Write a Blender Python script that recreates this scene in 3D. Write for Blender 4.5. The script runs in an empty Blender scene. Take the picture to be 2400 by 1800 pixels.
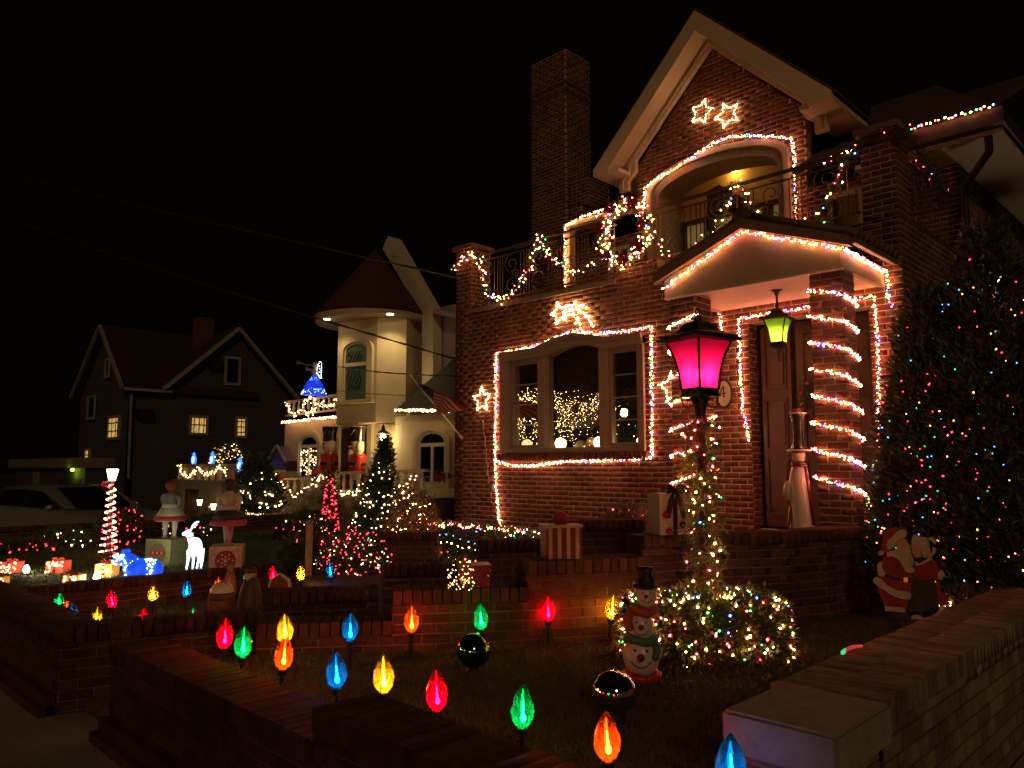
import bpy, bmesh, math, random
import numpy as np
from mathutils import Vector, Matrix
PI = math.pi
R = math.radians
SC = bpy.context.scene
COL = SC.collection

# ------------------------------------------------------------------ camera
FPX, CX, CY = 1812.0, 1200.0, 900.0
PITCH, YAW, EYE = math.atan(195 / 1812), R(44.6), 1.65
cam_d = bpy.data.cameras.new('camera')
cam = bpy.data.objects.new('camera', cam_d)
COL.objects.link(cam)
cam.location = (0, 0, EYE)
cam.rotation_euler = (PI / 2 + PITCH, 0, YAW)
cam_d.sensor_width = 36.0
cam_d.lens = FPX / 2400 * 36
cam_d.clip_end = 500
cam_d.clip_start = 0.05
SC.camera = cam
# ------------------------------------------------------------------ night sky
SUN_EL, SUN_AZ = R(24), R(128)          # the street's own glow: low, warm, from the road side
W = bpy.data.worlds.new('World')
SC.world = W
W.use_nodes = True
wn, wl = W.node_tree.nodes, W.node_tree.links
wn.clear()
sky = wn.new('ShaderNodeTexSky')
sky.sky_type = 'NISHITA'
sky.sun_disc = False
sky.sun_elevation = R(-4)
sky.sun_rotation = SUN_AZ
tint = wn.new('ShaderNodeMixRGB')
tint.blend_type = 'MIX'
tint.inputs[0].default_value = 0.85
tint.inputs[2].default_value = (0.075, 0.045, 0.024, 1)
bg = wn.new('ShaderNodeBackground')
bg.inputs[1].default_value = 0.015
wo = wn.new('ShaderNodeOutputWorld')
wl.new(sky.outputs[0], tint.inputs[1])
wl.new(tint.outputs[0], bg.inputs[0])
wl.new(bg.outputs[0], wo.inputs[0])
# ------------------------------------------------------------------ street glow
sd = bpy.data.lights.new('street_glow', 'SUN')
sd.energy = 0.30
sd.angle = R(6)
sd.color = (1.0, 0.66, 0.36)
so = bpy.data.objects.new('street_glow', sd)
COL.objects.link(so)
SUN_DIR = Vector((math.sin(SUN_AZ) * math.cos(SUN_EL), math.cos(SUN_AZ) * math.cos(SUN_EL), math.sin(SUN_EL)))
so.rotation_euler = SUN_DIR.to_track_quat('Z', 'Y').to_euler()
# ------------------------------------------------------------------ exposure and sampling
SC.view_settings.view_transform = 'Standard'
SC.view_settings.look = 'None'
SC.view_settings.exposure = 0.0
SC.view_settings.gamma = 1.0
SC.render.engine = 'CYCLES'
SC.cycles.use_denoising = True
SC.cycles.max_bounces = 6
SC.cycles.diffuse_bounces = 2
SC.cycles.glossy_bounces = 3
SC.cycles.transmission_bounces = 4
SC.cycles.transparent_max_bounces = 12
SC.cycles.sample_clamp_indirect = 2.0
SC.cycles.use_light_tree = True
SC.cycles.caustics_reflective = False
SC.cycles.caustics_refractive = False

# ------------------------------------------------------------------ measuring: a photo pixel's sight line met with a real plane
_fw = Vector((-math.sin(YAW) * math.cos(PITCH), math.cos(YAW) * math.cos(PITCH), math.sin(PITCH)))
_rt = Vector((math.cos(YAW), math.sin(YAW), 0))
_up = _rt.cross(_fw)
EYEV = Vector((0, 0, EYE))
def P(x, y, ax, v):
    d = _fw * FPX + _rt * (x - CX) - _up * (y - CY)
    i = 'xyz'.index(ax)
    return EYEV + d * ((v - EYEV[i]) / d[i])
def proj(p):
    v = Vector(p) - EYEV
    d = v.dot(_fw)
    if d < 0.1:
        return (-9999, -9999, d)
    return (CX + FPX * v.dot(_rt) / d, CY - FPX * v.dot(_up) / d, d)
V = Vector
ZA = V((0, 0, 1))

# ------------------------------------------------------------------ materials
MATS = {}
def mat(name, col, rough=0.6, metal=0.0, var=0.18, scale=6.0, bump=0.0, bscale=80.0, spec=0.4, coat=0.0, hue=None, stain=0.0):
    if name in MATS:
        return MATS[name]
    m = bpy.data.materials.new(name)
    m.use_nodes = True
    n, l = m.node_tree.nodes, m.node_tree.links
    b = n['Principled BSDF']
    b.inputs['Roughness'].default_value = rough
    b.inputs['Metallic'].default_value = metal
    b.inputs['Specular IOR Level'].default_value = spec
    b.inputs['Coat Weight'].default_value = coat
    tc = n.new('ShaderNodeNewGeometry')
    ns = n.new('ShaderNodeTexNoise')
    ns.inputs['Scale'].default_value = scale
    ns.inputs['Detail'].default_value = 6
    ns.inputs['Roughness'].default_value = 0.65
    rp = n.new('ShaderNodeValToRGB')
    c0 = [max(0, c * (1 - var)) for c in col]
    c1 = [min(1, c * (1 + var)) for c in (hue or col)]
    rp.color_ramp.elements[0].position = 0.3
    rp.color_ramp.elements[0].color = (*c0, 1)
    rp.color_ramp.elements[1].position = 0.7
    rp.color_ramp.elements[1].color = (*c1, 1)
    l.new(tc.outputs['Position'], ns.inputs['Vector'])
    l.new(ns.outputs['Fac'], rp.inputs[0])
    if stain:
        n3 = n.new('ShaderNodeTexNoise')
        n3.inputs['Scale'].default_value = 1.3
        n3.inputs['Detail'].default_value = 7
        n3.inputs['Roughness'].default_value = 0.7
        r3 = n.new('ShaderNodeMapRange')
        r3.inputs[1].default_value = 0.35
        r3.inputs[2].default_value = 0.65
        r3.inputs[3].default_value = 1 - stain
        r3.inputs[4].default_value = 1 + stain * 0.4
        mx = n.new('ShaderNodeMixRGB')
        mx.blend_type = 'MULTIPLY'
        mx.inputs[0].default_value = 1.0
        l.new(tc.outputs['Position'], n3.inputs['Vector'])
        l.new(n3.outputs['Fac'], r3.inputs[0])
        l.new(rp.outputs[0], mx.inputs[1])
        l.new(r3.outputs[0], mx.inputs[2])
        l.new(mx.outputs[0], b.inputs['Base Color'])
    else:
        l.new(rp.outputs[0], b.inputs['Base Color'])
    if bump:
        n2 = n.new('ShaderNodeTexNoise')
        n2.inputs['Scale'].default_value = bscale
        n2.inputs['Detail'].default_value = 4
        bp = n.new('ShaderNodeBump')
        bp.inputs['Strength'].default_value = bump
        bp.inputs['Distance'].default_value = 0.01
        l.new(tc.outputs['Position'], n2.inputs['Vector'])
        l.new(n2.outputs['Fac'], bp.inputs['Height'])
        l.new(bp.outputs[0], b.inputs['Normal'])
    MATS[name] = m
    return m
def em(name, col, strength, sample=True):
    if name in MATS:
        return MATS[name]
    m = bpy.data.materials.new(name)
    m.use_nodes = True
    n, l = m.node_tree.nodes, m.node_tree.links
    n.clear()
    e = n.new('ShaderNodeEmission')
    e.inputs[0].default_value = (*col, 1)
    e.inputs[1].default_value = strength
    o = n.new('ShaderNodeOutputMaterial')
    l.new(e.outputs[0], o.inputs[0])
    m.cycles.emission_sampling = 'AUTO' if sample else 'NONE'
    MATS[name] = m
    return m
def glow_shell(name, col, strength, base=None):
    """a translucent plastic or mesh skin lit from inside: it gives off an uneven light of its own"""
    if name in MATS:
        return MATS[name]
    m = bpy.data.materials.new(name)
    m.use_nodes = True
    n, l = m.node_tree.nodes, m.node_tree.links
    b = n['Principled BSDF']
    b.inputs['Base Color'].default_value = (*(base or col), 1)
    b.inputs['Roughness'].default_value = 0.5
    tc = n.new('ShaderNodeTexCoord')
    ns = n.new('ShaderNodeTexNoise')
    ns.inputs['Scale'].default_value = 9
    mp = n.new('ShaderNodeMapRange')
    mp.inputs[1].default_value = 0.3
    mp.inputs[2].default_value = 0.7
    mp.inputs[3].default_value = strength * 0.55
    mp.inputs[4].default_value = strength * 1.3
    l.new(tc.outputs['Object'], ns.inputs['Vector'])
    l.new(ns.outputs['Fac'], mp.inputs[0])
    b.inputs['Emission Color'].default_value = (*col, 1)
    l.new(mp.outputs[0], b.inputs['Emission Strength'])
    MATS[name] = m
    return m
def pane_mat(name, tint=(0.9, 0.9, 0.9), ior=1.5, rough=0.0, gain=1.0):
    """thin window glass: clear, mirror-like at a slant"""
    if name in MATS:
        return MATS[name]
    m = bpy.data.materials.new(name)
    m.use_nodes = True
    n, l = m.node_tree.nodes, m.node_tree.links
    n.clear()
    t = n.new('ShaderNodeBsdfTransparent')
    t.inputs[0].default_value = (*tint, 1)
    g = n.new('ShaderNodeBsdfGlossy')
    g.inputs['Roughness'].default_value = rough
    f = n.new('ShaderNodeLayerWeight')
    f.inputs[0].default_value = 0.5
    pw = n.new('ShaderNodeMath')
    pw.operation = 'POWER'
    pw.inputs[1].default_value = 3.0
    mu = n.new('ShaderNodeMath')
    mu.operation = 'MULTIPLY_ADD'
    mu.use_clamp = True
    mu.inputs[1].default_value = 0.9
    mu.inputs[2].default_value = 0.05 * gain
    mx = n.new('ShaderNodeMixShader')
    o = n.new('ShaderNodeOutputMaterial')
    l.new(f.outputs['Facing'], pw.inputs[0])
    l.new(pw.outputs[0], mu.inputs[0])
    l.new(mu.outputs[0], mx.inputs[0])
    l.new(t.outputs[0], mx.inputs[1])
    l.new(g.outputs[0], mx.inputs[2])
    l.new(mx.outputs[0], o.inputs[0])
    MATS[name] = m
    return m
def bulb_glass(name, col):
    """tinted clear plastic of the stake bulbs: partly see-through, partly glowing with the lamp inside"""
    if name in MATS:
        return MATS[name]
    m = bpy.data.materials.new(name)
    m.use_nodes = True
    n, l = m.node_tree.nodes, m.node_tree.links
    n.clear()
    t = n.new('ShaderNodeBsdfTransparent')
    t.inputs[0].default_value = (*col, 1)
    tr = n.new('ShaderNodeBsdfTranslucent')
    tr.inputs[0].default_value = (*col, 1)
    g = n.new('ShaderNodeBsdfGlossy')
    g.inputs['Roughness'].default_value = 0.06
    a = n.new('ShaderNodeMixShader')
    a.inputs[0].default_value = 0.12
    f = n.new('ShaderNodeMath')
    f.operation = 'MULTIPLY_ADD'
    lw = n.new('ShaderNodeLayerWeight')
    lw.inputs[0].default_value = 0.5
    pw = n.new('ShaderNodeMath')
    pw.operation = 'POWER'
    pw.inputs[1].default_value = 4.0
    l.new(lw.outputs['Facing'], pw.inputs[0])
    l.new(pw.outputs[0], f.inputs[0])
    f.inputs[1].default_value = 0.6
    f.inputs[2].default_value = 0.04
    b = n.new('ShaderNodeMixShader')
    o = n.new('ShaderNodeOutputMaterial')
    l.new(t.outputs[0], a.inputs[1])
    l.new(tr.outputs[0], a.inputs[2])
    l.new(f.outputs[0], b.inputs[0])
    l.new(a.outputs[0], b.inputs[1])
    l.new(g.outputs[0], b.inputs[2])
    l.new(b.outputs[0], o.inputs[0])
    MATS[name] = m
    return m

BRICKS = [mat('brick_a', (0.150, 0.052, 0.030), 0.85, var=0.3, scale=25, bump=0.5, bscale=90, spec=0.2, stain=0.35),
          mat('brick_b', (0.185, 0.066, 0.036), 0.85, var=0.3, scale=25, bump=0.5, bscale=90, spec=0.2, stain=0.35),
          mat('brick_c', (0.115, 0.042, 0.027), 0.85, var=0.3, scale=25, bump=0.5, bscale=90, spec=0.2, stain=0.35),
          mat('brick_d', (0.165, 0.072, 0.044), 0.85, var=0.3, scale=25, bump=0.5, bscale=90, spec=0.2, stain=0.35)]
MORTAR = mat('mortar', (0.58, 0.44, 0.31), 0.95, var=0.2, scale=18, bump=0.4, spec=0.1, stain=0.3)
PALE_MORTAR = mat('pale_mortar', (0.10, 0.08, 0.06), 0.95, var=0.25, scale=18, bump=0.4, spec=0.1)
PALE_BRICKS = [mat('tan_brick_a', (0.30, 0.215, 0.135), 0.9, var=0.25, scale=20, bump=0.5, spec=0.15, stain=0.45),
               mat('tan_brick_b', (0.25, 0.175, 0.115), 0.9, var=0.25, scale=20, bump=0.5, spec=0.15, stain=0.45),
               mat('tan_brick_c', (0.21, 0.13, 0.085), 0.9, var=0.25, scale=20, bump=0.5, spec=0.15, stain=0.45)]
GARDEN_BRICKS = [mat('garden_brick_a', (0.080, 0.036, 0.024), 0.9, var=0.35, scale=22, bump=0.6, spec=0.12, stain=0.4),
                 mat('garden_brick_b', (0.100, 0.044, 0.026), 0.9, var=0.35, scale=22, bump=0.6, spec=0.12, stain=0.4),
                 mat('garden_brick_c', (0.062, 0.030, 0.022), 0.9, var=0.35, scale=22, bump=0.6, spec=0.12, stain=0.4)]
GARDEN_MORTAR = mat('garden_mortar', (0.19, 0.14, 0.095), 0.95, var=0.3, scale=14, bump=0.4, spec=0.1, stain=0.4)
CREAM = mat('cream_paint', (0.56, 0.44, 0.30), 0.6, var=0.08, scale=3, bump=0.08, bscale=60)
STUCCO = mat('cream_stucco', (0.60, 0.50, 0.33), 0.8, var=0.08, scale=2, bump=0.25, bscale=60)
STONE = mat('cast_stone', (0.24, 0.185, 0.125), 0.85, var=0.18, scale=9, bump=0.5, bscale=50)
CONCRETE = mat('concrete', (0.30, 0.26, 0.19), 0.9, var=0.22, scale=2.2, bump=0.5, bscale=60)
FRAME = mat('taupe_window_frame', (0.30, 0.22, 0.15), 0.55, var=0.08)
IRON = mat('black_iron', (0.030, 0.024, 0.018), 0.42, metal=0.4, var=0.2)
RAILIRON = mat('bronze_iron', (0.10, 0.065, 0.04), 0.45, metal=0.5, var=0.2)
TILE = mat('brown_roof_tile', (0.085, 0.042, 0.028), 0.75, var=0.3, scale=9, bump=0.3)
DOORW = mat('dark_walnut_door', (0.060, 0.026, 0.014), 0.45, var=0.35, scale=4)
DARK = mat('dark_interior', (0.020, 0.014, 0.010), 0.9)
WIRE = mat('green_wire', (0.008, 0.016, 0.008), 0.6)
BLACK = mat('black_rubber', (0.008, 0.008, 0.008), 0.5)
WHITE = mat('white_paint', (0.72, 0.68, 0.60), 0.5, var=0.05)
RED = mat('red_paint', (0.42, 0.018, 0.014), 0.45, var=0.15)
LEAF = [mat('leaf_a', (0.040, 0.066, 0.018), 0.65, var=0.35, scale=3),
        mat('leaf_b', (0.060, 0.085, 0.024), 0.65, var=0.35, scale=3),
        mat('leaf_c', (0.024, 0.046, 0.016), 0.65, var=0.35, scale=3)]
DRYLEAF = [mat('tan_leaf_a', (0.17, 0.105, 0.045), 0.7, var=0.3, scale=3),
           mat('tan_leaf_b', (0.11, 0.075, 0.035), 0.7, var=0.3, scale=3)]
BARK = mat('bark', (0.06, 0.042, 0.028), 0.9, var=0.35, scale=12, bump=0.6, bscale=30)
# the little lamps: filament colours behind tinted glass
LW = em('lamp_warm_white', (1.0, 0.55, 0.21), 74)
LR = em('lamp_red', (1.0, 0.05, 0.06), 58)
LG = em('lamp_green', (0.10, 1.0, 0.18), 11)
LB = em('lamp_blue', (0.10, 0.16, 1.0), 30)
LY = em('lamp_amber', (1.0, 0.38, 0.07), 64)
LWf = em('far_lamp_warm_white', (1.0, 0.60, 0.25), 13)
LRf = em('far_lamp_red', (1.0, 0.030, 0.055), 12)
LBf = em('far_lamp_blue', (0.10, 0.30, 1.0), 9)
LGf = em('far_lamp_green', (0.10, 1.0, 0.22), 5)
LCf = em('far_lamp_cool_white', (0.75, 0.88, 1.0), 11)
LYf = em('far_lamp_amber', (1.0, 0.40, 0.08), 9)
MULTI = [(LW, 3.4), (LR, 4.2), (LG, 1.3), (LB, 2.0), (LY, 3.0)]
# sparse tree lamps, cooler and fainter
TLR = em('tree_lamp_red', (1.0, 0.035, 0.05), 9)
TLY = em('tree_lamp_amber', (1.0, 0.36, 0.07), 10)
TLG = em('tree_lamp_green', (0.06, 1.0, 0.22), 3.2)
TLB = em('tree_lamp_blue', (0.10, 0.28, 1.0), 5)
HEDGE_LEAF = [mat('hedge_leaf_a', (0.11, 0.125, 0.030), 0.6, var=0.35, scale=3), mat('hedge_leaf_b', (0.15, 0.135, 0.040), 0.6, var=0.35, scale=3), mat('hedge_leaf_c', (0.06, 0.085, 0.022), 0.6, var=0.35, scale=3)]

# ------------------------------------------------------------------ mesh building
ORG = {}
class MB:
    def __init__(s):
        s.v, s.f, s.m = [], [], []
    def add(s, vs, fs, mi=0):
        o = len(s.v)
        s.v += [tuple(q) for q in vs]
        s.f += [tuple(i + o for i in f) for f in fs]
        s.m += [mi] * len(fs)
        return s
    def obox(s, p, u, v, w, mi=0):
        """box from corner p along three edge vectors"""
        p, u, v, w = V(p), V(u), V(v), V(w)
        q = [p, p + u, p + u + v, p + v, p + w, p + u + w, p + u + v + w, p + v + w]
        f = [(0, 3, 2, 1), (4, 5, 6, 7), (0, 1, 5, 4), (1, 2, 6, 5), (2, 3, 7, 6), (3, 0, 4, 7)]
        if u.cross(v).dot(w) < 0:
            f = [t[::-1] for t in f]
        return s.add(q, f, mi)
    def box(s, a, b, mi=0):
        a, b = V(a), V(b)
        lo = V([min(a[i], b[i]) for i in range(3)])
        hi = V([max(a[i], b[i]) for i in range(3)])
        d = hi - lo
        return s.obox(lo, (d.x, 0, 0), (0, d.y, 0), (0, 0, d.z), mi)
    def bar(s, a, b, w, h, mi=0, up=ZA):
        """rectangular bar between two points"""
        a, b = V(a), V(b)
        t = (b - a).normalized()
        x = t.cross(up)
        if x.length < 1e-4:
            x = t.cross(V((1, 0, 0)))
        x.normalize()
        y = x.cross(t)
        return s.obox(a - x * w / 2 - y * h / 2, x * w, y * h, b - a, mi)
    def tube(s, path, r, n=6, mi=0, cap=True, closed=False):
        path = [V(p) for p in path]
        N = len(path)
        rs = r if isinstance(r, (list, tuple)) else [r] * N
        vs, fs = [], []
        px = None
        for i, p in enumerate(path):
            if closed:
                t = path[(i + 1) % N] - path[i - 1]
            else:
                t = path[min(i + 1, N - 1)] - path[max(i - 1, 0)]
            if t.length < 1e-9:
                t = V((0, 0, 1))
            t.normalize()
            if px is None:
                x = t.cross(ZA if abs(t.z) < 0.9 else V((1, 0, 0)))
            else:
                x = px - t * px.dot(t)
                if x.length < 1e-5:
                    x = t.cross(V((1, 0, 0)))
            x.normalize()
            px = x
            y = t.cross(x)
            for k in range(n):
                a = 2 * PI * k / n
                vs.append(p + (x * math.cos(a) + y * math.sin(a)) * rs[i])
        for i in range(N if closed else N - 1):
            j = (i + 1) % N
            for k in range(n):
                k2 = (k + 1) % n
                fs.append((i * n + k, i * n + k2, j * n + k2, j * n + k))
        if cap and not closed:
            fs.append(tuple(range(n))[::-1])
            fs.append(tuple((N - 1) * n + k for k in range(n)))
        return s.add(vs, fs, mi)
    def lathe(s, prof, c=(0, 0, 0), n=20, mi=0, axis=ZA, xdir=None, sx=1.0, sy=1.0, a0=0.0):
        """profile [(radius, height)] turned about an axis through c"""
        c, axis = V(c), V(axis).normalized()
        x = V(xdir).normalized() if xdir else (axis.cross(V((0, 1, 0))) if abs(axis.y) < 0.9 else axis.cross(V((1, 0, 0)))).normalized()
        y = axis.cross(x)
        vs, fs = [], []
        N = len(prof)
        for r, h in prof:
            for k in range(n):
                a = 2 * PI * k / n + a0
                vs.append(c + axis * h + x * (r * sx * math.cos(a)) + y * (r * sy * math.sin(a)))
        for i in range(N - 1):
            for k in range(n):
                k2 = (k + 1) % n
                fs.append((i * n + k, i * n + k2, (i + 1) * n + k2, (i + 1) * n + k))
        fs.append(tuple(range(n))[::-1])
        fs.append(tuple((N - 1) * n + k for k in range(n)))
        return s.add(vs, fs, mi)
    def ell(s, c, r, nu=14, nv=9, mi=0, rot=None):
        c = V(c)
        r = V(r) if not isinstance(r, (int, float)) else V((r, r, r))
        M = rot.to_matrix() if rot else Matrix.Identity(3)
        vs, fs = [c + M @ V((0, 0, -r.z))], []
        for i in range(1, nv):
            t = -PI / 2 + PI * i / nv
            for k in range(nu):
                a = 2 * PI * k / nu
                vs.append(c + M @ V((r.x * math.cos(t) * math.cos(a), r.y * math.cos(t) * math.sin(a), r.z * math.sin(t))))
        vs.append(c + M @ V((0, 0, r.z)))
        for k in range(nu):
            k2 = (k + 1) % nu
            fs.append((0, 1 + k2, 1 + k))
            fs.append((len(vs) - 1, 1 + (nv - 2) * nu + k, 1 + (nv - 2) * nu + k2))
            for i in range(nv - 2):
                fs.append((1 + i * nu + k, 1 + i * nu + k2, 1 + (i + 1) * nu + k2, 1 + (i + 1) * nu + k))
        return s.add(vs, fs, mi)
    def prism(s, pts, ext, mi=0):
        """planar outline pts (list of Vectors) extruded by vector ext"""
        pts = [V(p) for p in pts]
        ext = V(ext)
        n = len(pts)
        nn = V((0, 0, 0))
        for i in range(n):
            nn += pts[i].cross(pts[(i + 1) % n])
        if nn.dot(ext) < 0:
            pts = pts[::-1]
        vs = pts + [p + ext for p in pts]
        fs = [tuple(range(n))[::-1], tuple(range(n, 2 * n))]
        for i in range(n):
            j = (i + 1) % n
            fs.append((i, j, j + n, i + n))
        return s.add(vs, fs, mi)
    def sheet(s, rows, mi=0):
        """grid of points"""
        nr, nc = len(rows), len(rows[0])
        return s.add([p for r in rows for p in r], [(i * nc + j, i * nc + j + 1, (i + 1) * nc + j + 1, (i + 1) * nc + j) for i in range(nr - 1) for j in range(nc - 1)], mi)
    def build(s, name, mats, parent=None, smooth=False, origin=None):
        mats = mats if isinstance(mats, (list, tuple)) else [mats]
        o0 = ORG.get(parent.name, V((0, 0, 0))) if parent else V(origin or (0, 0, 0))
        me = bpy.data.meshes.new(name)
        vs = [(a - o0.x, b - o0.y, c - o0.z) for a, b, c in s.v]
        me.from_pydata(vs, [], s.f)
        for m in mats:
            me.materials.append(m)
        if len(mats) > 1:
            me.polygons.foreach_set('material_index', s.m)
        if smooth:
            me.polygons.foreach_set('use_smooth', [True] * len(me.polygons))
        me.update()
        return link(name, me, parent, o0)
def link(name, me, parent=None, o0=None):
    o = bpy.data.objects.new(name, me)
    COL.objects.link(o)
    if parent:
        o.parent = parent
        ORG[o.name] = ORG.get(parent.name, V((0, 0, 0)))
    else:
        o.location = o0 or (0, 0, 0)
        ORG[o.name] = V(o.location)
    return o
def tag(o, label, cat, group=None, kind=None):
    o['label'] = label
    o['category'] = cat
    if group:
        o['group'] = group
    if kind:
        o['kind'] = kind
    return o
def thing(name, label, cat, loc=(0, 0, 0), group=None):
    o = bpy.data.objects.new(name, None)
    COL.objects.link(o)
    o.empty_display_size = 0.1
    o.location = loc
    ORG[o.name] = V(loc)
    return tag(o, label, cat, group)
def struct(name, mb, m, smooth=False):
    o = mb.build(name, m, None, smooth)
    o['kind'] = 'structure'
    return o
def stuff(o):
    o['kind'] = 'stuff'
    return o
def np_mesh(name, verts, faces, mats, midx=None, parent=None):
    """fast mesh from arrays; faces (n,3) or (n,4)"""
    o0 = ORG.get(parent.name, V((0, 0, 0))) if parent else V((0, 0, 0))
    me = bpy.data.meshes.new(name)
    verts = np.asarray(verts, dtype=np.float64) - np.array(o0)
    k = faces.shape[1]
    me.vertices.add(len(verts))
    me.vertices.foreach_set('co', verts.ravel())
    me.loops.add(faces.size)
    me.loops.foreach_set('vertex_index', faces.ravel().astype(np.int32))
    me.polygons.add(len(faces))
    me.polygons.foreach_set('loop_start', np.arange(0, faces.size, k, dtype=np.int32))
    try:
        me.polygons.foreach_set('loop_total', np.full(len(faces), k, dtype=np.int32))
    except Exception:
        pass
    for m in (mats if isinstance(mats, (list, tuple)) else [mats]):
        me.materials.append(m)
    if midx is not None:
        me.polygons.foreach_set('material_index', np.asarray(midx, dtype=np.int32))
    me.update(calc_edges=True)
    me.validate()
    return link(name, me, parent, o0)

# ------------------------------------------------------------------ paths, lamps, greenery
def resample(path, step):
    path = [V(p) for p in path]
    out, carry = [path[0].copy()], 0.0
    for a, b in zip(path, path[1:]):
        L = (b - a).length
        d = step - carry
        while d <= L:
            out.append(a.lerp(b, d / L))
            d += step
        carry = L - (d - step)
    return out
def plen(path):
    return sum((V(b) - V(a)).length for a, b in zip(path, path[1:]))
OCT_V = np.array([(1, 0, 0), (-1, 0, 0), (0, 1, 0), (0, -1, 0), (0, 0, 1.3), (0, 0, -1.3)])
OCT_F = np.array([(0, 2, 4), (2, 1, 4), (1, 3, 4), (3, 0, 4), (2, 0, 5), (1, 2, 5), (3, 1, 5), (0, 3, 5)])
def bulbs(pts, cols, r, parent, rng, name='bulbs'):
    pts = np.array([tuple(p) for p in pts])
    n = len(pts)
    mats = [c for c, w in cols]
    ws = np.array([w for c, w in cols], float)
    ci = rng.choice(len(mats), n, p=ws / ws.sum())
    sc = r * rng.uniform(0.8, 1.2, n)
    q = rng.normal(size=(n, 4))
    q /= np.linalg.norm(q, axis=1)[:, None]
    w, x, y, z = q.T
    Rm = np.stack([1 - 2 * (y * y + z * z), 2 * (x * y - z * w), 2 * (x * z + y * w), 2 * (x * y + z * w), 1 - 2 * (x * x + z * z), 2 * (y * z - x * w), 2 * (x * z - y * w), 2 * (y * z + x * w), 1 - 2 * (x * x + y * y)], 1).reshape(n, 3, 3)
    vs = np.einsum('nij,kj->nki', Rm, OCT_V) * sc[:, None, None] + pts[:, None, :]
    fs = (OCT_F[None] + (np.arange(n) * 6)[:, None, None]).reshape(-1, 3)
    return stuff(np_mesh(name, vs.reshape(-1, 3), fs, mats, np.repeat(ci, 8), parent))
def string_lights(label, path, per_m, spread, cols=MULTI, r=0.0065, group=None, name='string_lights', cat='string lights', off=(0, 0, 0), seed=1, wire=0.0035, parent=None, wobble=0.006):
    rng = np.random.default_rng(seed)
    path = [V(p) + V(off) for p in path]
    t = parent or thing(name, label, cat, path[0], group)
    L = plen(path)
    pts = resample(path, L / max(2, int(L * per_m)))
    d = rng.normal(size=(len(pts), 3))
    d /= np.linalg.norm(d, axis=1)[:, None]
    d *= (spread * rng.uniform(0.2, 1, len(pts)) ** 0.6)[:, None]
    bulbs([p + V(q) for p, q in zip(pts, d)], cols, r, t, rng)
    if wire:
        wp = resample(path, 0.06)
        wp = [p + V(rng.normal(size=3) * wobble) for p in wp]
        if len(wp) > 1:
            mb = MB()
            mb.tube(wp, wire, 4)
            mb.build('wire', WIRE, t)
    return t
def needles(name, pts, per, length, width, mats, parent, seed=0, spread=0.02, updown=0.0, outdir=None, droop=0.0):
    """many small pointed leaves round each of pts"""
    rng = np.random.default_rng(seed)
    P0 = np.repeat(np.array([tuple(p) for p in pts]), per, axis=0)
    n = len(P0)
    d = rng.normal(size=(n, 3))
    if outdir is not None:
        d = d * 0.6 + np.repeat(np.array([tuple(q) for q in outdir]), per, axis=0)
    d[:, 2] += updown
    d /= np.linalg.norm(d, axis=1)[:, None]
    s = np.cross(d, rng.normal(size=(n, 3)))
    s /= np.linalg.norm(s, axis=1)[:, None] + 1e-9
    P0 = P0 + rng.normal(size=(n, 3)) * spread
    L = (length * rng.uniform(0.5, 1.2, n))[:, None]
    Wd = (width * rng.uniform(0.6, 1.3, n))[:, None]
    tip = P0 + d * L
    tip[:, 2] -= droop * L[:, 0]
    mid = P0 + d * L * 0.5
    vs = np.stack([P0, mid + s * Wd / 2, tip, mid - s * Wd / 2], 1).reshape(-1, 3)
    fs = np.arange(n * 4).reshape(n, 4)
    return stuff(np_mesh(name, vs, fs, mats, rng.integers(0, len(mats), n), parent))

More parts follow.
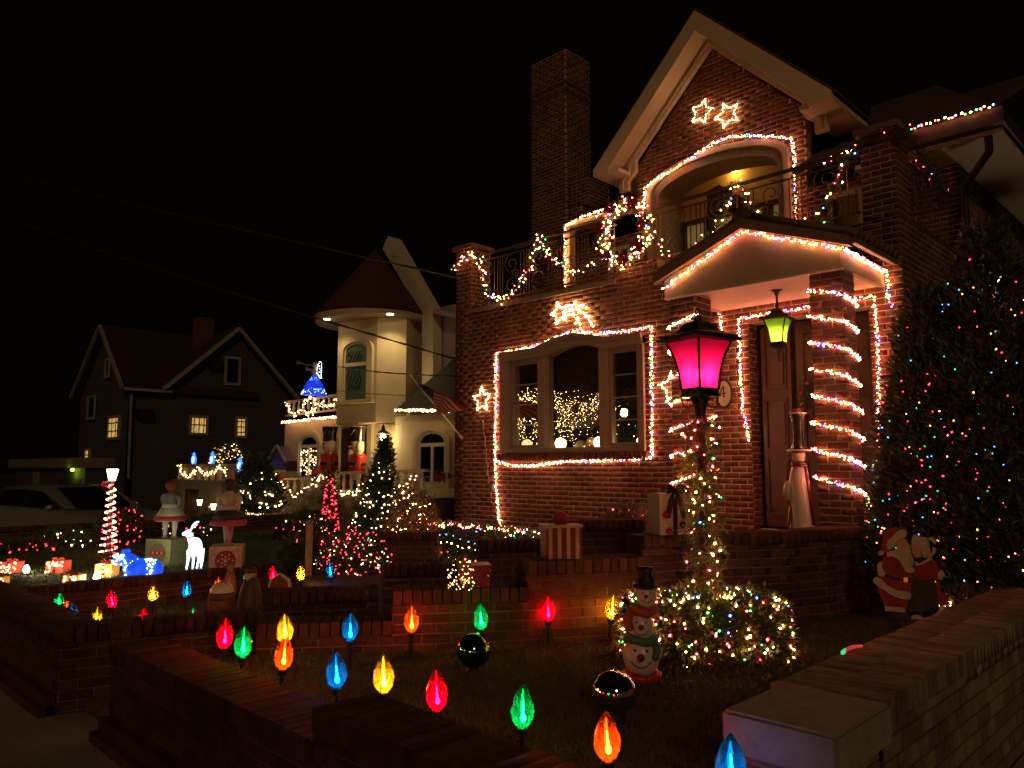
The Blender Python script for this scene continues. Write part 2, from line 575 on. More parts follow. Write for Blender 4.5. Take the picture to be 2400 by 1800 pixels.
# ------------------------------------------------------------------ bricks: every one a box proud of recessed mortar
class Bricks:
    def __init__(s, mats=BRICKS, limit=300, seed=3):
        s.rec, s.mats, s.limit, s.rng = [], mats, limit, random.Random(seed)
    def one(s, c, u, v, n, hu, hv, hn, part):
        s.rec.append((V(c), V(u), V(v), V(n), hu, hv, hn, part))
    def wall(s, part, o, u, n, W, H, spans=None, L=0.203, C=0.0677, J=0.010, proud=0.0035, row0=0, z0=0.0, depth=0.03):
        o, u, n = V(o), V(u).normalized(), V(n).normalized()
        for j in range(int(math.ceil(H / C))):
            v0, v1 = j * C + J / 2, min((j + 1) * C - J / 2, H)
            if v1 - v0 < 0.02:
                continue
            for a, b in (spans((v0 + v1) / 2) if spans else [(0, W)]):
                x = -L * (0.5 if (j + row0) % 2 else 0.0) + math.floor(a / L) * L - L
                while x < b:
                    x0, x1 = max(x + J / 2, a), min(x + L - J / 2, b)
                    if x1 - x0 > 0.03:
                        k = proud + s.rng.uniform(-0.0014, 0.0014)
                        s.one(o + u * ((x0 + x1) / 2) + ZA * ((v0 + v1) / 2) + n * (k - depth / 2), u, ZA, n, (x1 - x0) / 2, (v1 - v0) / 2, depth / 2, part)
                    x += L
    def finish(s):
        def score(r):
            x, y, d = proj(r[0])
            if d < 0.3 or not (-20 < x < 2420 and -20 < y < 1820):
                return -1
            if max(r[3].dot(EYEV - r[0]), r[2].dot(EYEV - r[0])) < 0:
                return -1
            return FPX / d * math.sqrt(r[4] * r[5])
        idx = sorted(range(len(s.rec)), key=lambda i: -score(s.rec[i]))
        single = [i for i in idx[:s.limit] if score(s.rec[i]) > 0]
        sset = set(single)
        cache = {}
        F = [(0, 3, 2, 1), (4, 5, 6, 7), (0, 1, 5, 4), (1, 2, 6, 5), (2, 3, 7, 6), (3, 0, 4, 7)]
        for i in single:
            c, u, v, n, hu, hv, hn, part = s.rec[i]
            mi = s.rng.randrange(len(s.mats))
            key = (round(hu, 3), round(hv, 3), round(hn, 3), mi)
            if key not in cache:
                me = bpy.data.meshes.new('brick')
                q = [(a * hu, b * hv, d * hn) for d in (-1, 1) for a, b in ((-1, -1), (1, -1), (1, 1), (-1, 1))]
                me.from_pydata(q, [], F)
                me.materials.append(s.mats[mi])
                cache[key] = me
            o = bpy.data.objects.new('brick', cache[key])
            COL.objects.link(o)
            w = u.cross(v)
            nn = n if w.dot(n) > 0 else -n
            M = Matrix((u, v, nn)).transposed().to_4x4()
            M.translation = c - ORG.get(part.name, V((0, 0, 0)))
            o.parent = part
            o.matrix_local = M
        groups = {}
        for i, r in enumerate(s.rec):
            if i not in sset:
                groups.setdefault(r[7].name, []).append(r)
        for nm, rs in groups.items():
            part = rs[0][7]
            Cn = np.array([tuple(r[0]) for r in rs])
            U = np.array([tuple(r[1] * r[4]) for r in rs])
            Vv = np.array([tuple(r[2] * r[5]) for r in rs])
            Nn = np.array([tuple((r[3] if r[1].cross(r[2]).dot(r[3]) > 0 else -r[3]) * r[6]) for r in rs])
            vs = np.stack([Cn + a * U + b * Vv + d * Nn for d in (-1, 1) for a, b in ((-1, -1), (1, -1), (1, 1), (-1, 1))], 1).reshape(-1, 3)
            fs = (np.array(F)[None] + (np.arange(len(rs)) * 8)[:, None, None]).reshape(-1, 4)
            mi = np.repeat(np.array([s.rng.randrange(len(s.mats)) for _ in rs]), 6)
            stuff(np_mesh('brick_courses', vs, fs, s.mats, mi, part))
def cap_row(B, part, a, b, depth_vec, z, w=0.062, h=0.095, J=0.009):
    """bricks on edge along a wall top from a to b, reaching across by depth_vec"""
    a, b, dv = V(a), V(b), V(depth_vec)
    u = (b - a)
    L = u.length
    u.normalize()
    n = max(1, int(L / w))
    st = L / n
    for i in range(n):
        k = B.rng.uniform(-0.003, 0.003)
        c = a + u * (st * (i + 0.5)) + dv / 2
        B.one(V((c.x, c.y, z - h / 2 + k)), u, ZA, dv.normalized(), (st - J) / 2, h / 2, dv.length / 2 + B.rng.uniform(-0.003, 0.003), part)

# ================================================================== THE SETTING
SOIL = mat('dark_soil', (0.030, 0.024, 0.016), 0.95, var=0.4, scale=4, bump=0.6, bscale=20)
TURF = mat('turf', (0.030, 0.036, 0.012), 0.95, var=0.4, scale=7, bump=0.8, bscale=60)
ASPHALT = mat('asphalt', (0.045, 0.042, 0.038), 0.9, var=0.25, scale=5, bump=0.6, bscale=150)
g = MB()
g.sheet([[(-260, -140, -0.16), (140, -140, -0.16)], [(-260, 220, -0.16), (140, 220, -0.16)]])
struct('ground', g, SOIL)
g = MB()
g.sheet([[(-120, -11.2, -0.13), (60, -11.2, -0.13)], [(-120, -1.5, -0.13), (60, -1.5, -0.13)]])
struct('road', g, ASPHALT)
g = MB()
g.box((-60, -1.5, -0.2), (20, -1.32, -0.005))
struct('kerb', g, CONCRETE)
g = MB()
g.box((-60, -1.31, -0.2), (20, 1.9, -0.014))
pave = struct('pavement', g, mat('joint_dirt', (0.05, 0.042, 0.03), 0.95))
SLAB = [mat('slab_a', (0.30, 0.25, 0.17), 0.92, var=0.25, scale=2.5, bump=0.5, bscale=70),
        mat('slab_b', (0.26, 0.22, 0.15), 0.92, var=0.25, scale=2.0, bump=0.5, bscale=70)]
rr = random.Random(4)
for i in range(-14, 3):
    for j in range(2):
        mb = MB()
        y0 = -1.30 + j * 1.6
        x0 = i * 1.5
        h = rr.uniform(-0.003, 0.003)
        mb.box((x0 + 0.006, y0 + 0.006, -0.1), (x0 + 1.494, y0 + 1.594 - (0.01 if j else 0), h))
        mb.build('slab', SLAB[(i + j) % 2], pave)

# lawns
def flat(name, pts, z, m):
    mb = MB()
    mb.prism([V((x, y, z - 0.3)) for x, y in pts], (0, 0, 0.3))
    return struct(name, mb, m)
NEAR = [(-4.98, 2.6), (-4.42, 3.31), (-3.87, 4.09), (-3.42, 4.88)]
STOOP = [(-3.53, 5.02), (-3.40, 5.36), (-3.22, 5.71), (-3.06, 5.97), (-2.92, 6.22), (-2.78, 6.62), (-2.70, 6.99), (-2.68, 7.25)]
flat('lawn', [(-5.2, 1.95), (-4.98, 2.62), (-4.40, 3.33), (-3.85, 4.11), (-3.40, 4.9), (-3.2, 5.71), (-2.9, 6.22), (-2.68, 7.2), (-2.6, 8.5), (-1.5, 8.5), (-1.5, 1.95)], 0.40, TURF)
flat('left_lawn', [(-9.3, 1.9), (-9.3, 7.2), (-6.3, 3.5), (-5.6, 2.75), (-6.05, 1.9)], 0.12, TURF)
flat('bed', [(-9.7, 5.2), (-9.7, 8.45), (-4.3, 8.45), (-4.3, 6.1), (-5.2, 4.5), (-5.9, 4.0), (-7.4, 4.6)], 0.36, SOIL)
NLZ = 0.33
flat('neighbour_lawn', [(-15.5, 1.9), (-15.5, 10.6), (-9.35, 10.6), (-9.35, 1.9)], NLZ, TURF)
flat('driveway', [(-1.14, 1.9), (-1.14, 30), (12, 30), (12, 1.9)], 0.05, CONCRETE)

# garden path, stepped
PATHB = mat('paver_red', (0.13, 0.05, 0.032), 0.9, var=0.35, scale=14, bump=0.5)
mb = MB()
for k, (a, b, c, d, z) in enumerate([((-6.0, 1.85), (-5.1, 1.85), (-5.12, 2.72), (-5.75, 3.05), 0.09), ((-5.75, 3.05), (-5.12, 2.72), (-4.57, 3.43), (-5.35, 3.95), 0.27), ((-5.35, 3.95), (-4.57, 3.43), (-4.03, 4.20), (-5.0, 4.85), 0.45), ((-5.0, 4.85), (-4.03, 4.20), (-3.62, 4.95), (-4.55, 5.6), 0.62)]):
    mb.prism([V((x, y, -0.1)) for x, y in (a, b, c, d)], (0, 0, z + 0.1))
struct('path', mb, PATHB)
mb = MB()
mb.prism([V((x, y, 0.1)) for x, y in [(p[0] - 0.12, p[1]) for p in STOOP] + [(-2.66, 8.45), (-4.95, 8.45), (-4.55, 5.6)]], (0, 0, 0.70))
struct('stoop_floor', mb, PATHB)

# ------------------------------------------------------------------ brick garden walls
def low_wall(name, label, pts, ztop, zbot, depth, bricks=GARDEN_BRICKS, mort=GARDEN_MORTAR, limit=300, faces='out', group=None, plinth=False, seed=5, cap=True, capw=0.066):
    """wall along pts; outer face to the left of travel direction is where depth points away from"""
    t = thing(name, label, 'wall', (pts[0][0], pts[0][1], zbot), group)
    B = Bricks(bricks, limit, seed)
    core = MB()
    cm = None
    segs = []
    for (ax, ay), (bx, by) in zip(pts, pts[1:]):
        a, b = V((ax, ay, 0)), V((bx, by, 0))
        u = (b - a).normalized()
        n = V((u.y, -u.x, 0))            # outer normal: right of travel
        segs.append((a, b, u, n))
    for a, b, u, n in segs:
        core.obox(V((a.x, a.y, zbot)) - n * 0.012, (b - a), -n * (depth - 0.024), ZA * (ztop - 0.1 - zbot))
    core_o = core.build('mortar_core', mort, t)
    for a, b, u, n in segs:
        L = (b - a).length
        H = ztop - 0.1 - zbot
        B.wall(core_o, V((a.x, a.y, zbot)) - n * 0.012, u, n, L, H, proud=0.010)
        B.wall(core_o, V((b.x, b.y, zbot)) - n * (depth - 0.012), -u, -n, L, H, proud=0.010)
        B.wall(core_o, V((a.x, a.y, zbot)) - n * (depth - 0.012), n, -u, depth - 0.024, H, proud=0.006)
        B.wall(core_o, V((b.x, b.y, zbot)) - n * 0.012, -n, u, depth - 0.024, H, proud=0.006)
        if cap:
            cap_row(B, core_o, V((a.x, a.y, 0)) + n * 0.012, V((b.x, b.y, 0)) + n * 0.012, -n * (depth + 0.024), ztop, w=capw)
        if plinth:
            for q in range(2):
                zz = 0.07 * (2 - q)
                pm = MB()
                pm.obox(V((a.x, a.y, -0.05)) + n * 0.004, b - a, n * (0.05 + 0.05 * q), ZA * (zz + 0.05 - 0.01))
                pm.build('plinth', bricks[q], t)
    B.finish()
    return t
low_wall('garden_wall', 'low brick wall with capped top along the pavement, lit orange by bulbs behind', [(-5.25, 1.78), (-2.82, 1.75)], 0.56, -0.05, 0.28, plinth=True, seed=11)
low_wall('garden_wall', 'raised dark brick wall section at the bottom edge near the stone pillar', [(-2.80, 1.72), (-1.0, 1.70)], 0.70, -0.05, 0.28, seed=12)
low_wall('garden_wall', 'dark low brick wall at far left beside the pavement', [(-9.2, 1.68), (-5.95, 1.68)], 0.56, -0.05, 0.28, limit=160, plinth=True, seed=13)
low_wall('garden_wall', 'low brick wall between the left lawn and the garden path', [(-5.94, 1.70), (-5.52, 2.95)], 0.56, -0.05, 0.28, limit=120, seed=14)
zt = [0.60, 0.80, 0.98]
for i in range(3):
    a, b = NEAR[i], NEAR[i + 1]
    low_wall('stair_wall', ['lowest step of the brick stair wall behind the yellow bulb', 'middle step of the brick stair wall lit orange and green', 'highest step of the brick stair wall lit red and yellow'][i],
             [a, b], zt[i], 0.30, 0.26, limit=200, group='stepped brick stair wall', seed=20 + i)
FARW = [[(-5.80, 3.08), (-5.30, 3.82)], [(-5.40, 3.95), (-5.02, 4.50)], [(-5.06, 4.72), (-4.62, 5.30)], [(-4.72, 5.58), (-4.34, 6.20)]]
for i, sg in enumerate(FARW):
    low_wall('far_stair_wall', ['dark brick wall section behind the bearded-face figure', 'dark brick wall section carrying the small glittering gift', 'dark brick wall section left of the red striped gift', 'dark brick wall section right behind the red striped gift'][i],
             sg, [0.66, 0.82, 1.0, 1.15][i], 0.1, 0.26, limit=80, group='dark brick walls across the path', seed=30 + i)
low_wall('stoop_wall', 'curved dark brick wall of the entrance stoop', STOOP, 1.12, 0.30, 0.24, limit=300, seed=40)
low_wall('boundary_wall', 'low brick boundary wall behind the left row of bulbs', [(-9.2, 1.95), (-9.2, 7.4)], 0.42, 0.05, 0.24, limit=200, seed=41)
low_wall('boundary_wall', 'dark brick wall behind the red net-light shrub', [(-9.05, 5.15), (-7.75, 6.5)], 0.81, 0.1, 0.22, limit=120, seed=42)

# right-hand wall of tan brick and its stone-capped pillar
t = thing('side_wall', 'tan brick wall with dark joints running away at right', 'wall', (-1.38, 3.2, 0))
B = Bricks(PALE_BRICKS, 300, 50)
core = MB()
core.box((-1.60, 3.20, -0.05), (-1.162, 9.5, 0.650))
co = core.build('mortar_core', PALE_MORTAR, t)
B.wall(co, (-1.162, 3.2, -0.05), (0, 1, 0), (1, 0, 0), 6.3, 0.70, L=0.13, C=0.082, J=0.012, proud=0.008)
B.wall(co, (-1.60, 9.5, -0.05), (0, -1, 0), (-1, 0, 0), 6.3, 0.70, proud=0.008)
y = 3.2
i = 0
while y < 9.45:
    w = 0.066
    k = B.rng.uniform(-0.004, 0.004)
    B.one((-1.265, y + w / 2, 0.705 + k), (0, 1, 0), (0, 0, 1), (1, 0, 0), w / 2 - 0.006, 0.048, 0.115, co)
    B.one((-1.50, y + w / 2, 0.690 + k), (0, 1, 0), (0, 0, 1), (1, 0, 0), w / 2 - 0.006, 0.042, 0.112, co)
    y += w
B.finish()
t = thing('gate_pillar', 'short brick pillar with broad flat stone cap at bottom right', 'pillar', (-1.35, 2.95, 0))
B = Bricks(PALE_BRICKS, 80, 51)
core = MB()
core.box((-1.51, 2.76, -0.05), (-1.17, 3.16, 0.60))
co = core.build('mortar_core', PALE_MORTAR, t)
B.wall(co, (-1.17, 2.76, -0.05), (0, 1, 0), (1, 0, 0), 0.40, 0.65, C=0.075, proud=0.008)
B.wall(co, (-1.51, 2.76, -0.05), (1, 0, 0), (0, -1, 0), 0.34, 0.65, C=0.075, proud=0.008)
B.wall(co, (-1.51, 3.16, -0.05), (0, -1, 0), (-1, 0, 0), 0.40, 0.65, C=0.075, proud=0.008)
B.finish()
bm = bmesh.new()
bmesh.ops.create_cube(bm, size=1)
for v in bm.verts:
    v.co = (v.co.x * 0.43, v.co.y * 0.52, v.co.z * 0.15)
bmesh.ops.bevel(bm, geom=bm.edges[:] , offset=0.012, segments=2, affect='EDGES')
me = bpy.data.meshes.new('stone_cap')
bm.to_mesh(me)
bm.free()
me.materials.append(mat('grey_cap_stone', (0.30, 0.255, 0.18), 0.9, var=0.2, scale=14, bump=0.7, bscale=90))
o = link('stone_cap', me, t)
o.location = V((-1.34, 2.95, 0.675)) - ORG[t.name]

# grass blades: thin stuff over the lawns
GRASS = [mat('grass_a', (0.034, 0.046, 0.014), 0.8, var=0.4), mat('grass_b', (0.05, 0.055, 0.02), 0.8, var=0.4), mat('grass_dry', (0.075, 0.062, 0.028), 0.8, var=0.3)]
def inside(x, y, poly):
    c = False
    n = len(poly)
    for i in range(n):
        x1, y1 = poly[i]
        x2, y2 = poly[(i + 1) % n]
        if (y1 > y) != (y2 > y) and x < (x2 - x1) * (y - y1) / (y2 - y1) + x1:
            c = not c
    return c
def grass(poly, z, n, h, w, label, seed, mats=GRASS):
    rg = random.Random(seed)
    xs = [p[0] for p in poly]
    ys = [p[1] for p in poly]
    pts = []
    while len(pts) < n:
        x, y = rg.uniform(min(xs), max(xs)), rg.uniform(min(ys), max(ys))
        if inside(x, y, poly):
            pts.append((x, y, z))
    o = needles('grass', pts, 1, h, w, mats, None, seed, spread=0.0, updown=1.6)
    tag(o, label, 'grass', kind='stuff')
grass([(-5.0, 2.05), (-4.86, 2.6), (-4.3, 3.33), (-3.75, 4.11), (-3.3, 4.9), (-3.0, 5.71), (-2.75, 6.22), (-2.5, 7.2), (-2.5, 8.3), (-1.64, 8.3), (-1.64, 2.05)], 0.40, 45000, 0.045, 0.004, 'short dark winter grass of the near lawn', 1)
grass([(-9.1, 1.98), (-9.1, 6.6), (-6.6, 3.9), (-5.9, 2.9), (-6.2, 1.98)], 0.12, 12000, 0.05, 0.006, 'dark grass of the lawn at left behind the low wall', 2)
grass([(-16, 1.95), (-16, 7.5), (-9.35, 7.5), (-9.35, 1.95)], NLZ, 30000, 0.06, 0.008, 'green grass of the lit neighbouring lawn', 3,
      [mat('grass_lit_a', (0.045, 0.085, 0.016), 0.8, var=0.4), mat('grass_lit_b', (0.06, 0.095, 0.022), 0.8, var=0.4)])  # floodlit look put into the colour: greener, lighter blades than the near lawn

# ================================================================== THE BRICK HOUSE
FY, UY = 8.4, 10.6
house = thing('brick_house', 'two-storey red brick house outlined in coloured lights with gable and porch', 'house', (-6.1, 8.4, 0))
HB = Bricks(BRICKS, 300, 70)
def backing(name, o, u, n, W, H, spans, thick=0.2, m=MORTAR, C=0.0677, parent=None):
    o, u, n = V(o), V(u).normalized(), V(n).normalized()
    mb = MB()
    rows = int(math.ceil(H / C))
    run = None
    for j in range(rows + 1):
        if j < rows:
            z0, z1 = j * C, min((j + 1) * C, H)
            sp = [(round(a, 4), round(b, 4)) for a, b in (spans((z0 + z1) / 2) if spans else [(0, W)])]
        else:
            sp = None
        if run and run[0] == sp:
            run[2] = z1
        else:
            if run:
                for a, b in run[0]:
                    mb.obox(o + u * a + ZA * run[1], u * (b - a), -n * thick, ZA * (run[2] - run[1]))
            run = [sp, z0, z1] if sp is not None else None
    return mb.build(name, m, parent or house)
def cut(spans, a, b):
    out = []
    for x, y in spans:
        if b <= x or a >= y:
            out.append((x, y))
        else:
            if a > x:
                out.append((x, a))
            if b < y:
                out.append((b, y))
    return out
# ---- ground-floor front
X0, X1, Z0, Z1 = -9.60, -2.62, 0.30, 4.26
WX0, WX1, WZ0 = -8.50, -5.83, 1.86
def win_top(x):
    c, hw = -7.08, 0.66
    if abs(x - c) < hw:
        return 3.38 + 0.12 * math.cos((x - c) / hw * PI / 2)
    return 3.38
DX0, DX1, DZ = -4.36, -2.97, 3.34
def front_spans(v):
    z = v + Z0
    s = [(0, X1 - X0)]
    if WZ0 < z < 3.38:
        s = cut(s, WX0 - X0, WX1 - X0)
    elif 3.38 <= z < 3.50:
        hw = 0.66 * math.acos((z - 3.38) / 0.12) / (PI / 2)
        s = cut(s, -7.08 - hw - X0, -7.08 + hw - X0)
    if z < DZ:
        s = cut(s, DX0 - X0, DX1 - X0)
    return s
fw_ = backing('front_wall', (X0, FY, Z0), (1, 0, 0), (0, -1, 0), X1 - X0, Z1 - Z0, front_spans)
HB.wall(fw_, (X0, FY, Z0), (1, 0, 0), (0, -1, 0), X1 - X0, Z1 - Z0, front_spans)
# left return and right return of the ground floor
lw_ = backing('side_wall', (X0 + 0.001, 14.0, Z0), (0, -1, 0), (-1, 0, 0), 5.6, Z1 - Z0, None)
rw_ = backing('side_wall', (X1 - 0.001, FY + 0.001, Z0), (0, 1, 0), (1, 0, 0), 2.2, Z1 - Z0 - 0.003, None)
HB.wall(rw_, (X1 - 0.001, FY, Z0), (0, 1, 0), (1, 0, 0), 2.2, Z1 - Z0)
# door reveals: brick jambs
dj = MB()
dj.box((DX0 - 0.2, FY + 0.205, 0.8), (DX0, FY + 0.32, DZ))
jl = backing('door_jamb', (DX0 + 0.0015, FY + 0.004, 0.80), (0, 1, 0), (1, 0, 0), 0.30, DZ - 0.8, None, thick=0.05)
HB.wall(jl, (DX0 + 0.0015, FY + 0.004, 0.80), (0, 1, 0), (1, 0, 0), 0.26, DZ - 0.80, L=0.11)
# balcony floor, ledge and corner post
mb = MB()
mb.box((X0 + 0.21, FY + 0.21, 4.143), (X1 - 0.21, UY, 4.255))
mb.build('balcony_floor', CONCRETE, house)
mb = MB()
mb.box((-9.22, FY - 0.045, 4.150), (-6.28, FY - 0.0008, 4.215))
mb.build('balcony_ledge', STONE, house)
def brick_post(name, x0, x1, y0, y1, z0, z1, capm=None, L=0.203, bond=0):
    p = MB()
    p.box((x0, y0, z0), (x1, y1, z1))
    o = p.build(name, MORTAR, house)
    HB.wall(o, (x0, y0, z0), (1, 0, 0), (0, -1, 0), x1 - x0, z1 - z0, L=L, row0=bond)
    HB.wall(o, (x1, y0, z0), (0, 1, 0), (1, 0, 0), y1 - y0, z1 - z0, L=L, row0=bond + 1)
    HB.wall(o, (x0, y1, z0), (0, -1, 0), (-1, 0, 0), y1 - y0, z1 - z0, L=L, row0=bond + 1)
    if capm:
        c = MB()
        c.box((x0 - 0.05, y0 - 0.05, z1 + 0.001), (x1 + 0.05, y1 + 0.05, z1 + 0.07))
        c.build('post_cap', capm, house)
    return o
brick_post('corner_post', -9.598, -9.22, FY + 0.002, FY + 0.42, 4.262, 5.26, mat('brick_cap', (0.20, 0.10, 0.06), 0.8))
brick_post('end_pier', -2.98, -2.622, FY + 0.002, FY + 0.40, 4.262, 5.22, mat('brick_cap', (0.2, 0.1, 0.06), 0.8))
mb = MB()
mb.box((-5.60, FY - 0.045, 4.150), (-4.90, FY - 0.0008, 4.215))
mb.build('balcony_ledge', STONE, house)
# balcony mid piece of brick under the wreath
p = MB()
p.box((-6.27, FY + 0.002, 4.262), (-5.62, FY + 0.2, 4.38))
bp_ = p.build('parapet', MORTAR, house)
HB.wall(bp_, (-6.27, FY + 0.002, 4.262), (1, 0, 0), (0, -1, 0), 0.65, 0.118)
# ---- wrought-iron railing
def scroll(c, r, turns, a0, sgn, ux, n=26):
    out = []
    for i in range(n):
        f = i / (n - 1)
        a = a0 + sgn * f * turns * 2 * PI
        rad = r * (1 - 0.86 * f)
        out.append(V(c) + ux * (rad * math.cos(a)) + ZA * (rad * math.sin(a)))
    return out
def railing(x0, x1, y, zb, zt, pitch=0.62):
    t = MB()
    for z, h in ((zb, 0.022), (zt - 0.10, 0.018)):
        t.bar((x0, y, z), (x1, y, z), 0.022, h)
    t.build('bottom_rail', RAILIRON, house)
    t = MB()
    t.bar((x0, y, zt), (x1, y, zt), 0.05, 0.03)
    t.build('handrail', RAILIRON, house)
    n = max(1, round((x1 - x0) / pitch))
    st = (x1 - x0) / n
    ux = V((1, 0, 0))
    for i in range(n):
        a = x0 + st * i
        for k, f in enumerate((0.02, 0.12, 0.80, 0.93)):
            t = MB()
            x = a + st * f
            t.tube([(x, y, zb), (x, y, zt - 0.1)], 0.0085, 5)
            t.build('baluster', RAILIRON, house)
        c = a + st * 0.46
        zm = (zb + zt - 0.1) / 2
        sg = 1 if i % 2 else -1
        t = MB()
        t.tube(scroll((c, y, zm + 0.17), 0.165, 1.6, PI / 2, sg, ux), 0.008, 5)
        t.tube(scroll((c, y, zm - 0.17), 0.165, 1.6, -PI / 2, sg, ux), 0.008, 5)
        t.tube(scroll((c + sg * 0.10, y, zm + 0.0), 0.075, 1.4, PI, -sg, ux), 0.007, 5)
        t.build('scroll', RAILIRON, house, True)
railing(-9.20, -6.30, FY + 0.06, 4.31, 5.10)
railing(-5.66, -3.02, FY + 0.06, 4.40, 5.09)
# side railing behind the end pier
t = MB()
t.bar((-2.70, FY + 0.42, 5.05), (-2.70, UY, 5.05), 0.05, 0.03, up=ZA)
t.bar((-2.70, FY + 0.42, 4.36), (-2.70, UY, 4.36), 0.03, 0.02, up=ZA)
for k in range(14):
    yy = FY + 0.5 + k * 0.13
    t.tube([(-2.70, yy, 4.36), (-2.70, yy, 5.05)], 0.009, 5)
t.build('side_railing', RAILIRON, house)
# ---- upper wall with the gable
GX = -5.95
def up_spans(v):
    z = v + 4.262
    # outline of the gable wall
    if z < 6.72:
        s = [(0, 7.0)] if z < 5.60 else [(-7.46 + 9.6, -4.50 + 9.6)]
    else:
        hw = max(0.0, (8.30 - z) * 0.965)
        s = [(GX - hw + 9.6, GX + hw + 9.6)] if hw > 0.02 else []
    # arched opening
    if z < 6.25:
        s = cut(s, -7.20 + 9.6, -4.76 + 9.6)
    elif z < 6.62:
        hw = 1.22 * math.sqrt(max(0, 1 - ((z - 6.20) / 0.42) ** 2))
        s = cut(s, -5.98 - hw + 9.6, -5.98 + hw + 9.6)
    # side doors and windows
    if z < 5.46:
        s = cut(s, -8.10 + 9.6, -7.62 + 9.6)
        s = cut(s, -4.25 + 9.6, -3.35 + 9.6)
    return s
uw = backing('gable_wall', (-9.6, UY, 4.262), (1, 0, 0), (0, -1, 0), 7.0, 4.1, up_spans)
HB.wall(uw, (-9.6, UY, 4.262), (1, 0, 0), (0, -1, 0), 7.0, 4.1, up_spans)
# raking cornice: broad fascia, soffit and inner moulding, each side, with stepped kneelers
def strip(name, pts2, y0, y1, m=CREAM):
    mb = MB()
    mb.prism([V((x, y0, z)) for x, z in pts2], (0, y1 - y0, 0))
    return mb.build(name, m, house)
sl = (8.73 - 6.68) / 2.04
for sg, nm in ((-1, 'l'), (1, 'r')):
    def q(dx, z):
        return (GX + sg * dx, z)
    # outer fascia (front board of the roof edge)
    strip('fascia', [q(0, 8.73), q(2.04, 6.70), q(2.04, 6.59), q(1.72, 6.59), q(1.72, 6.66), q(0, 8.40)], 10.08, 10.16)
    # soffit between fascia and wall
    strip('soffit', [q(0, 8.46), q(1.80, 6.66), q(1.80, 6.72), q(0, 8.54)], 10.161, UY + 0.02)
    strip('soffit_return', [q(2.04, 6.59), q(1.56, 6.59), q(1.56, 6.66), q(2.04, 6.66)], 10.161, 11.4)
    # frieze moulding against the wall, with a stepped foot
    strip('frieze', [q(0, 8.46), q(1.66, 6.80), q(1.66, 6.72), q(1.80, 6.60), q(1.80, 6.36), q(1.62, 6.36), q(1.62, 6.52), q(1.46, 6.66), q(1.46, 6.86), q(0, 8.30)], UY - 0.10, UY - 0.012)
    strip('frieze_bead', [q(0, 8.40), q(1.60, 6.80), q(1.60, 6.70), q(1.74, 6.57), q(1.74, 6.36), q(1.70, 6.36), q(1.70, 6.55), q(1.56, 6.68), q(1.56, 6.79), q(0, 8.35)], UY - 0.13, UY - 0.101)
# gable roof planes and main roof
mb = MB()
for sg in (-1, 1):
    mb.prism([V((GX, 10.10, 8.735)), V((GX + sg * 2.08, 10.10, 6.675)), V((GX + sg * 2.08, 10.10, 6.715)), V((GX, 10.10, 8.79))], (0, 6.5, 0))
mb.build('gable_roof', TILE, house)
mb = MB()
mb.prism([V((-9.8, 10.0, 5.66)), V((-9.8, 10.0, 5.72)), V((-9.8, 14.6, 7.9)), V((-9.8, 14.6, 7.8))], (1.85, 0, 0))
mb.build('main_roof', TILE, house)
mb = MB()
mb.prism([V((-3.92, 10.05, 5.74)), V((-3.92, 10.05, 5.80)), V((-3.92, 14.6, 8.1)), V((-3.92, 14.6, 8.0))], (1.7, 0, 0))
mb.build('main_roof', TILE, house)
for i in range(9):
    x = -4.42 + i * 0.2
    mb = MB()
    mb.tube([V((x, 10.05, 5.60 + 0.1)), V((x, 12.0, 6.78))], 0.06, 8)
    if x < -2.95:
        mb.build('roof_tile', TILE, house, True)
# arched opening: stone surround, recess, ceiling, french windows with curtains
def arch_path(hw, zs, rise, c=-5.98, zb=4.262, n=20):
    pts = [(c - hw, zb), (c - hw, zs)]
    for i in range(1, n):
        a = PI - PI * i / n
        pts.append((c + hw * math.cos(a), zs + rise * math.sin(a)))
    return pts + [(c + hw, zs), (c + hw, zb)]
def arch_band(name, hw0, zs0, r0, hw1, zs1, r1, y0, y1, m):
    a, b = arch_path(hw0, zs0, r0), arch_path(hw1, zs1, r1)
    mb = MB()
    for i in range(len(a) - 1):
        mb.prism([V((a[i][0], y0, a[i][1])), V((a[i + 1][0], y0, a[i + 1][1])), V((b[i + 1][0], y0, b[i + 1][1])), V((b[i][0], y0, b[i][1]))], (0, y1 - y0, 0))
    return mb.build(name, m, house)
arch_band('arch_surround', 1.235, 6.24, 0.40, 1.15, 6.18, 0.37, UY - 0.07, UY + 0.30, mat('tan_stone', (0.34, 0.25, 0.16), 0.7, var=0.12))
arch_band('arch_lining', 1.15, 6.18, 0.37, 1.04, 6.10, 0.32, UY - 0.02, UY + 0.55, STONE)
mb = MB()
mb.box((-5.98 - 1.05, UY + 0.70, 5.83), (-5.98 + 1.05, UY + 0.78, 6.5))
mb.build('recess_back', mat('ochre_ceiling', (0.62, 0.43, 0.13), 0.7, var=0.05), house)
mb = MB()
mb.lathe([(0.07, 6.46), (0.075, 6.498)], (-5.98, UY + 0.60, 0), 14)
mb.build('unseen_recess_lamp', em('unseen_recess_lamp', (1.0, 0.55, 0.14), 30), house)  # unseen lamp added to light the ochre recess
mb = MB()
mb.box((-5.98 - 1.16, UY + 0.31, 4.26), (-5.98 - 1.06, UY + 1.7, 6.6))
mb.build('recess_side', STONE, house)
mb = MB()
mb.box((-5.98 + 1.06, UY + 0.31, 4.26), (-5.98 + 1.16, UY + 1.7, 6.6))
mb.build('recess_side', STONE, house)
mb = MB()
mb.box((-5.98 - 1.05, UY + 0.56, 6.50), (-5.98 + 1.05, UY + 1.7, 6.56))
mb.build('recess_ceiling', mat('ochre_ceiling', (0.62, 0.43, 0.13), 0.7, var=0.05), house)
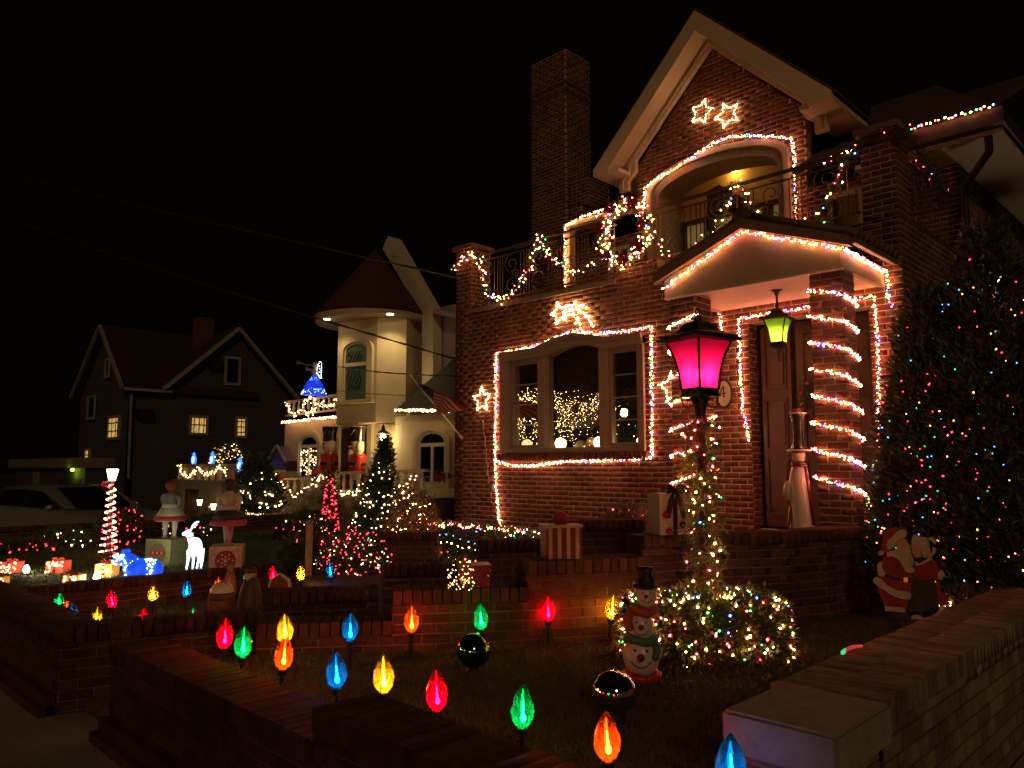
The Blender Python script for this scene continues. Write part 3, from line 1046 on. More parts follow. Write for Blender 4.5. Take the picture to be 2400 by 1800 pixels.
mb = MB()
mb.prism([V((-6.45, UY + 0.56, 5.83)), V((-6.45, UY + 0.56, 6.22)), V((-6.22, UY + 0.56, 6.28)), V((-5.65, UY + 0.56, 5.83))], (0, 0.135, 0))
mb.build('valance_box', DOORW, house)
CURT = glow_shell('lit_curtain', (0.80, 0.50, 0.16), 0.20, (0.6, 0.5, 0.34))  # light of the rooms behind put into the curtains as emission
for k in range(4):
    xa = -6.98 + k * 0.52
    f = MB()
    for a, b in (((xa, 4.30), (xa + 0.06, 5.82)), ((xa + 0.42, 4.30), (xa + 0.48, 5.82)), ((xa + 0.06, 4.30), (xa + 0.42, 4.40)), ((xa + 0.06, 5.74), (xa + 0.42, 5.82)), ((xa + 0.06, 5.02), (xa + 0.42, 5.05))):
        f.box((a[0], UY + 0.62, a[1]), (b[0], UY + 0.68, b[1]))
    fr = f.build('french_window', DOORW, house)
    c = MB()
    rows = []
    for z in (4.32, 4.9, 5.8):
        rows.append([V((xa + 0.05 + 0.38 * i / 16, UY + 0.72 + 0.018 * math.sin(i * 1.9 + k), z)) for i in range(17)])
    c.sheet(rows)
    c.build('curtain', CURT, fr, True)
    p = MB()
    p.box((xa + 0.06, UY + 0.645, 4.40), (xa + 0.42, UY + 0.65, 5.74))
    p.build('pane', pane_mat('clear_pane'), fr)
# second-floor room window at right, and the small door at left
for (xa, xb, za, zb, nm) in ((-4.25, -3.35, 4.42, 5.46, 'upper_window'), (-8.10, -7.62, 4.262, 5.46, 'balcony_door')):
    f = MB()
    f.box((xa, UY + 0.02, za), (xa + 0.07, UY + 0.10, zb))
    f.box((xb - 0.07, UY + 0.02, za), (xb, UY + 0.10, zb))
    f.box((xa + 0.071, UY + 0.02, zb - 0.07), (xb - 0.071, UY + 0.10, zb))
    f.box((xa + 0.071, UY + 0.02, za), (xb - 0.071, UY + 0.10, za + 0.07))
    f.box(((xa + xb) / 2 - 0.02, UY + 0.03, za + 0.071), ((xa + xb) / 2 + 0.02, UY + 0.09, zb - 0.071))
    fr = f.build(nm, CREAM, house)
    c = MB()
    n = int((xb - xa) / 0.03)
    c.sheet([[V((xa + 0.07 + (xb - xa - 0.14) * i / n, UY + 0.14 + 0.015 * math.sin(i * 2.1), z)) for i in range(n + 1)] for z in (za + 0.05, zb - 0.05)])
    c.build('curtain', mat('ivory_curtain', (0.55, 0.46, 0.32), 0.8, var=0.1) if nm == 'upper_window' else mat('taupe_blind', (0.25, 0.19, 0.13), 0.8), fr, True)
    p = MB()
    p.box((xa + 0.071, UY + 0.055, za + 0.071), (xb - 0.071, UY + 0.06, zb - 0.071))
    p.build('pane', pane_mat('clear_pane'), fr)
mb = MB()
mb.box((-8.22, 9.55, 4.27), (-8.08, 9.70, 5.60))
mb.build('balcony_pillar', mat('tan_pillar', (0.42, 0.27, 0.16), 0.7), house)
mb = MB()
mb.box((-8.20, 9.52, 5.605), (-6.9, 9.68, 5.68))
mb.build('pillar_beam', mat('tan_pillar', (0.42, 0.27, 0.16), 0.7), house)
# room behind everything upstairs so that no sky shows through
mb = MB()
mb.box((-9.59, UY + 1.75, 4.27), (-2.63, UY + 1.85, 5.6))
mb.build('inner_wall', DARK, house)
# ---- chimney
brick_post('chimney', -10.30, -9.37, 11.0, 11.75, 4.0, 9.83)
brick_post('chimney_shoulder', -9.372, -8.88, 11.06, 11.70, 6.62, 7.10)
brick_post('chimney_shoulder', -9.372, -9.05, 11.06, 11.70, 4.0, 6.618)
for z in (8.95, 9.12):
    mb = MB()
    mb.box((-10.315, 10.985, z), (-9.355, 11.76, z + 0.05))
    mb.build('chimney_band', BRICKS[2], house)
# ---- right wing: eaves, gutter, downpipe and side wall
brick_post('wing_wall', -3.02, -2.58, UY + 0.003, 20.0, 4.262, 5.44)
brick_post('wing_wall', -2.60, -2.575, UY + 0.005, 20.0, 0.1, 4.26)
mb = MB()
mb.box((-3.6, 9.92, 5.445), (-1.95, 20.0, 5.50))
mb.build('wing_soffit', mat('soffit_cream', (0.50, 0.40, 0.28), 0.6, var=0.06), house)
mb = MB()
mb.box((-3.30, 9.78, 5.505), (-1.90, 9.92, 5.66))
mb.box((-2.04, 9.92, 5.505), (-1.90, 20.0, 5.66))
mb.build('gutter', mat('brown_gutter', (0.05, 0.028, 0.018), 0.5), house)
mb = MB()
mb.prism([V((-3.4, 9.85, 5.67)), V((-1.92, 9.85, 5.67)), V((-3.4, 13.0, 7.6)), V((-4.4, 13.0, 7.6))], (0, 0, 0.05))
mb.prism([V((-1.92, 9.86, 5.662)), V((-1.92, 20, 5.662)), V((-3.6, 20, 7.3)), V((-3.6, 12.9, 7.3))], (0, 0, 0.05))
mb.build('wing_roof', TILE, house)
mb = MB()
mb.tube([V((-2.10, 9.95, 5.46)), V((-2.12, 10.05, 5.30)), V((-2.50, 10.50, 5.10)), V((-2.52, 10.53, 4.95)), V((-2.52, 10.53, 0.4))], 0.045, 10)
mb.build('downpipe', mat('dark_bronze_pipe', (0.018, 0.012, 0.009), 0.4), house, True)

# ---- picture window
fw2 = thing('picture_window', 'wide front window with arched centre in taupe frame, reflecting a lit tree', 'window', (-7.16, FY, WZ0))
fw2.parent = None
fwin = fw2
def fbox(name, a, b, m=FRAME):
    mb = MB()
    mb.box(a, b)
    return mb.build(name, m, fwin)
YW = FY + 0.02
mb = MB()
mb.box((WX0, YW - 0.07, WZ0), (WX0 + 0.17, YW + 0.20, 3.38))
mb.box((WX1 - 0.10, YW - 0.07, WZ0), (WX1, YW + 0.20, 3.38))
mb.box((WX0 + 0.171, YW - 0.04, WZ0), (WX1 - 0.101, YW + 0.20, WZ0 + 0.07))
mb.build('frame', FRAME, fwin)
# head with the arch in the middle
mb = MB()
xs = [WX0 + (WX1 - WX0) * i / 48 for i in range(49)]
for a, b in zip(xs, xs[1:]):
    def lo(x):
        c, hw = -7.08, 0.56
        return 3.27 + (0.13 * math.cos((x - c) / hw * PI / 2) if abs(x - c) < hw else 0.0)
    mb.prism([V((a, YW - 0.09, lo(a))), V((b, YW - 0.09, lo(b))), V((b, YW - 0.09, win_top(b) + 0.01)), V((a, YW - 0.09, win_top(a) + 0.01))], (0, 0.27, 0))
mb.build('arched_head', FRAME, fwin)
mb = MB()
for a, b in zip(xs, xs[1:]):
    mb.prism([V((a, YW - 0.12, win_top(a) - 0.03)), V((b, YW - 0.12, win_top(b) - 0.03)), V((b, YW - 0.12, win_top(b) + 0.035)), V((a, YW - 0.12, win_top(a) + 0.035))], (0, 0.028, 0))
mb.build('head_moulding', FRAME, fwin)
for xm in (-7.66, -6.515):
    fbox('mullion', (xm - 0.065, YW - 0.05, WZ0 + 0.071), (xm + 0.065, YW + 0.16, 3.30))
for (xa, xb) in ((-8.33, -7.725), (-6.45, -5.93)):
    for a, b in (((xa, WZ0 + 0.071), (xa + 0.045, 3.268)), ((xb - 0.045, WZ0 + 0.071), (xb, 3.268)), ((xa + 0.046, 3.20), (xb - 0.046, 3.268)), ((xa + 0.046, WZ0 + 0.071), (xb - 0.046, WZ0 + 0.12))):
        fbox('sash', (a[0], YW + 0.0, a[1]), (b[0], YW + 0.07, b[1]))
    for k in range(1, 4):
        z = WZ0 + 0.12 + (3.20 - WZ0 - 0.12) * k / 4
        fbox('glazing_bar', (xa + 0.046, YW + 0.02, z - 0.009), (xb - 0.046, YW + 0.05, z + 0.009))
GL = pane_mat('mirror_pane', (0.85, 0.83, 0.80), 1.5, 0.0, 1.6)
for (xa, xb) in ((-8.28, -7.77), (-6.40, -5.98), (-7.594, -6.581)):
    mb = MB()
    if xb - xa > 0.9:
        pts = [V((xa, YW + 0.06, WZ0 + 0.071)), V((xb, YW + 0.06, WZ0 + 0.071)), V((xb, YW + 0.06, 3.275))]
        pts += [V((-7.08 + 0.5 * math.cos(PI * i / 14), YW + 0.06, 3.275 + 0.14 * math.sin(PI * i / 14))) for i in range(1, 14)]
        pts += [V((xa, YW + 0.06, 3.275))]
        mb.prism(pts, (0, 0.006, 0))
    else:
        mb.box((xa, YW + 0.035, WZ0 + 0.10), (xb, YW + 0.041, 3.21))
    mb.build('pane', GL, fwin)
# brick sill on edge
sill = MB()
sill.box((WX0 - 0.05, FY - 0.002, WZ0 - 0.115), (WX1 + 0.05, FY + 0.1, WZ0 - 0.006))
so_ = sill.build('window_sill', MORTAR, house)
for i in range(int((WX1 - WX0 + 0.1) / 0.069)):
    x = WX0 - 0.05 + 0.069 * (i + 0.5)
    HB.one((x, FY - 0.02, WZ0 - 0.058), (1, 0, 0), (0, 0, 1), (0, -1, 0), 0.029, 0.05, 0.045, so_)
# ---- the room behind the window
mb = MB()
mb.box((-8.9, FY + 2.0, 1.0), (-5.4, FY + 2.05, 4.0))
mb.box((-8.95, FY + 0.22, 1.0), (-8.9, FY + 2.05, 4.0))
mb.box((-5.4, FY + 0.22, 1.0), (-5.35, FY + 2.05, 4.0))
mb.box((-8.9, FY + 0.22, 3.95), (-5.4, FY + 2.0, 4.0))
mb.box((-8.9, FY + 0.22, 1.72), (-5.4, FY + 2.0, 1.80))
mb.build('front_room', mat('brown_room_wall', (0.09, 0.055, 0.03), 0.9), house)

# ---- entrance: doors, porch columns, pediment roof
door = MB()
door.box((DX0 + 0.055, FY + 0.24, 0.95), (DX1 - 0.004, FY + 0.30, DZ - 0.004))
dr = door.build('door_frame', DOORW, house)
def leaf_door(xa, xb, panels):
    mb = MB()
    mb.box((xa, FY + 0.17, 0.97), (xb, FY + 0.235, DZ - 0.05))
    d = mb.build('entrance_door', DOORW, house)
    for (za, zb) in panels:
        p = MB()
        w = xb - xa
        for a, b, c_, e in ((0.14, 0.17, za, zb), (0.83, 0.86, za, zb)):
            p.box((xa + w * a, FY + 0.145, za), (xa + w * b, FY + 0.169, zb))
        p.box((xa + w * 0.171, FY + 0.145, zb - 0.025), (xa + w * 0.829, FY + 0.169, zb))
        p.box((xa + w * 0.171, FY + 0.145, za), (xa + w * 0.829, FY + 0.169, za + 0.025))
        p.box((xa + w * 0.24, FY + 0.155, za + 0.06), (xa + w * 0.76, FY + 0.169, zb - 0.06))
        p.build('panel', DOORW, d)
    return d
leaf_door(-4.29, -3.93, [(1.10, 1.75), (1.85, 2.45), (2.55, 3.20)])
d_ = leaf_door(-3.86, -3.30, [(1.10, 1.75), (1.85, 2.45), (2.55, 3.20)])
leaf_door(-3.27, -2.99, [(1.10, 1.75), (1.85, 2.45), (2.55, 3.20)])
mb = MB()
mb.tube([V((-3.80, FY + 0.13, 2.0)), V((-3.80, FY + 0.10, 2.02)), V((-3.80, FY + 0.10, 2.16)), V((-3.80, FY + 0.13, 2.18))], 0.011, 6)
mb.build('handle', mat('brass', (0.5, 0.32, 0.1), 0.3, metal=1), d_)
sl_ = MB()
sl_.box((DX0 + 0.06, FY - 0.10, 0.80), (DX1 - 0.003, FY + 0.235, 0.945))
so2 = sl_.build('door_step', MORTAR, house)
for i in range(20):
    HB.one((DX0 + 0.085 + i * 0.068, FY - 0.06, 0.885), (1, 0, 0), (0, 0, 1), (0, -1, 0), 0.029, 0.062, 0.05, so2)
brick_post('porch_column', -3.115, -2.81, 7.285, 7.58, 0.8, 3.527)
brick_post('porch_column', -4.705, -4.37, 7.285, 7.58, 0.8, 3.527)
# half pier of the facade behind the left column
PF, PZ, PAX = 7.25, 3.53, -3.775
mb = MB()
pts = [(-4.75, PZ), (-2.80, PZ), (-2.80, 3.735), (PAX, 4.10), (-4.75, 3.735)]
mb.prism([V((x, PF, z)) for x, z in pts], (0, 0.08, 0))
mb.build('pediment', mat('tan_render', (0.40, 0.30, 0.19), 0.75, var=0.10, scale=4, bump=0.3, stain=0.2), house)
mb = MB()
mb.box((-2.86, PF + 0.081, PZ), (-2.80, FY - 0.002, 3.735))
mb.build('porch_fascia', mat('tan_render', (0.4, 0.3, 0.19)), house)
mb = MB()
mb.box((-4.75, PF + 0.081, PZ), (-4.69, FY - 0.002, 3.735))
mb.build('porch_fascia', mat('tan_render', (0.4, 0.3, 0.19)), house)
mb = MB()
mb.box((-4.688, PF + 0.082, PZ - 0.02 + 0.03), (-2.862, FY - 0.002, PZ + 0.06))
mb.build('porch_ceiling', mat('porch_ceiling_white', (0.60, 0.40, 0.27), 0.6, var=0.06), house)
mb = MB()
mb.box((-4.755, PF - 0.006, PZ - 0.018), (-2.795, PF + 0.07, PZ - 0.001))
mb.build('pediment_bead', CREAM, house)
# raking trim boards above the pediment
TRIM = mat('brown_trim', (0.20, 0.12, 0.07), 0.6, var=0.12)
mb = MB()
for xe in (-4.86, -2.69):
    mb.prism([V((PAX, PF - 0.06, 4.105)), V((xe, PF - 0.06, 3.705)), V((xe, PF - 0.06, 3.80)), V((PAX, PF - 0.06, 4.21))], (0, 0.10, 0))
mb.build('raking_trim', TRIM, house)
mb = MB()
for xe in (-4.88, -2.67):
    mb.prism([V((PAX, PF - 0.02, 4.212)), V((xe, PF - 0.02, 3.80)), V((xe, PF - 0.02, 3.825)), V((PAX, PF - 0.02, 4.24))], (0, FY - PF + 0.01, 0))
mb.build('porch_roof', TILE, house)
for sg in (-1, 1):
    xe = PAX + sg * 1.13
    for i in range(9):
        yy = PF + 0.06 + i * 0.128
        mb = MB()
        a, b = V((PAX + sg * 0.05, yy, 4.245)), V((xe, yy, 3.83))
        mb.tube([a, b], [0.045, 0.052], 8)
        mb.build('barrel_tile', mat('barrel_tile', (0.15, 0.075, 0.048), 0.7, var=0.3, scale=14, bump=0.3), house, True)
mb = MB()
mb.box((-2.70, PF + 0.0, 3.735), (-2.655, FY - 0.003, 3.79))
mb.build('porch_gutter', TRIM, house)
mb = MB()
mb.box((-4.895, PF + 0.0, 3.735), (-4.85, FY - 0.003, 3.79))
mb.build('porch_gutter', TRIM, house)
mb = MB()
mb.tube([V((PAX, PF - 0.05, 4.25)), V((PAX, FY, 4.25))], 0.085, 12)
mb.build('ridge_tile', TILE, house, True)
HB.finish()

# ================================================================== LIGHTS AND DECORATIONS OF THE BRICK HOUSE
def xz(pts, y):
    return [V((x, y, z)) for x, z in pts]
def px(pts, y):
    return [P(x, yy, 'y', y) for x, yy in pts]
STR = 'mini-light strings on the brick house'
string_lights('thick multicoloured mini lights framing the wide front window', xz([(-8.50, 0.79), (-8.58, 1.3), (-8.60, 1.74), (-8.60, 2.6), (-8.59, 3.41), (-8.1, 3.43), (-7.64, 3.45), (-7.31, 3.54), (-6.98, 3.575), (-6.6, 3.49), (-6.1, 3.46), (-5.69, 3.46), (-5.70, 2.6), (-5.72, 1.77), (-6.4, 1.74), (-7.2, 1.73), (-7.9, 1.665), (-8.3, 1.68), (-8.58, 1.74)], FY - 0.045), 78, 0.026, seed=1, group=STR)
string_lights('multicoloured mini lights along the arch under the gable', px([(1507, 500), (1512, 440), (1535, 422), (1560, 408), (1590, 389), (1620, 370), (1650, 350), (1680, 330), (1715, 321), (1750, 317), (1785, 318), (1820, 320), (1856, 325), (1862, 360), (1868, 520)], UY - 0.12), 75, 0.028, seed=2, group=STR)
string_lights('multicoloured mini lights under the porch gable eaves', xz([(-4.74, 3.63), (-4.4, 3.79), (-4.1, 3.93), (PAX, 4.075), (-3.4, 3.93), (-3.1, 3.82), (-2.81, 3.71)], PF - 0.035) + [V((-2.765, 7.25, 3.70)), V((-2.765, 7.8, 3.68)), V((-2.765, 8.36, 3.67)), V((-2.75, 8.37, 3.55)), V((-2.76, 8.36, 3.42)), V((-2.72, 8.36, 3.30))], 70, 0.024, seed=3, group=STR)
string_lights('multicoloured mini lights around the front doorway', xz([(-4.36, 1.95), (-4.43, 2.3), (-4.45, 2.8), (-4.45, 3.40), (-4.0, 3.415), (-3.5, 3.43), (-2.9, 3.44), (-2.88, 3.0), (-2.89, 2.5), (-2.91, 2.2), (-2.88, 1.7)], FY - 0.05), 75, 0.022, seed=4, group=STR)
string_lights('short dangling bit of mini lights left of the doorway', xz([(-4.70, 3.51), (-4.68, 3.35), (-4.65, 3.20)], FY - 0.04), 80, 0.022, seed=5, group=STR)
def wrap(label, x0, x1, y0, y1, z0, z1, turns, sgn, seed):
    pts = []
    e = 0.025
    ring = [(x0 - e, y0 - e, 0.0), (x1 + e, y0 - e, 0.36), (x1 + e, y1 + e, 0.62), (x0 - e, y1 + e, 0.84)] if sgn > 0 else [(x1 + e, y0 - e, 0.0), (x0 - e, y0 - e, 0.36), (x0 - e, y1 + e, 0.62), (x1 + e, y1 + e, 0.84)]
    p = (z0 - z1) / turns
    for k in range(turns):
        for (x, y, f) in ring:
            pts.append(V((x, y, z0 - p * (k + f))))
    string_lights(label, pts, 78, 0.020, seed=seed, group=STR)
wrap('mini lights spiralling round the right porch column', -3.115, -2.81, 7.285, 7.58, 3.36, 1.30, 8, 1, 6)
wrap('mini lights spiralling round the left porch column', -4.705, -4.37, 7.285, 7.58, 3.30, 1.30, 7, -1, 7)
string_lights('coloured bulbs along the high gutter at top right', [V((-3.0, 9.74, 5.70)), V((-2.5, 9.74, 5.71)), V((-1.98, 9.74, 5.705))], 22, 0.02, seed=8, r=0.012)
string_lights('mini lights on the small balcony pillar', [V((-8.13, 9.50, 4.45)), V((-8.13, 9.50, 5.62)), V((-7.7, 9.49, 5.70)), V((-7.1, 9.49, 5.72))], 60, 0.03, [(LW, 5), (LY, 3), (LR, 1)], seed=9)
string_lights('few mini lights on the edge of the upper side window', px([(1905, 385), (1935, 375), (1965, 368), (2008, 352)], FY + 0.3), 28, 0.04, [(LW, 3), (LY, 2), (LR, 1)], seed=10, r=0.008)

# star-shaped light frames
def star(label, c, r, y_n=1.0, seed=1, rot=0.0, inner=0.50, n=5, group='star light frames'):
    c = V(c)
    t = thing('star_light', label, 'star light', c, group)
    pts = []
    for i in range(2 * n):
        a = PI / 2 + rot + PI * i / n
        q = r if i % 2 == 0 else r * inner
        pts.append(c + V((math.cos(a) * q, 0, math.sin(a) * q)))
    loop = pts + [pts[0]]
    f = MB()
    f.tube(pts, 0.006, 5, closed=True)
    f.build('frame', WHITE, t)
    rng = np.random.default_rng(seed)
    b = resample(loop, 0.033)
    
    bulbs([p + V(rng.normal(size=3) * 0.005) for p in b], [(LW, 1)], 0.0080, t, rng)
    return t
star('upper left star of white mini lights on the gable', (-6.15, UY - 0.05, 7.30), 0.205, rot=-0.35, seed=21)
star('lower right star of white mini lights on the gable', (-5.70, UY - 0.05, 7.10), 0.215, rot=0.28, seed=22)
star('star of white mini lights on the wall left of the front window', (-8.91, FY - 0.045, 2.72), 0.20, rot=0.05, seed=23)
star('star of white mini lights half hidden behind the pink lantern', (-5.37, FY - 0.045, 2.66), 0.22, rot=0.1, seed=24)
# shooting star over the window
t = thing('shooting_star_light', 'shooting star of warm bulbs with curved tails above the front window', 'star light', (-7.27, FY - 0.05, 3.9))
c = V((-7.27, FY - 0.05, 3.87))
pts = []
for i in range(10):
    a = PI / 2 + 0.25 + PI * i / 5
    q = 0.17 if i % 2 == 0 else 0.075
    pts.append(c + V((math.cos(a) * q, 0, math.sin(a) * q)))
f = MB()
f.tube(pts, 0.006, 5, closed=True)
tails = [px([(1318, 722), (1345, 712), (1365, 716), (1375, 717)], FY - 0.05), px([(1322, 730), (1350, 722), (1375, 738), (1393, 765)], FY - 0.05), px([(1322, 738), (1340, 735), (1355, 755), (1372, 788)], FY - 0.05)]
for tl in tails:
    f.tube(tl, 0.006, 5)
f.build('frame', WHITE, t)
rng = np.random.default_rng(31)
b = resample(pts + [pts[0]], 0.05)
for tl in tails:
    b += [p + V((rng.normal() * 0.02, 0, rng.normal() * 0.02)) for p in resample(tl, 0.042)]
bulbs(b, [(LW, 1)], 0.012, t, rng)

# greenery swags on the balcony rail
def garland(label, path, rad, per_m, lights=None, seed=1, group=None, name='garland', cat='garland', lr=0.0085, lp=26, leafm=LEAF, bows=0, length=0.085, nper=9):
    path = [V(p) for p in path]
    t = thing(name, label, cat, path[0], group)
    pts = resample(path, 1.0 / per_m)
    st = MB()
    st.tube(resample(path, 0.05), 0.008, 5)
    st.build('stem', BARK, t)
    needles('needles', pts, nper, length, 0.009, leafm, t, seed, spread=rad * 0.45)
    if lights:
        rng = np.random.default_rng(seed)
        L = plen(path)
        lpz = resample(path, 1.0 / lp)
        bulbs([p + V(rng.normal(size=3) * rad * 0.62) for p in lpz], lights, lr, t, rng)
    rg = random.Random(seed)
    for k in range(bows):
        p = path[0].lerp(path[-1], 0) if bows == 1 else pts[int((k + 0.5) / bows * len(pts))]
        bow(p + V((0, -rad, 0)), 0.09, t)
    return t
BOWM = mat('red_velvet', (0.30, 0.012, 0.014), 0.6, var=0.2)
def bow(c, s, parent, m=None, name='bow', n=None):
    c = V(c)
    mb = MB()
    for sg in (-1, 1):
        rows = []
        for i in range(9):
            a = 2 * PI * i / 8
            x = sg * s * (0.55 - 0.55 * math.cos(a))
            z = s * 0.42 * math.sin(a)
            rows.append([c + V((x, -0.2 * s, z)), c + V((x, 0.25 * s, z))])
        mb.sheet(rows)
        mb.sheet([[c + V((sg * s * 0.05, -0.22 * s, 0)), c + V((sg * s * 0.3, -0.2 * s, -0.05 * s))], [c + V((sg * s * 0.35, -0.3 * s, -1.0 * s)), c + V((sg * s * 0.72, -0.25 * s, -0.9 * s))]])
    mb.ell(c + V((0, -0.1 * s, 0)), s * 0.18, 8, 6)
    return mb.build(name, m or BOWM, parent, True)
GRN = [(LW, 5), (LY, 3), (LR, 3), (LG, 1.2), (LB, 0.6)]
garland('lit evergreen swag on the left balcony railing and corner post', px([(1062, 632), (1085, 605), (1110, 592), (1124, 612), (1132, 655), (1148, 692), (1172, 703), (1203, 688), (1232, 645), (1247, 595), (1266, 552), (1284, 588), (1300, 613), (1326, 628), (1345, 640)], FY - 0.05), 0.05, 42, GRN, seed=51, lp=34)
garland('thin evergreen swag between the balcony pillar and the wreath', px([(1345, 642), (1372, 630), (1400, 618), (1425, 605)], FY - 0.04), 0.045, 42, GRN, seed=52, lp=12)
garland('lit evergreen swag right of the balcony wreath', px([(1530, 560), (1548, 585), (1575, 605), (1603, 612), (1630, 598), (1652, 566), (1672, 545), (1690, 508), (1702, 470), (1722, 430), (1742, 438), (1755, 470), (1762, 500), (1768, 520)], FY - 0.06), 0.065, 46, GRN, seed=53, lp=21)
garland('evergreen swag hanging before the upper side window', px([(1895, 520), (1915, 510), (1940, 480), (1955, 445), (1968, 410), (1985, 375), (2010, 348)], FY - 0.04), 0.06, 46, GRN, seed=54, lp=17)
garland('dark unlit evergreen draped over the right balcony pier', px([(2008, 350), (2040, 325), (2080, 318), (2120, 312)], FY - 0.05) + [V((-2.56, 8.6, 5.15)), V((-2.56, 9.2, 5.05)), V((-2.6, 9.9, 4.95)), V((-2.62, 10.3, 5.0))], 0.09, 50, [(LR, 2), (LB, 1)], seed=55, lp=4, lr=0.005, length=0.11)
# wreath
wc = V((-6.06, FY - 0.08, 4.80))
ring = [wc + V((0.37 * math.cos(a), 0, 0.40 * math.sin(a))) for a in [2 * PI * i / 40 for i in range(41)]]
wr = garland('round lit evergreen wreath with red flowers on the balcony railing', ring, 0.085, 60, GRN, seed=56, name='wreath', cat='wreath', lp=88, length=0.11, nper=16, leafm=HEDGE_LEAF, lr=0.0095)
for k, a in enumerate((0.1, 1.0, 2.0, 2.9, 4.0, 4.8, 5.6)):
    q = wc + V((0.37 * math.cos(a), -0.09, 0.40 * math.sin(a)))
    mb = MB()
    for i in range(6):
        b = 2 * PI * i / 6 + k
        d = V((math.cos(b), -0.25, math.sin(b)))
        s = V((-math.sin(b), 0, math.cos(b)))
        mb.add([q, q + d * 0.06 + s * 0.032, q + d * 0.12, q + d * 0.06 - s * 0.032], [(0, 1, 2, 3)])
    mb.build('poinsettia', BOWM, wr)

# ------------------------------------------------------------------ lanterns
def lantern(label, base, s, col, strength, hang=False, rot=0.0, group=None, core=None):
    """square flared-glass lantern; base = bottom of glass; s = glass height"""
    base = V(base)
    xd = V((math.cos(rot), math.sin(rot), 0))
    t = thing('lantern', label, 'lantern', base, group)
    hw = [(0.275, 0.0), (0.285, 0.15), (0.315, 0.4), (0.365, 0.65), (0.44, 0.88), (0.485, 1.0)]
    prof = [(r * s * 1.414 * 0.95, h * s) for r, h in hw]
    g_ = MB()
    y = ZA.cross(xd)
    cs = [(1, 1), (-1, 1), (-1, -1), (1, -1)]
    for (a, b), (c_, d) in zip(cs, cs[1:] + cs[:1]):
        rows = [[base + ZA * (h * s) + xd * (a * r * s * 0.95) + y * (b * r * s * 0.95), base + ZA * (h * s) + xd * (c_ * r * s * 0.95) + y * (d * r * s * 0.95)] for r, h in hw]
        g_.sheet(rows)
    gm = bpy.data.materials.get('glass_' + str(round(col[0], 2)) + str(round(col[1], 2)))
    if not gm:
        gm = bpy.data.materials.new('glass_' + str(round(col[0], 2)) + str(round(col[1], 2)))
        gm.use_nodes = True
        n_, l_ = gm.node_tree.nodes, gm.node_tree.links
        n_.clear()
        tr = n_.new('ShaderNodeBsdfTranslucent')
        tr.inputs[0].default_value = (*col, 1)
        tp = n_.new('ShaderNodeBsdfTransparent')
        tp.inputs[0].default_value = (*col, 1)
        gl = n_.new('ShaderNodeBsdfGlossy')
        gl.inputs['Roughness'].default_value = 0.15
        m1 = n_.new('ShaderNodeMixShader')
        m1.inputs[0].default_value = 0.06
        m2 = n_.new('ShaderNodeMixShader')
        m2.inputs[0].default_value = 0.04
        oo = n_.new('ShaderNodeOutputMaterial')
        l_.new(tr.outputs[0], m1.inputs[1])
        l_.new(tp.outputs[0], m1.inputs[2])
        l_.new(m1.outputs[0], m2.inputs[1])
        l_.new(gl.outputs[0], m2.inputs[2])
        l_.new(m2.outputs[0], oo.inputs[0])
    g_.build('glass', gm, t)
    f = MB()
    for a, b in cs:
        f.tube([base + ZA * (h * s) + xd * (a * r * s * 0.97) + y * (b * r * s * 0.97) for r, h in hw], s * 0.028, 5)
    f.build('corner_bar', IRON, t)
    def sq(prof, nm):
        m = MB()
        m.lathe([(r * s * 1.414, h * s) for r, h in prof], base, 4, 0, ZA, xd, a0=PI / 4)
        return m.build(nm, IRON, t)
    sq([(0.30, -0.16), (0.31, -0.13), (0.27, -0.11), (0.27, -0.02), (0.30, 0.0), (0.28, 0.015)], 'base_block')
    sq([(0.50, 1.0), (0.62, 1.02), (0.63, 1.07), (0.58, 1.09), (0.56, 1.13), (0.40, 1.19), (0.30, 1.27), (0.22, 1.38), (0.15, 1.44), (0.08, 1.46), (0.06, 1.52)], 'roof')
    # finial ring
    m = MB()
    m.lathe([(0.03 * s, 1.5 * s), (0.06 * s, 1.55 * s), (0.025 * s, 1.6 * s)], base, 8)
    m.tube([base + ZA * (1.66 * s) + xd * (0.065 * s * math.cos(a)) + ZA * (0.075 * s * math.sin(a)) for a in [2 * PI * i / 12 for i in range(12)]], 0.016 * s, 5, closed=True)
    m.tube([base + ZA * (1.66 * s) + y * (0.065 * s * math.cos(a)) + ZA * (0.075 * s * math.sin(a)) for a in [2 * PI * i / 12 for i in range(12)]], 0.016 * s, 5, closed=True)
    m.build('finial', IRON, t, True)
    # scroll arms below the base block
    for a, b in cs:
        d = (xd * a + y * b).normalized()
        m = MB()
        pts = [base + d * (0.34 * s) + ZA * (0.16 * s), base + d * (0.42 * s) + ZA * (0.10 * s), base + d * (0.36 * s) - ZA * (0.02 * s)]
        for i in range(12):
            q = -PI * 0.1 - 2 * PI * 0.8 * i / 11
            rr_ = 0.13 * s * (1 - 0.5 * i / 11)
            pts.append(base + d * (0.24 * s + rr_ * math.cos(q)) + ZA * (-0.28 * s + rr_ * math.sin(q)))
        m.tube(pts, 0.016 * s, 5)
        m.build('scroll_arm', IRON, t, True)
    lamp = MB()
    lamp.ell(base + ZA * (0.30 * s), (0.09 * s, 0.09 * s, 0.13 * s), 12, 8)
    lamp.build('lamp', em('lantern_lamp_' + str(round(col[0], 2)), core or (1, 0.8, 0.6), strength), t, True)
    return t
lb = V((-2.96, 4.95, 2.215))
lantern('magenta-lit black post lantern with flared glass above the hedge', lb, 0.345, (1.0, 0.012, 0.13), 95, rot=R(-14), core=(1.0, 0.45, 0.5))
hb = V((-3.70, 7.80, 2.97))
hl = lantern('lime-green lit hanging lantern under the porch ceiling', hb, 0.245, (0.60, 0.95, 0.10), 48, rot=R(8), core=(0.95, 1.0, 0.4))
m = MB()
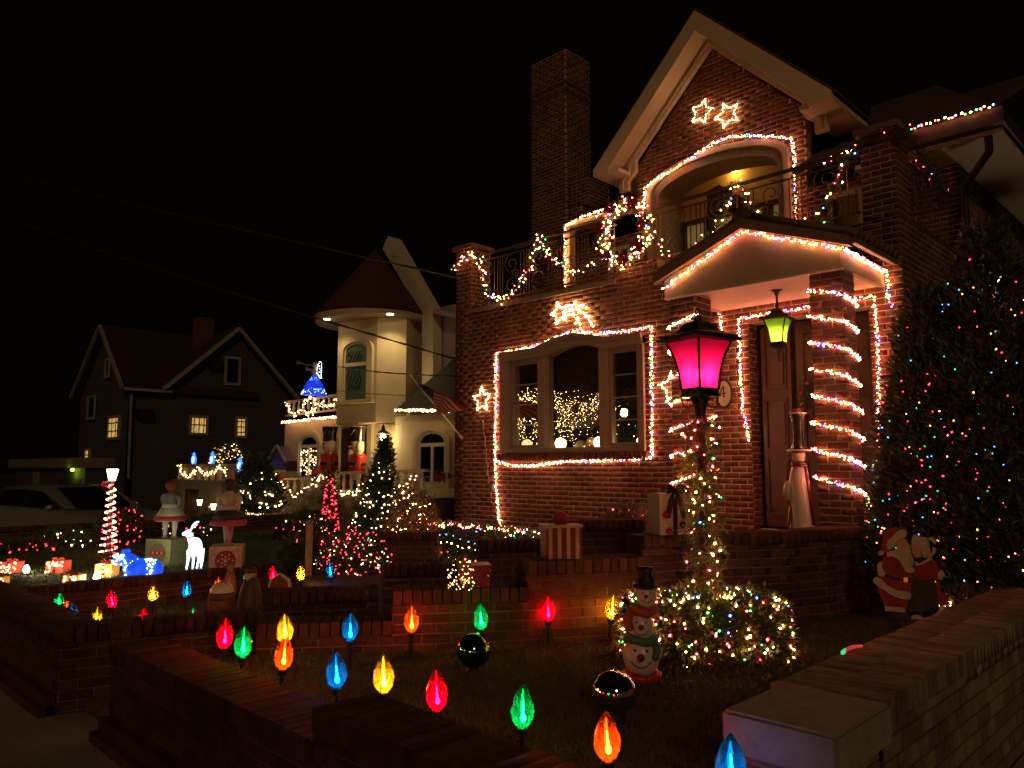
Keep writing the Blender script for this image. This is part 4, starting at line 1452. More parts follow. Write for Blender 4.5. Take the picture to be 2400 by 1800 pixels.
m.lathe([(0.075, 3.555), (0.078, 3.545), (0.03, 3.52), (0.012, 3.47), (0.012, 3.36)], (hb.x, hb.y, 0), 14)
m.build('ceiling_rose', IRON, hl, True)
m = MB()
m.lathe([(0.012, -0.20), (0.03, -0.14), (0.018, -0.08), (0.06, -0.04), (0.02, -0.02)], (hb.x, hb.y, hb.z), 10)
m.build('drop_finial', IRON, hl, True)
# lamp post
t = thing('lamp_post', 'black lamp post under the magenta lantern, standing in the lit hedge', 'lamp post', (lb.x, lb.y, 0.4))
m = MB()
m.lathe([(0.09, 0.40), (0.09, 0.46), (0.06, 0.50), (0.05, 0.62), (0.038, 0.70), (0.035, 1.95), (0.05, 1.98), (0.035, 2.01), (0.05, 2.10), (0.07, 2.155)], (lb.x, lb.y, 0), 14)
m.build('shaft', IRON, t, True)
hel = [V((lb.x + 0.09 * math.cos(a), lb.y + 0.09 * math.sin(a), 0.72 + 1.25 * i / 90)) for i, a in enumerate([2 * PI * 7 * k / 90 for k in range(91)])]
garland('evergreen garland with coloured bulbs wound round the lamp post', hel, 0.06, 60, [(LW, 3), (LY, 3), (LR, 3), (LG, 1.3), (LB, 0.4)], seed=61, lp=20, lr=0.0085, length=0.10, leafm=HEDGE_LEAF, nper=11)
# clipped hedge at its foot
def clump(name, label, cat, pts_n, per, length, width, mats, lights=None, seed=1, group=None, base=(0, 0, 0), lr=0.009, stems=None, spread=0.02, lname='bulbs', updown=0.3, leafname='foliage', light_pts=None, droop=0.0):
    """leafy body from (point, outward) pairs, and lamps on its skin"""
    t = thing(name, label, cat, base, group)
    needles(leafname, [p for p, q in pts_n], per, length, width, mats, t, seed, spread=spread, updown=updown, outdir=[q for p, q in pts_n], droop=droop)
    if stems:
        st = MB()
        for a, b, r in stems:
            a, b = V(a), V(b)
            st.tube([a, a.lerp(b, 0.5) + V((0.01, -0.01, 0)), b], [r, r * 0.7, r * 0.3], 5)
        st.build('stem', BARK, t)
    if lights:
        rng = np.random.default_rng(seed + 7)
        bulbs(light_pts, lights, lr, t, rng, lname)
    return t
rg = random.Random(8)
hc, hu, hv = V((-2.78, 4.62, 0.40)), V((0.62, 0.78, 0)), V((-0.78, 0.62, 0))
def super_pt(rg, a, b, h):
    """random point on a rounded box skin a (half length) b (half depth) h high, with outward normal"""
    while True:
        x, y, z = rg.uniform(-1, 1), rg.uniform(-1, 1), rg.uniform(0.02, 1)
        q = (abs(x) ** 9 + abs(y) ** 9 + z ** 9) ** (1 / 9)
        if q > 0.35:
            x, y, z = x / q, y / q, z / q
            n = V((x ** 5, y ** 5, z ** 5))
            return hc + hu * (x * a) + hv * (y * b) + ZA * (z * h), (hu * n.x + hv * n.y + ZA * n.z).normalized()
hp = [super_pt(rg, 0.50, 0.26, 0.40) for _ in range(3600)]
lpn = [super_pt(rg, 0.51, 0.27, 0.41) for _ in range(400)]
clump('hedge', 'low clipped hedge netted with bright coloured lights round the lamp post', 'hedge', [(p - q * rg.uniform(0, 0.07), q) for p, q in hp], 9, 0.045, 0.018, HEDGE_LEAF, [(LW, 3), (LY, 3), (LR, 3), (LG, 1.6), (LB, 0.6)], 9, None, (hc.x, hc.y, 0.4), 0.0066, [(hc + hu * x + hv * y, hc + hu * x * 1.1 + hv * y + ZA * 0.35, 0.012) for x in (-0.35, -0.1, 0.15, 0.38) for y in (-0.1, 0.12)], light_pts=[p + q * 0.012 for p, q in lpn])
mu = []
for _ in range(700):
    a = rg.uniform(0, 2 * PI)
    r = rg.uniform(0.7, 1.35)
    mu.append((hc + hu * (0.52 * r * math.cos(a)) + hv * (0.34 * r * math.sin(a)) + ZA * 0.01, V((0, 0, 0.3))))
o = needles('fallen_leaves', [p for p, q in mu], 4, 0.06, 0.02, [mat('dead_leaf', (0.11, 0.05, 0.025), 0.8, var=0.4), mat('mulch', (0.05, 0.03, 0.02), 0.9, var=0.4)], None, 77, spread=0.03)
tag(o, 'brown fallen leaves and mulch round the hedge foot', 'leaves', kind='stuff')

# ================================================================== GARDEN FIGURES, BULBS, TREES
# ---- oversized Christmas bulbs on stakes
BCOL = {'red': (1.0, 0.012, 0.06), 'green': (0.015, 0.85, 0.22), 'blue': (0.02, 0.42, 1.0), 'yellow': (1.0, 0.55, 0.03), 'orange': (1.0, 0.16, 0.02)}
BSTR = {'red': 300, 'green': 130, 'blue': 100, 'yellow': 260, 'orange': 300}
BTINT = {'red': (0.95, 0.03, 0.10), 'green': (0.06, 0.60, 0.26), 'blue': (0.05, 0.36, 0.55), 'yellow': (0.90, 0.62, 0.16), 'orange': (1.0, 0.28, 0.06)}
protos = {}
def make_bulb(col):
    parts = []
    s = MB()
    s.lathe([(0.020, 0.0), (0.034, 0.014), (0.047, 0.040), (0.052, 0.066), (0.048, 0.094), (0.037, 0.124), (0.023, 0.150), (0.010, 0.168), (0.002, 0.178)], n=14)
    parts.append(s.build('shell', bulb_glass(col + '_bulb_plastic', BTINT[col]), smooth=True))
    f = MB()
    f.ell((0.004, 0, 0.040), (0.0115, 0.0115, 0.016), 8, 6)
    f.tube([(0.004, 0, 0.058), (0.001, 0, 0.105)], [0.005, 0.002], 5)
    parts.append(f.build('filament', em(col + '_filament', BCOL[col], BSTR[col]), smooth=True))
    k = MB()
    k.lathe([(0.012, -0.036), (0.022, -0.032), (0.024, -0.004), (0.020, 0.0)], n=10)
    parts.append(k.build('socket', BLACK))
    st = MB()
    st.tube([(0, 0, -0.035), (0, 0, -0.24)], [0.010, 0.006], 6)
    parts.append(st.build('stake', BLACK))
    for p in parts:
        p.parent = None
    return parts
def stake_bulb(col, p, label, tilt=(0, 0), group='oversized bulbs on stakes'):
    if col not in protos:
        protos[col] = make_bulb(col)
        src = protos[col]
        first = True
    else:
        src, first = protos[col], False
    r = bpy.data.objects.new('stake_bulb', None)
    COL.objects.link(r)
    r.empty_display_size = 0.05
    r.location = p
    r.rotation_euler = (R(tilt[0]), R(tilt[1]), 0)
    tag(r, label, 'bulb light', group)
    for o in src:
        c = o if first else o.copy()
        if not first:
            COL.objects.link(c)
        c.parent = r
    return r
NB = [('red', 525, 1518, 'red stake bulb leftmost on the near lawn beside the green bulb'), ('green', 568, 1540, 'green stake bulb beside the leftmost red bulb of the near lawn'),
      ('yellow', 668, 1506, 'yellow stake bulb glowing on the brick wall behind the orange bulb'), ('orange', 662, 1568, 'orange stake bulb standing just in front of the yellow one'),
      ('blue', 820, 1503, 'blue stake bulb before the lowest stair wall'), ('blue', 790, 1612, 'blue stake bulb behind the gap in the front wall'),
      ('yellow', 900, 1622, 'yellow stake bulb cut off by the front wall cap'), ('red', 1025, 1664, 'red stake bulb close behind the front wall cap'),
      ('green', 1224, 1705, 'green stake bulb standing alone in front of the near lawn'), ('orange', 964, 1482, 'orange stake bulb lighting the stair wall corner'),
      ('green', 1128, 1475, 'green stake bulb above the green gazing ball'), ('red', 1285, 1455, 'red stake bulb before the highest stair wall'),
      ('yellow', 1432, 1450, 'tilted yellow stake bulb left of the stacked snow figure'), ('orange', 1425, 1782, 'large orange stake bulb nearest the lens'),
      ('blue', 1712, 1842, 'blue stake bulb beside the stone-capped pillar at the bottom edge'), ('blue', 1552, 1432, 'blue stake bulb behind the lit hedge')]
tl = random.Random(3)
for col, x, y, lab in NB:
    p = P(x, y, 'z', 0.57)
    if x == 1552:
        p = V((-3.02, 5.08, 0.70))
    tx = (tl.uniform(-4, 4), tl.uniform(-4, 4))
    if lab.startswith('tilted'):
        tx = (0, 9)
    stake_bulb(col, p, lab, tx)
LB_ = [('green', 135, 1432, .30, 'green stake bulb leftmost on the left lawn'), ('orange', 152, 1452, .30, 'orange stake bulb between green and blue on the left lawn'), ('blue', 172, 1462, .30, 'blue stake bulb right of the orange one on the left lawn'),
       ('yellow', 222, 1474, .30, 'yellow stake bulb cut off by the left wall cap'), ('red', 264, 1424, .28, 'red stake bulb glowing on the boundary wall'), ('red', 337, 1474, .30, 'red stake bulb cut off by the left wall cap'),
       ('yellow', 358, 1408, .26, 'yellow stake bulb glowing on the boundary wall below the blue bear'), ('blue', 436, 1398, .26, 'blue stake bulb before the boundary wall'), ('green', 449, 1472, .30, 'green stake bulb cut off by the path wall cap'),
       ('orange', 511, 1390, .28, 'orange stake bulb beside the snow-topped barrel'), ('green', 580, 1374, .36, 'green stake bulb peeping out behind the bearded figure'), ('red', 641, 1363, .40, 'slim red stake bulb left of the arched red house'),
       ('yellow', 705, 1359, .40, 'yellow stake bulb right of the arched red house'), ('blue', 775, 1352, .42, 'pale blue stake bulb below the red net-light shrub')]
for col, x, y, z, lab in LB_:
    p = P(x, y, 'z', z)
    stake_bulb(col, p, lab, (tl.uniform(-9, 9), tl.uniform(-9, 9)))

def cord(label, pts, z):
    t = thing('extension_lead', label, 'extension lead', (pts[0].x, pts[0].y, z))
    rg2 = random.Random(len(pts))
    path = []
    for a, b in zip(pts, pts[1:]):
        path.append(V((a.x, a.y, a.z - 0.03)))
        for k in range(1, 8):
            f = k / 8
            q = a.lerp(b, f)
            path.append(V((q.x + rg2.uniform(-0.03, 0.03), q.y + rg2.uniform(-0.03, 0.03), z + 0.012 + max(0, 0.13 - min(f, 1 - f) * 0.9))))
    path.append(V((pts[-1].x, pts[-1].y, pts[-1].z - 0.03)))
    m = MB()
    m.tube(path, 0.0045, 5)
    m.build('cable', WIRE, t, True)
def bp(i):
    c, x, y, l = NB[i]
    return P(x, y, 'z', 0.57)
cord('dark green cord linking the bulbs along the stair wall', [bp(2), bp(4), bp(9), bp(10), bp(11), bp(12)], 0.40)
cord('dark green cord linking the bulbs behind the front wall', [bp(0), bp(1), bp(3), bp(5), bp(6), bp(7), bp(8), bp(13)], 0.40)
# ---- gazing balls
def gaze(label, c, r, col, m):
    t = thing('gazing_ball', label, 'gazing ball', (c[0], c[1], 0.4))
    b = MB()
    b.ell(c, r, 40, 24)
    b.build('ball', m, t, True)
    k = MB()
    k.lathe([(r * 0.5, 0.39), (r * 0.55, 0.405), (r * 0.4, 0.43), (r * 0.3, c[2] - r * 0.92)], (c[0], c[1], 0), 16)
    k.build('stand', BLACK, t, True)
p = P(1110, 1568, 'z', 0.42)
gaze('dark green mirror gazing ball on the lawn', (p.x, p.y, 0.53), 0.105, None, mat('green_mirror', (0.10, 0.42, 0.10), 0.02, metal=1.0, var=0.02))
p = P(1440, 1672, 'z', 0.42)
gaze('silver mirror gazing ball above the near orange bulb', (p.x, p.y, 0.52), 0.112, None, mat('silver_mirror', (0.85, 0.80, 0.74), 0.02, metal=1.0, var=0.02))

# ---- stacked snow-head statue
FACE = V((0.58, -0.815, 0))
FX = V((0.815, 0.58, 0))
sb = P(1503, 1592, 'z', 0.4)
t = thing('snow_figure', 'statue of three stacked smiling snow heads with teal and red scarves and black hat', 'statue', (sb.x, sb.y, 0.4))
SNOW = mat('glazed_snow_white', (0.62, 0.52, 0.40), 0.35, var=0.12, scale=6, spec=0.5)
heads = [(0.535, 0.108, 0.125, 0.0), (0.705, 0.080, 0.092, 0.004), (0.880, 0.060, 0.078, 0.038)]
m = MB()
for z, rx, rz, dx in heads:
    m.ell(V((sb.x, sb.y, z)) + FX * dx, (rx, rx, rz), 24, 16)
m.build('body', SNOW, t, True)
TEAL = mat('teal_scarf', (0.07, 0.16, 0.14), 0.7, var=0.2)
ORS = mat('coral_scarf', (0.42, 0.075, 0.035), 0.7, var=0.2)
for z, r, mm, dx in ((0.636, 0.083, TEAL, 0.004), (0.800, 0.066, ORS, 0.02), (0.425, 0.098, RED, 0)):
    m = MB()
    c = V((sb.x, sb.y, z)) + FX * dx
    m.tube([c + V((r * math.cos(a), r * math.sin(a), 0.008 * math.sin(3 * a))) for a in [2 * PI * i / 20 for i in range(20)]], 0.026, 8, closed=True)
    if z > 0.5:
        e = c + FACE * 0.05 + FX * (0.075 if mm is TEAL else -0.075)
        m.tube([e, e + FX * (0.02 if mm is TEAL else -0.02) - ZA * 0.05 + FACE * 0.02, e - ZA * 0.10 + FACE * 0.04], [0.024, 0.026, 0.02], 8)
    m.build('scarf', mm, t, True)
for z, rx, rz, dx in heads:
    c = V((sb.x, sb.y, z)) + FX * dx
    m = MB()
    q = c + FACE * (rx * 0.95) + ZA * (rz * 0.1)
    m.lathe([(rx * 0.2, 0), (rx * 0.22, rx * 0.12), (rx * 0.12, rx * 0.45), (0.002, rx * 0.6)], q - FACE * 0.008, 10, 0, FACE)
    m.build('nose', mat('dark_red_nose', (0.22, 0.03, 0.02), 0.4), t, True)
    for sg in (-1, 1):
        m = MB()
        m.ell(c + (FACE * 0.86 + FX * sg * 0.32 + ZA * 0.45).normalized() * rx * 1.04, rx * 0.075, 8, 6)
        m.build('eye', BLACK, t, True)
    m = MB()
    m.tube([c + (FACE * 0.9 + FX * (0.55 * k) + ZA * (-0.42 + 0.30 * k * k)).normalized() * rx * (1.03 if rz < rx * 1.2 else 1.06) for k in (-1, -0.6, -0.2, 0.2, 0.6, 1)], rx * 0.03, 5)
    m.build('mouth', BLACK, t, True)
hc2 = V((sb.x, sb.y, 0)) + FX * 0.038
m = MB()
m.lathe([(0.075, 0.936), (0.078, 0.945), (0.046, 0.955), (0.044, 1.02), (0.050, 1.055), (0.002, 1.058)], hc2, 20)
m.build('hat', BLACK, t, True)
needles('holly_sprig', [hc2 + V((0.04 * math.cos(a), 0.04 * math.sin(a), 0.972)) for a in [k * 0.35 for k in range(18)]], 4, 0.035, 0.012, LEAF, t, 5, spread=0.006)

# ---- tall porcelain snowman by the door
sp = V((-3.30, 7.33, 0.80))
t = thing('tall_snowman', 'tall glazed white snowman statue with top hat and red scarf by the door', 'statue', sp)
GLZ = mat('glazed_cream', (0.66, 0.54, 0.38), 0.16, var=0.08, scale=5, spec=0.6, coat=0.6)
axis = [(0.0, 0.80, 0.125), (0.0, 1.0, 0.115), (-0.01, 1.2, 0.10), (-0.02, 1.38, 0.095), (-0.032, 1.52, 0.085), (-0.03, 1.62, 0.068), (-0.02, 1.68, 0.050)]
m = MB()
m.tube([sp + V((x, 0, z - 0.8)) for x, z, r in axis], [r for x, z, r in axis], 24)
m.build('body', GLZ, t, True)
m = MB()
m.ell(sp + V((-0.02, 0, 0.955)), (0.066, 0.066, 0.075), 20, 12)
m.build('head', GLZ, t, True)
m = MB()
m.lathe([(0.02, 0), (0.016, 0.03), (0.002, 0.09)], sp + V((-0.075, -0.03, 0.96)), 8, 0, V((-0.9, -0.3, 0.12)))
m.build('nose', ORS, t, True)
m = MB()
m.ell(sp + V((-0.115, -0.045, 0.62)), (0.045, 0.045, 0.10), 14, 10)
m.build('mitten', GLZ, t, True)
m = MB()
m.tube([sp + V((0.058 * math.cos(a) - 0.02, 0.058 * math.sin(a), 0.875)) for a in [2 * PI * i / 18 for i in range(18)]], 0.022, 8, closed=True)
m.tube([sp + V((0.035, 0.02, 0.87)), sp + V((0.075, 0.0, 0.6)), sp + V((0.10, 0.0, 0.3))], [0.018, 0.022, 0.02], 8)
m.tube([sp + V((-0.08, -0.06, 0.5)), sp + V((-0.10, -0.08, 0.25)), sp + V((-0.06, -0.11, 0.02))], [0.015, 0.03, 0.04], 8)
m.build('scarf', mat('red_glaze', (0.20, 0.02, 0.014), 0.2, var=0.1, coat=0.5), t, True)
m = MB()
m.lathe([(0.105, 1.005), (0.11, 1.015), (0.068, 1.04), (0.058, 1.08), (0.050, 1.16), (0.052, 1.28), (0.072, 1.36), (0.085, 1.372), (0.060, 1.374), (0.045, 1.33)], sp + V((-0.01, 0, 0)), 22)
m.build('top_hat', mat('dark_glaze', (0.035, 0.03, 0.022), 0.18, var=0.1, coat=0.6), t, True)
m = MB()
m.tube([sp + V((-0.01 + 0.108 * math.cos(a), 0.108 * math.sin(a), 1.012)) for a in [2 * PI * i / 20 for i in range(20)]], 0.009, 6, closed=True)
m.tube([sp + V((-0.01 + 0.080 * math.cos(a), 0.080 * math.sin(a), 1.372)) for a in [2 * PI * i / 20 for i in range(20)]], 0.010, 6, closed=True)
m.build('hat_trim', GLZ, t, True)
m = MB()
m.ell(sp + V((0.0, -0.02, 1.39)), (0.05, 0.05, 0.035), 10, 7)
m.build('berry_bunch', BOWM, t, True)

# ---- gifts on the wall caps
def gift(label, c, w, d, h, ang, m_box, stripes=None, kind=0, seed=1):
    c = V(c)
    t = thing('gift_box', label, 'gift box', c)
    ux, uy = V((math.cos(ang), math.sin(ang), 0)), V((-math.sin(ang), math.cos(ang), 0))
    b = MB()
    b.obox(c - ux * w / 2 - uy * d / 2, ux * w, uy * d, ZA * h)
    b.build('box', m_box, t)
    if stripes:
        n = 4
        for k in range(n):
            s_ = MB()
            x = -w / 2 + w * (k + 0.5) / n
            for yy in (-d / 2 - 0.003, d / 2):
                s_.obox(c + ux * (x - w * 0.05) + uy * yy + ZA * 0.002, ux * (w * 0.10), uy * 0.003, ZA * (h - 0.004))
            s_.build('stripe', stripes, t)
    lid = MB()
    lid.obox(c - ux * (w / 2 + 0.008) - uy * (d / 2 + 0.008) + ZA * h, ux * (w + 0.016), uy * (d + 0.016), ZA * 0.022)
    lid.build('lid', m_box if kind != 1 else stripes, t)
    rng = np.random.default_rng(seed)
    if kind == 0:       # dark ribbon, trailing bow, ornaments
        NAVY = mat('black_ribbon', (0.012, 0.012, 0.018), 0.3, var=0.1, spec=0.6)
        r = MB()
        for yy in (-d / 2 - 0.006, d / 2 + 0.001):
            r.obox(c - ux * 0.018 + uy * yy, ux * 0.036, uy * 0.005, ZA * h)
        r.obox(c + ux * (w / 2 + 0.002) - uy * 0.018, ux * 0.005, uy * 0.036, ZA * h)
        r.build('ribbon', NAVY, t)
        k = MB()
        q = c + ZA * (h + 0.05) - uy * (d / 2)
        for sg in (-1, 1):
            k.tube([q, q + ux * sg * 0.05 + ZA * 0.03, q + ux * sg * 0.10 + ZA * 0.01, q + ux * sg * 0.06 - ZA * 0.02, q], [0.012, 0.024, 0.026, 0.02, 0.012], 8)
            k.tube([q, q + ux * sg * 0.045 - ZA * 0.09 - uy * 0.02, q + ux * sg * 0.06 - ZA * 0.17 - uy * 0.015, q + ux * sg * 0.07 - ZA * 0.22 - uy * 0.015], [0.012, 0.02, 0.022, 0.016], 8)
        k.build('bow', NAVY, t, True)
        for dx, dz, mm in ((-0.10, 0.16, RED), (0.05, 0.08, NAVY), (-0.07, 0.03, RED)):
            o_ = MB()
            o_.ell(c + ux * dx - uy * (d / 2 + 0.028) + ZA * dz, 0.026, 14, 10)
            o_.build('ornament', mat('glossy_red', (0.28, 0.01, 0.012), 0.1, var=0.05) if mm is RED else mat('glossy_black', (0.02, 0.015, 0.02), 0.1), t, True)
    if kind == 1:       # tinsel ball on top
        k = MB()
        k.ell(c + ZA * (h + 0.06), (0.062, 0.062, 0.058), 18, 12)
        k.build('tinsel_ball', BOWM, t, True)
        needles('tinsel', [c + ZA * (h + 0.06) + V((math.cos(a) * math.cos(b_), math.sin(a) * math.cos(b_), math.sin(b_))) * 0.06 for a, b_ in rng.uniform((0, -1), (6.28, 1.5), (150, 2))], 2, 0.022, 0.004, [mat('red_tinsel', (0.5, 0.03, 0.03), 0.15, metal=0.8)], t, seed)
    # sparkle: tiny mirror chips
    pts = []
    for _ in range(70):
        x, z = rng.uniform(-w / 2, w / 2), rng.uniform(0, h)
        pts.append(c + ux * x - uy * (d / 2 + 0.006) + ZA * z)
        yv = rng.uniform(-d / 2, d / 2)
        pts.append(c + ux * (w / 2 + 0.006) + uy * yv + ZA * z)
    gl = mat('glitter', (0.9, 0.8, 0.6), 0.12, metal=1.0, var=0.02)
    arr = np.array([tuple(q) for q in pts])
    n = len(arr)
    q = rng.normal(size=(n, 3, 3)) * 0.0045
    stuff(np_mesh('glitter', (arr[:, None, :] + q).reshape(-1, 3), np.arange(n * 3).reshape(n, 3), [gl], None, t))
    return t
ANG = math.atan2(0.78, 0.62)
p = P(1552, 1254, 'z', 1.125)
gift('white gift box with black bow and hanging ornaments on the stoop wall', (p.x - 0.04, p.y + 0.16, 1.122), 0.27, 0.20, 0.30, R(62), mat('white_gift', (0.36, 0.29, 0.20), 0.5, var=0.06), kind=0, seed=5)
p = P(1308, 1312, 'z', 0.985)
gift('red and white striped gift box with tinsel ball on the stair wall', (p.x - 0.06, p.y + 0.10, 0.985), 0.27, 0.18, 0.225, R(56), mat('red_gift', (0.13, 0.012, 0.011), 0.35, var=0.1), mat('white_stripe', (0.30, 0.23, 0.17), 0.45), kind=1, seed=6)
p = P(1102, 1378, 'z', 0.805)
t = gift('small dark red gift box covered in tiny glittering lights', (p.x - 0.05, p.y + 0.08, 0.805), 0.21, 0.17, 0.135, R(56), mat('maroon_gift', (0.16, 0.014, 0.012), 0.3, var=0.15), kind=2, seed=7)
rng = np.random.default_rng(66)
bulbs([V((p.x, p.y, 0.81)) + V((rng.uniform(-0.13, 0.1), rng.uniform(-0.10, -0.0), rng.uniform(0, 0.16))) + V((0.03, -0.06, 0)) for _ in range(70)], [(LWf, 3), (LGf, 1), (LYf, 3)], 0.0035, t, rng)

# ---- painted cut-out couple
t = thing('yard_figure', 'painted cut-out of a bearded man in red fur-trimmed coat kissing a white-haired woman', 'yard figure', P(2085, 1445, 'y', 6.6))
FY2 = 6.6
def piece(name, pts, m, lay, th=0.03):
    q = [P(1950 + x * 0.2037, 1150 + y * 0.2037, 'y', FY2) for x, y in pts]
    mb = MB()
    mb.prism([v - V((0, 0.012 * lay, 0)) for v in q], (0, th, 0))
    return mb.build(name, m, t)
FUR = mat('painted_fur', (0.50, 0.41, 0.28), 0.75, var=0.15, scale=20, bump=0.6, bscale=70)
COAT = mat('painted_coat', (0.30, 0.022, 0.018), 0.65, var=0.25, scale=14, bump=0.4)
SKIN = mat('painted_skin', (0.48, 0.26, 0.15), 0.6, var=0.15, scale=9)
DRESS = mat('painted_dress', (0.035, 0.035, 0.032), 0.7, var=0.4, scale=16)
piece('coat', [(590, 760), (700, 750), (780, 800), (830, 900), (900, 950), (915, 1000), (905, 1180), (860, 1250), (850, 1390), (610, 1340), (540, 1170), (500, 1030), (540, 990), (620, 980), (590, 900), (570, 830)], COAT, 0)
piece('sleeve', [(585, 800), (640, 765), (720, 780), (760, 830), (740, 890), (650, 940), (600, 920), (575, 860)], COAT, 1.2)
piece('cuff', [(530, 850), (560, 815), (598, 825), (580, 880), (630, 955), (590, 990), (540, 965)], FUR, 2)
piece('belt', [(620, 955), (720, 990), (830, 1005), (905, 1000), (905, 1045), (800, 1040), (700, 1022), (630, 990)], BLACK, 1)
piece('buckle', [(835, 1000), (885, 1000), (885, 1050), (835, 1050)], mat('brass', (0.5, 0.32, 0.1), 0.3, metal=1), 2)
piece('coat_hem', [(480, 1020), (510, 990), (560, 1010), (640, 1090), (760, 1150), (880, 1165), (920, 1190), (905, 1250), (800, 1240), (680, 1190), (560, 1110), (490, 1060)], FUR, 1.5)
piece('trouser_hem', [(610, 1325), (840, 1350), (845, 1400), (620, 1380)], FUR, 1)
piece('boots', [(640, 1385), (840, 1400), (910, 1440), (900, 1475), (760, 1470), (650, 1420)], BLACK, 0.5)
piece('shoe', [(915, 1440), (960, 1430), (1030, 1450), (1030, 1480), (920, 1480)], FUR, 0.5)
piece('hat', [(580, 650), (590, 540), (640, 445), (720, 420), (795, 445), (740, 500), (680, 570), (645, 650), (650, 705), (610, 712)], COAT, 1)
piece('hat_fur', [(640, 640), (650, 575), (700, 535), (740, 490), (785, 452), (830, 447), (865, 490), (850, 530), (790, 560), (740, 590), (720, 640), (680, 682), (650, 672)], FUR, 2)
piece('pompom', [(570 + 32 * math.cos(a), 715 + 30 * math.sin(a)) for a in [2 * PI * i / 12 for i in range(12)]], SKIN, 1)
piece('face', [(735, 600), (800, 560), (850, 560), (870, 610), (908, 640), (895, 668), (830, 690), (760, 672)], SKIN, 1)
piece('beard', [(640, 705), (700, 692), (760, 655), (830, 672), (900, 668), (930, 760), (940, 850), (915, 885), (950, 880), (958, 915), (945, 942), (900, 945), (850, 920), (810, 840), (760, 775), (700, 752), (640, 757)], FUR, 1.8)
piece('woman_dress_top', [(970, 860), (1140, 790), (1190, 830), (1240, 920), (1250, 1000), (1180, 1022), (1100, 1022), (950, 990), (940, 930)], COAT, 0.8)
piece('woman_skirt', [(930, 1015), (1170, 1025), (1200, 1200), (1230, 1370), (1050, 1392), (870, 1392), (905, 1250), (920, 1100)], DRESS, 0.4)
piece('apron_bow', [(1190, 1040), (1228, 1060), (1232, 1150), (1350, 1270), (1240, 1340), (1212, 1200)], COAT, 0.1)
piece('woman_cuff', [(1230, 930), (1265, 915), (1292, 965), (1270, 1022), (1225, 1015)], FUR, 1.5)
piece('woman_face', [(918, 625), (990, 600), (1050, 690), (1025, 765), (965, 772), (930, 705)], SKIN, 1)
piece('woman_hair', [(925, 545), (950, 513), (1000, 528), (1080, 542), (1115, 590), (1125, 680), (1150, 745), (1150, 765), (1060, 770), (1040, 690), (985, 640), (920, 620)], FUR, 1.6)
piece('hair_curl', [(1100, 545), (1150, 533), (1195, 570), (1198, 608), (1175, 602), (1150, 568), (1112, 566)], FUR, 1.4)
piece('hair_curl', [(1165, 655), (1190, 660), (1186, 715), (1150, 752), (1128, 742), (1160, 705)], FUR, 1.4)
piece('collar', [(955, 815), (1000, 840), (1060, 812), (1140, 760), (1152, 792), (1060, 842), (975, 862)], FUR, 2.2)
m = MB()
for x in (740, 1000):
    q = P(1950 + x * 0.2037, 1150 + 1460 * 0.2037, 'y', FY2 + 0.02)
    m.box((q.x - 0.01, q.y, 0.3), (q.x + 0.01, q.y + 0.02, q.z + 0.25))
m.build('stake', BLACK, t)

# ---- big lit cypresses at right
def cypress(label, base, h, rad, nleaf, lights, nl, seed, group, lr=0.0085, lean=0.0, mats=LEAF, per=9, length=0.10, width=0.02, name='cypress_tree', power=0.75, cat='tree', spray=0.5, top_bare=0.0):
    base = V(base)
    rg = random.Random(seed)
    t = thing(name, label, cat, base, group)
    tr = MB()
    tr.tube([base, base + ZA * h * 0.5 + V((lean * 0.5, 0, 0)), base + ZA * h + V((lean, 0, 0))], [rad * 0.09, rad * 0.05, 0.006], 8)
    for k in range(26):
        f = rg.uniform(0.06, 0.9)
        a = rg.uniform(0, 2 * PI)
        q = base + ZA * (h * f) + V((lean * f, 0, 0))
        r = rad * (1 - f) ** power
        tr.tube([q, q + V((math.cos(a), math.sin(a), 0.5)) * r * 0.9], [rad * 0.022, 0.003], 5)
    tr.build('trunk', BARK, t)
    pts, outs = [], []
    lob = [(rg.uniform(0, 2 * PI), rg.uniform(0.05, 0.9), rg.uniform(0.10, 0.26)) for _ in range(46)]
    while len(pts) < nleaf:
        f = 1 - math.sqrt(rg.random()) if rg.random() < 0.7 else rg.random()
        a = rg.uniform(0, 2 * PI)
        r = rad * (1 - f) ** power * (0.18 + 0.82 * min(1, f / 0.06))
        bump = 0.80
        for la, lf, ls in lob:
            da = (a - la + PI) % (2 * PI) - PI
            bump += ls * math.exp(-(da / 0.30) ** 2 - ((f - lf) / 0.055) ** 2)
        rr_ = r * bump * rg.uniform(0.45, 1.0) ** 0.5
        d = V((math.cos(a), math.sin(a), 0.55))
        pts.append(base + V((math.cos(a) * rr_ + lean * f, math.sin(a) * rr_, 0.05 + h * f)))
        outs.append(d.normalized() * 1.1)
    needles('crown', pts, per, length, width, mats, t, seed, spread=length * spray, updown=0.35, outdir=outs)
    if nl:
        rng = np.random.default_rng(seed + 1)
        lp = []
        while len(lp) < nl:
            f = 1 - math.sqrt(rg.random()) * 0.98
            a = rg.uniform(0, 2 * PI)
            r = rad * (1 - f) ** power * 1.02 * (0.4 + 0.6 * min(1, f / 0.06)) + 0.012
            lp.append(base + V((math.cos(a) * r + lean * f, math.sin(a) * r, 0.05 + h * f)))
        bulbs(lp, lights, lr, t, rng)
    return t
CYP = [mat('cypress_a', (0.075, 0.085, 0.028), 0.65, var=0.35, scale=4), mat('cypress_b', (0.10, 0.095, 0.035), 0.65, var=0.35, scale=4), mat('cypress_c', (0.045, 0.058, 0.02), 0.65, var=0.35, scale=4)]
TR = [(TLR, 4.5), (TLY, 2.6), (TLG, 1.8), (TLB, 1.8)]
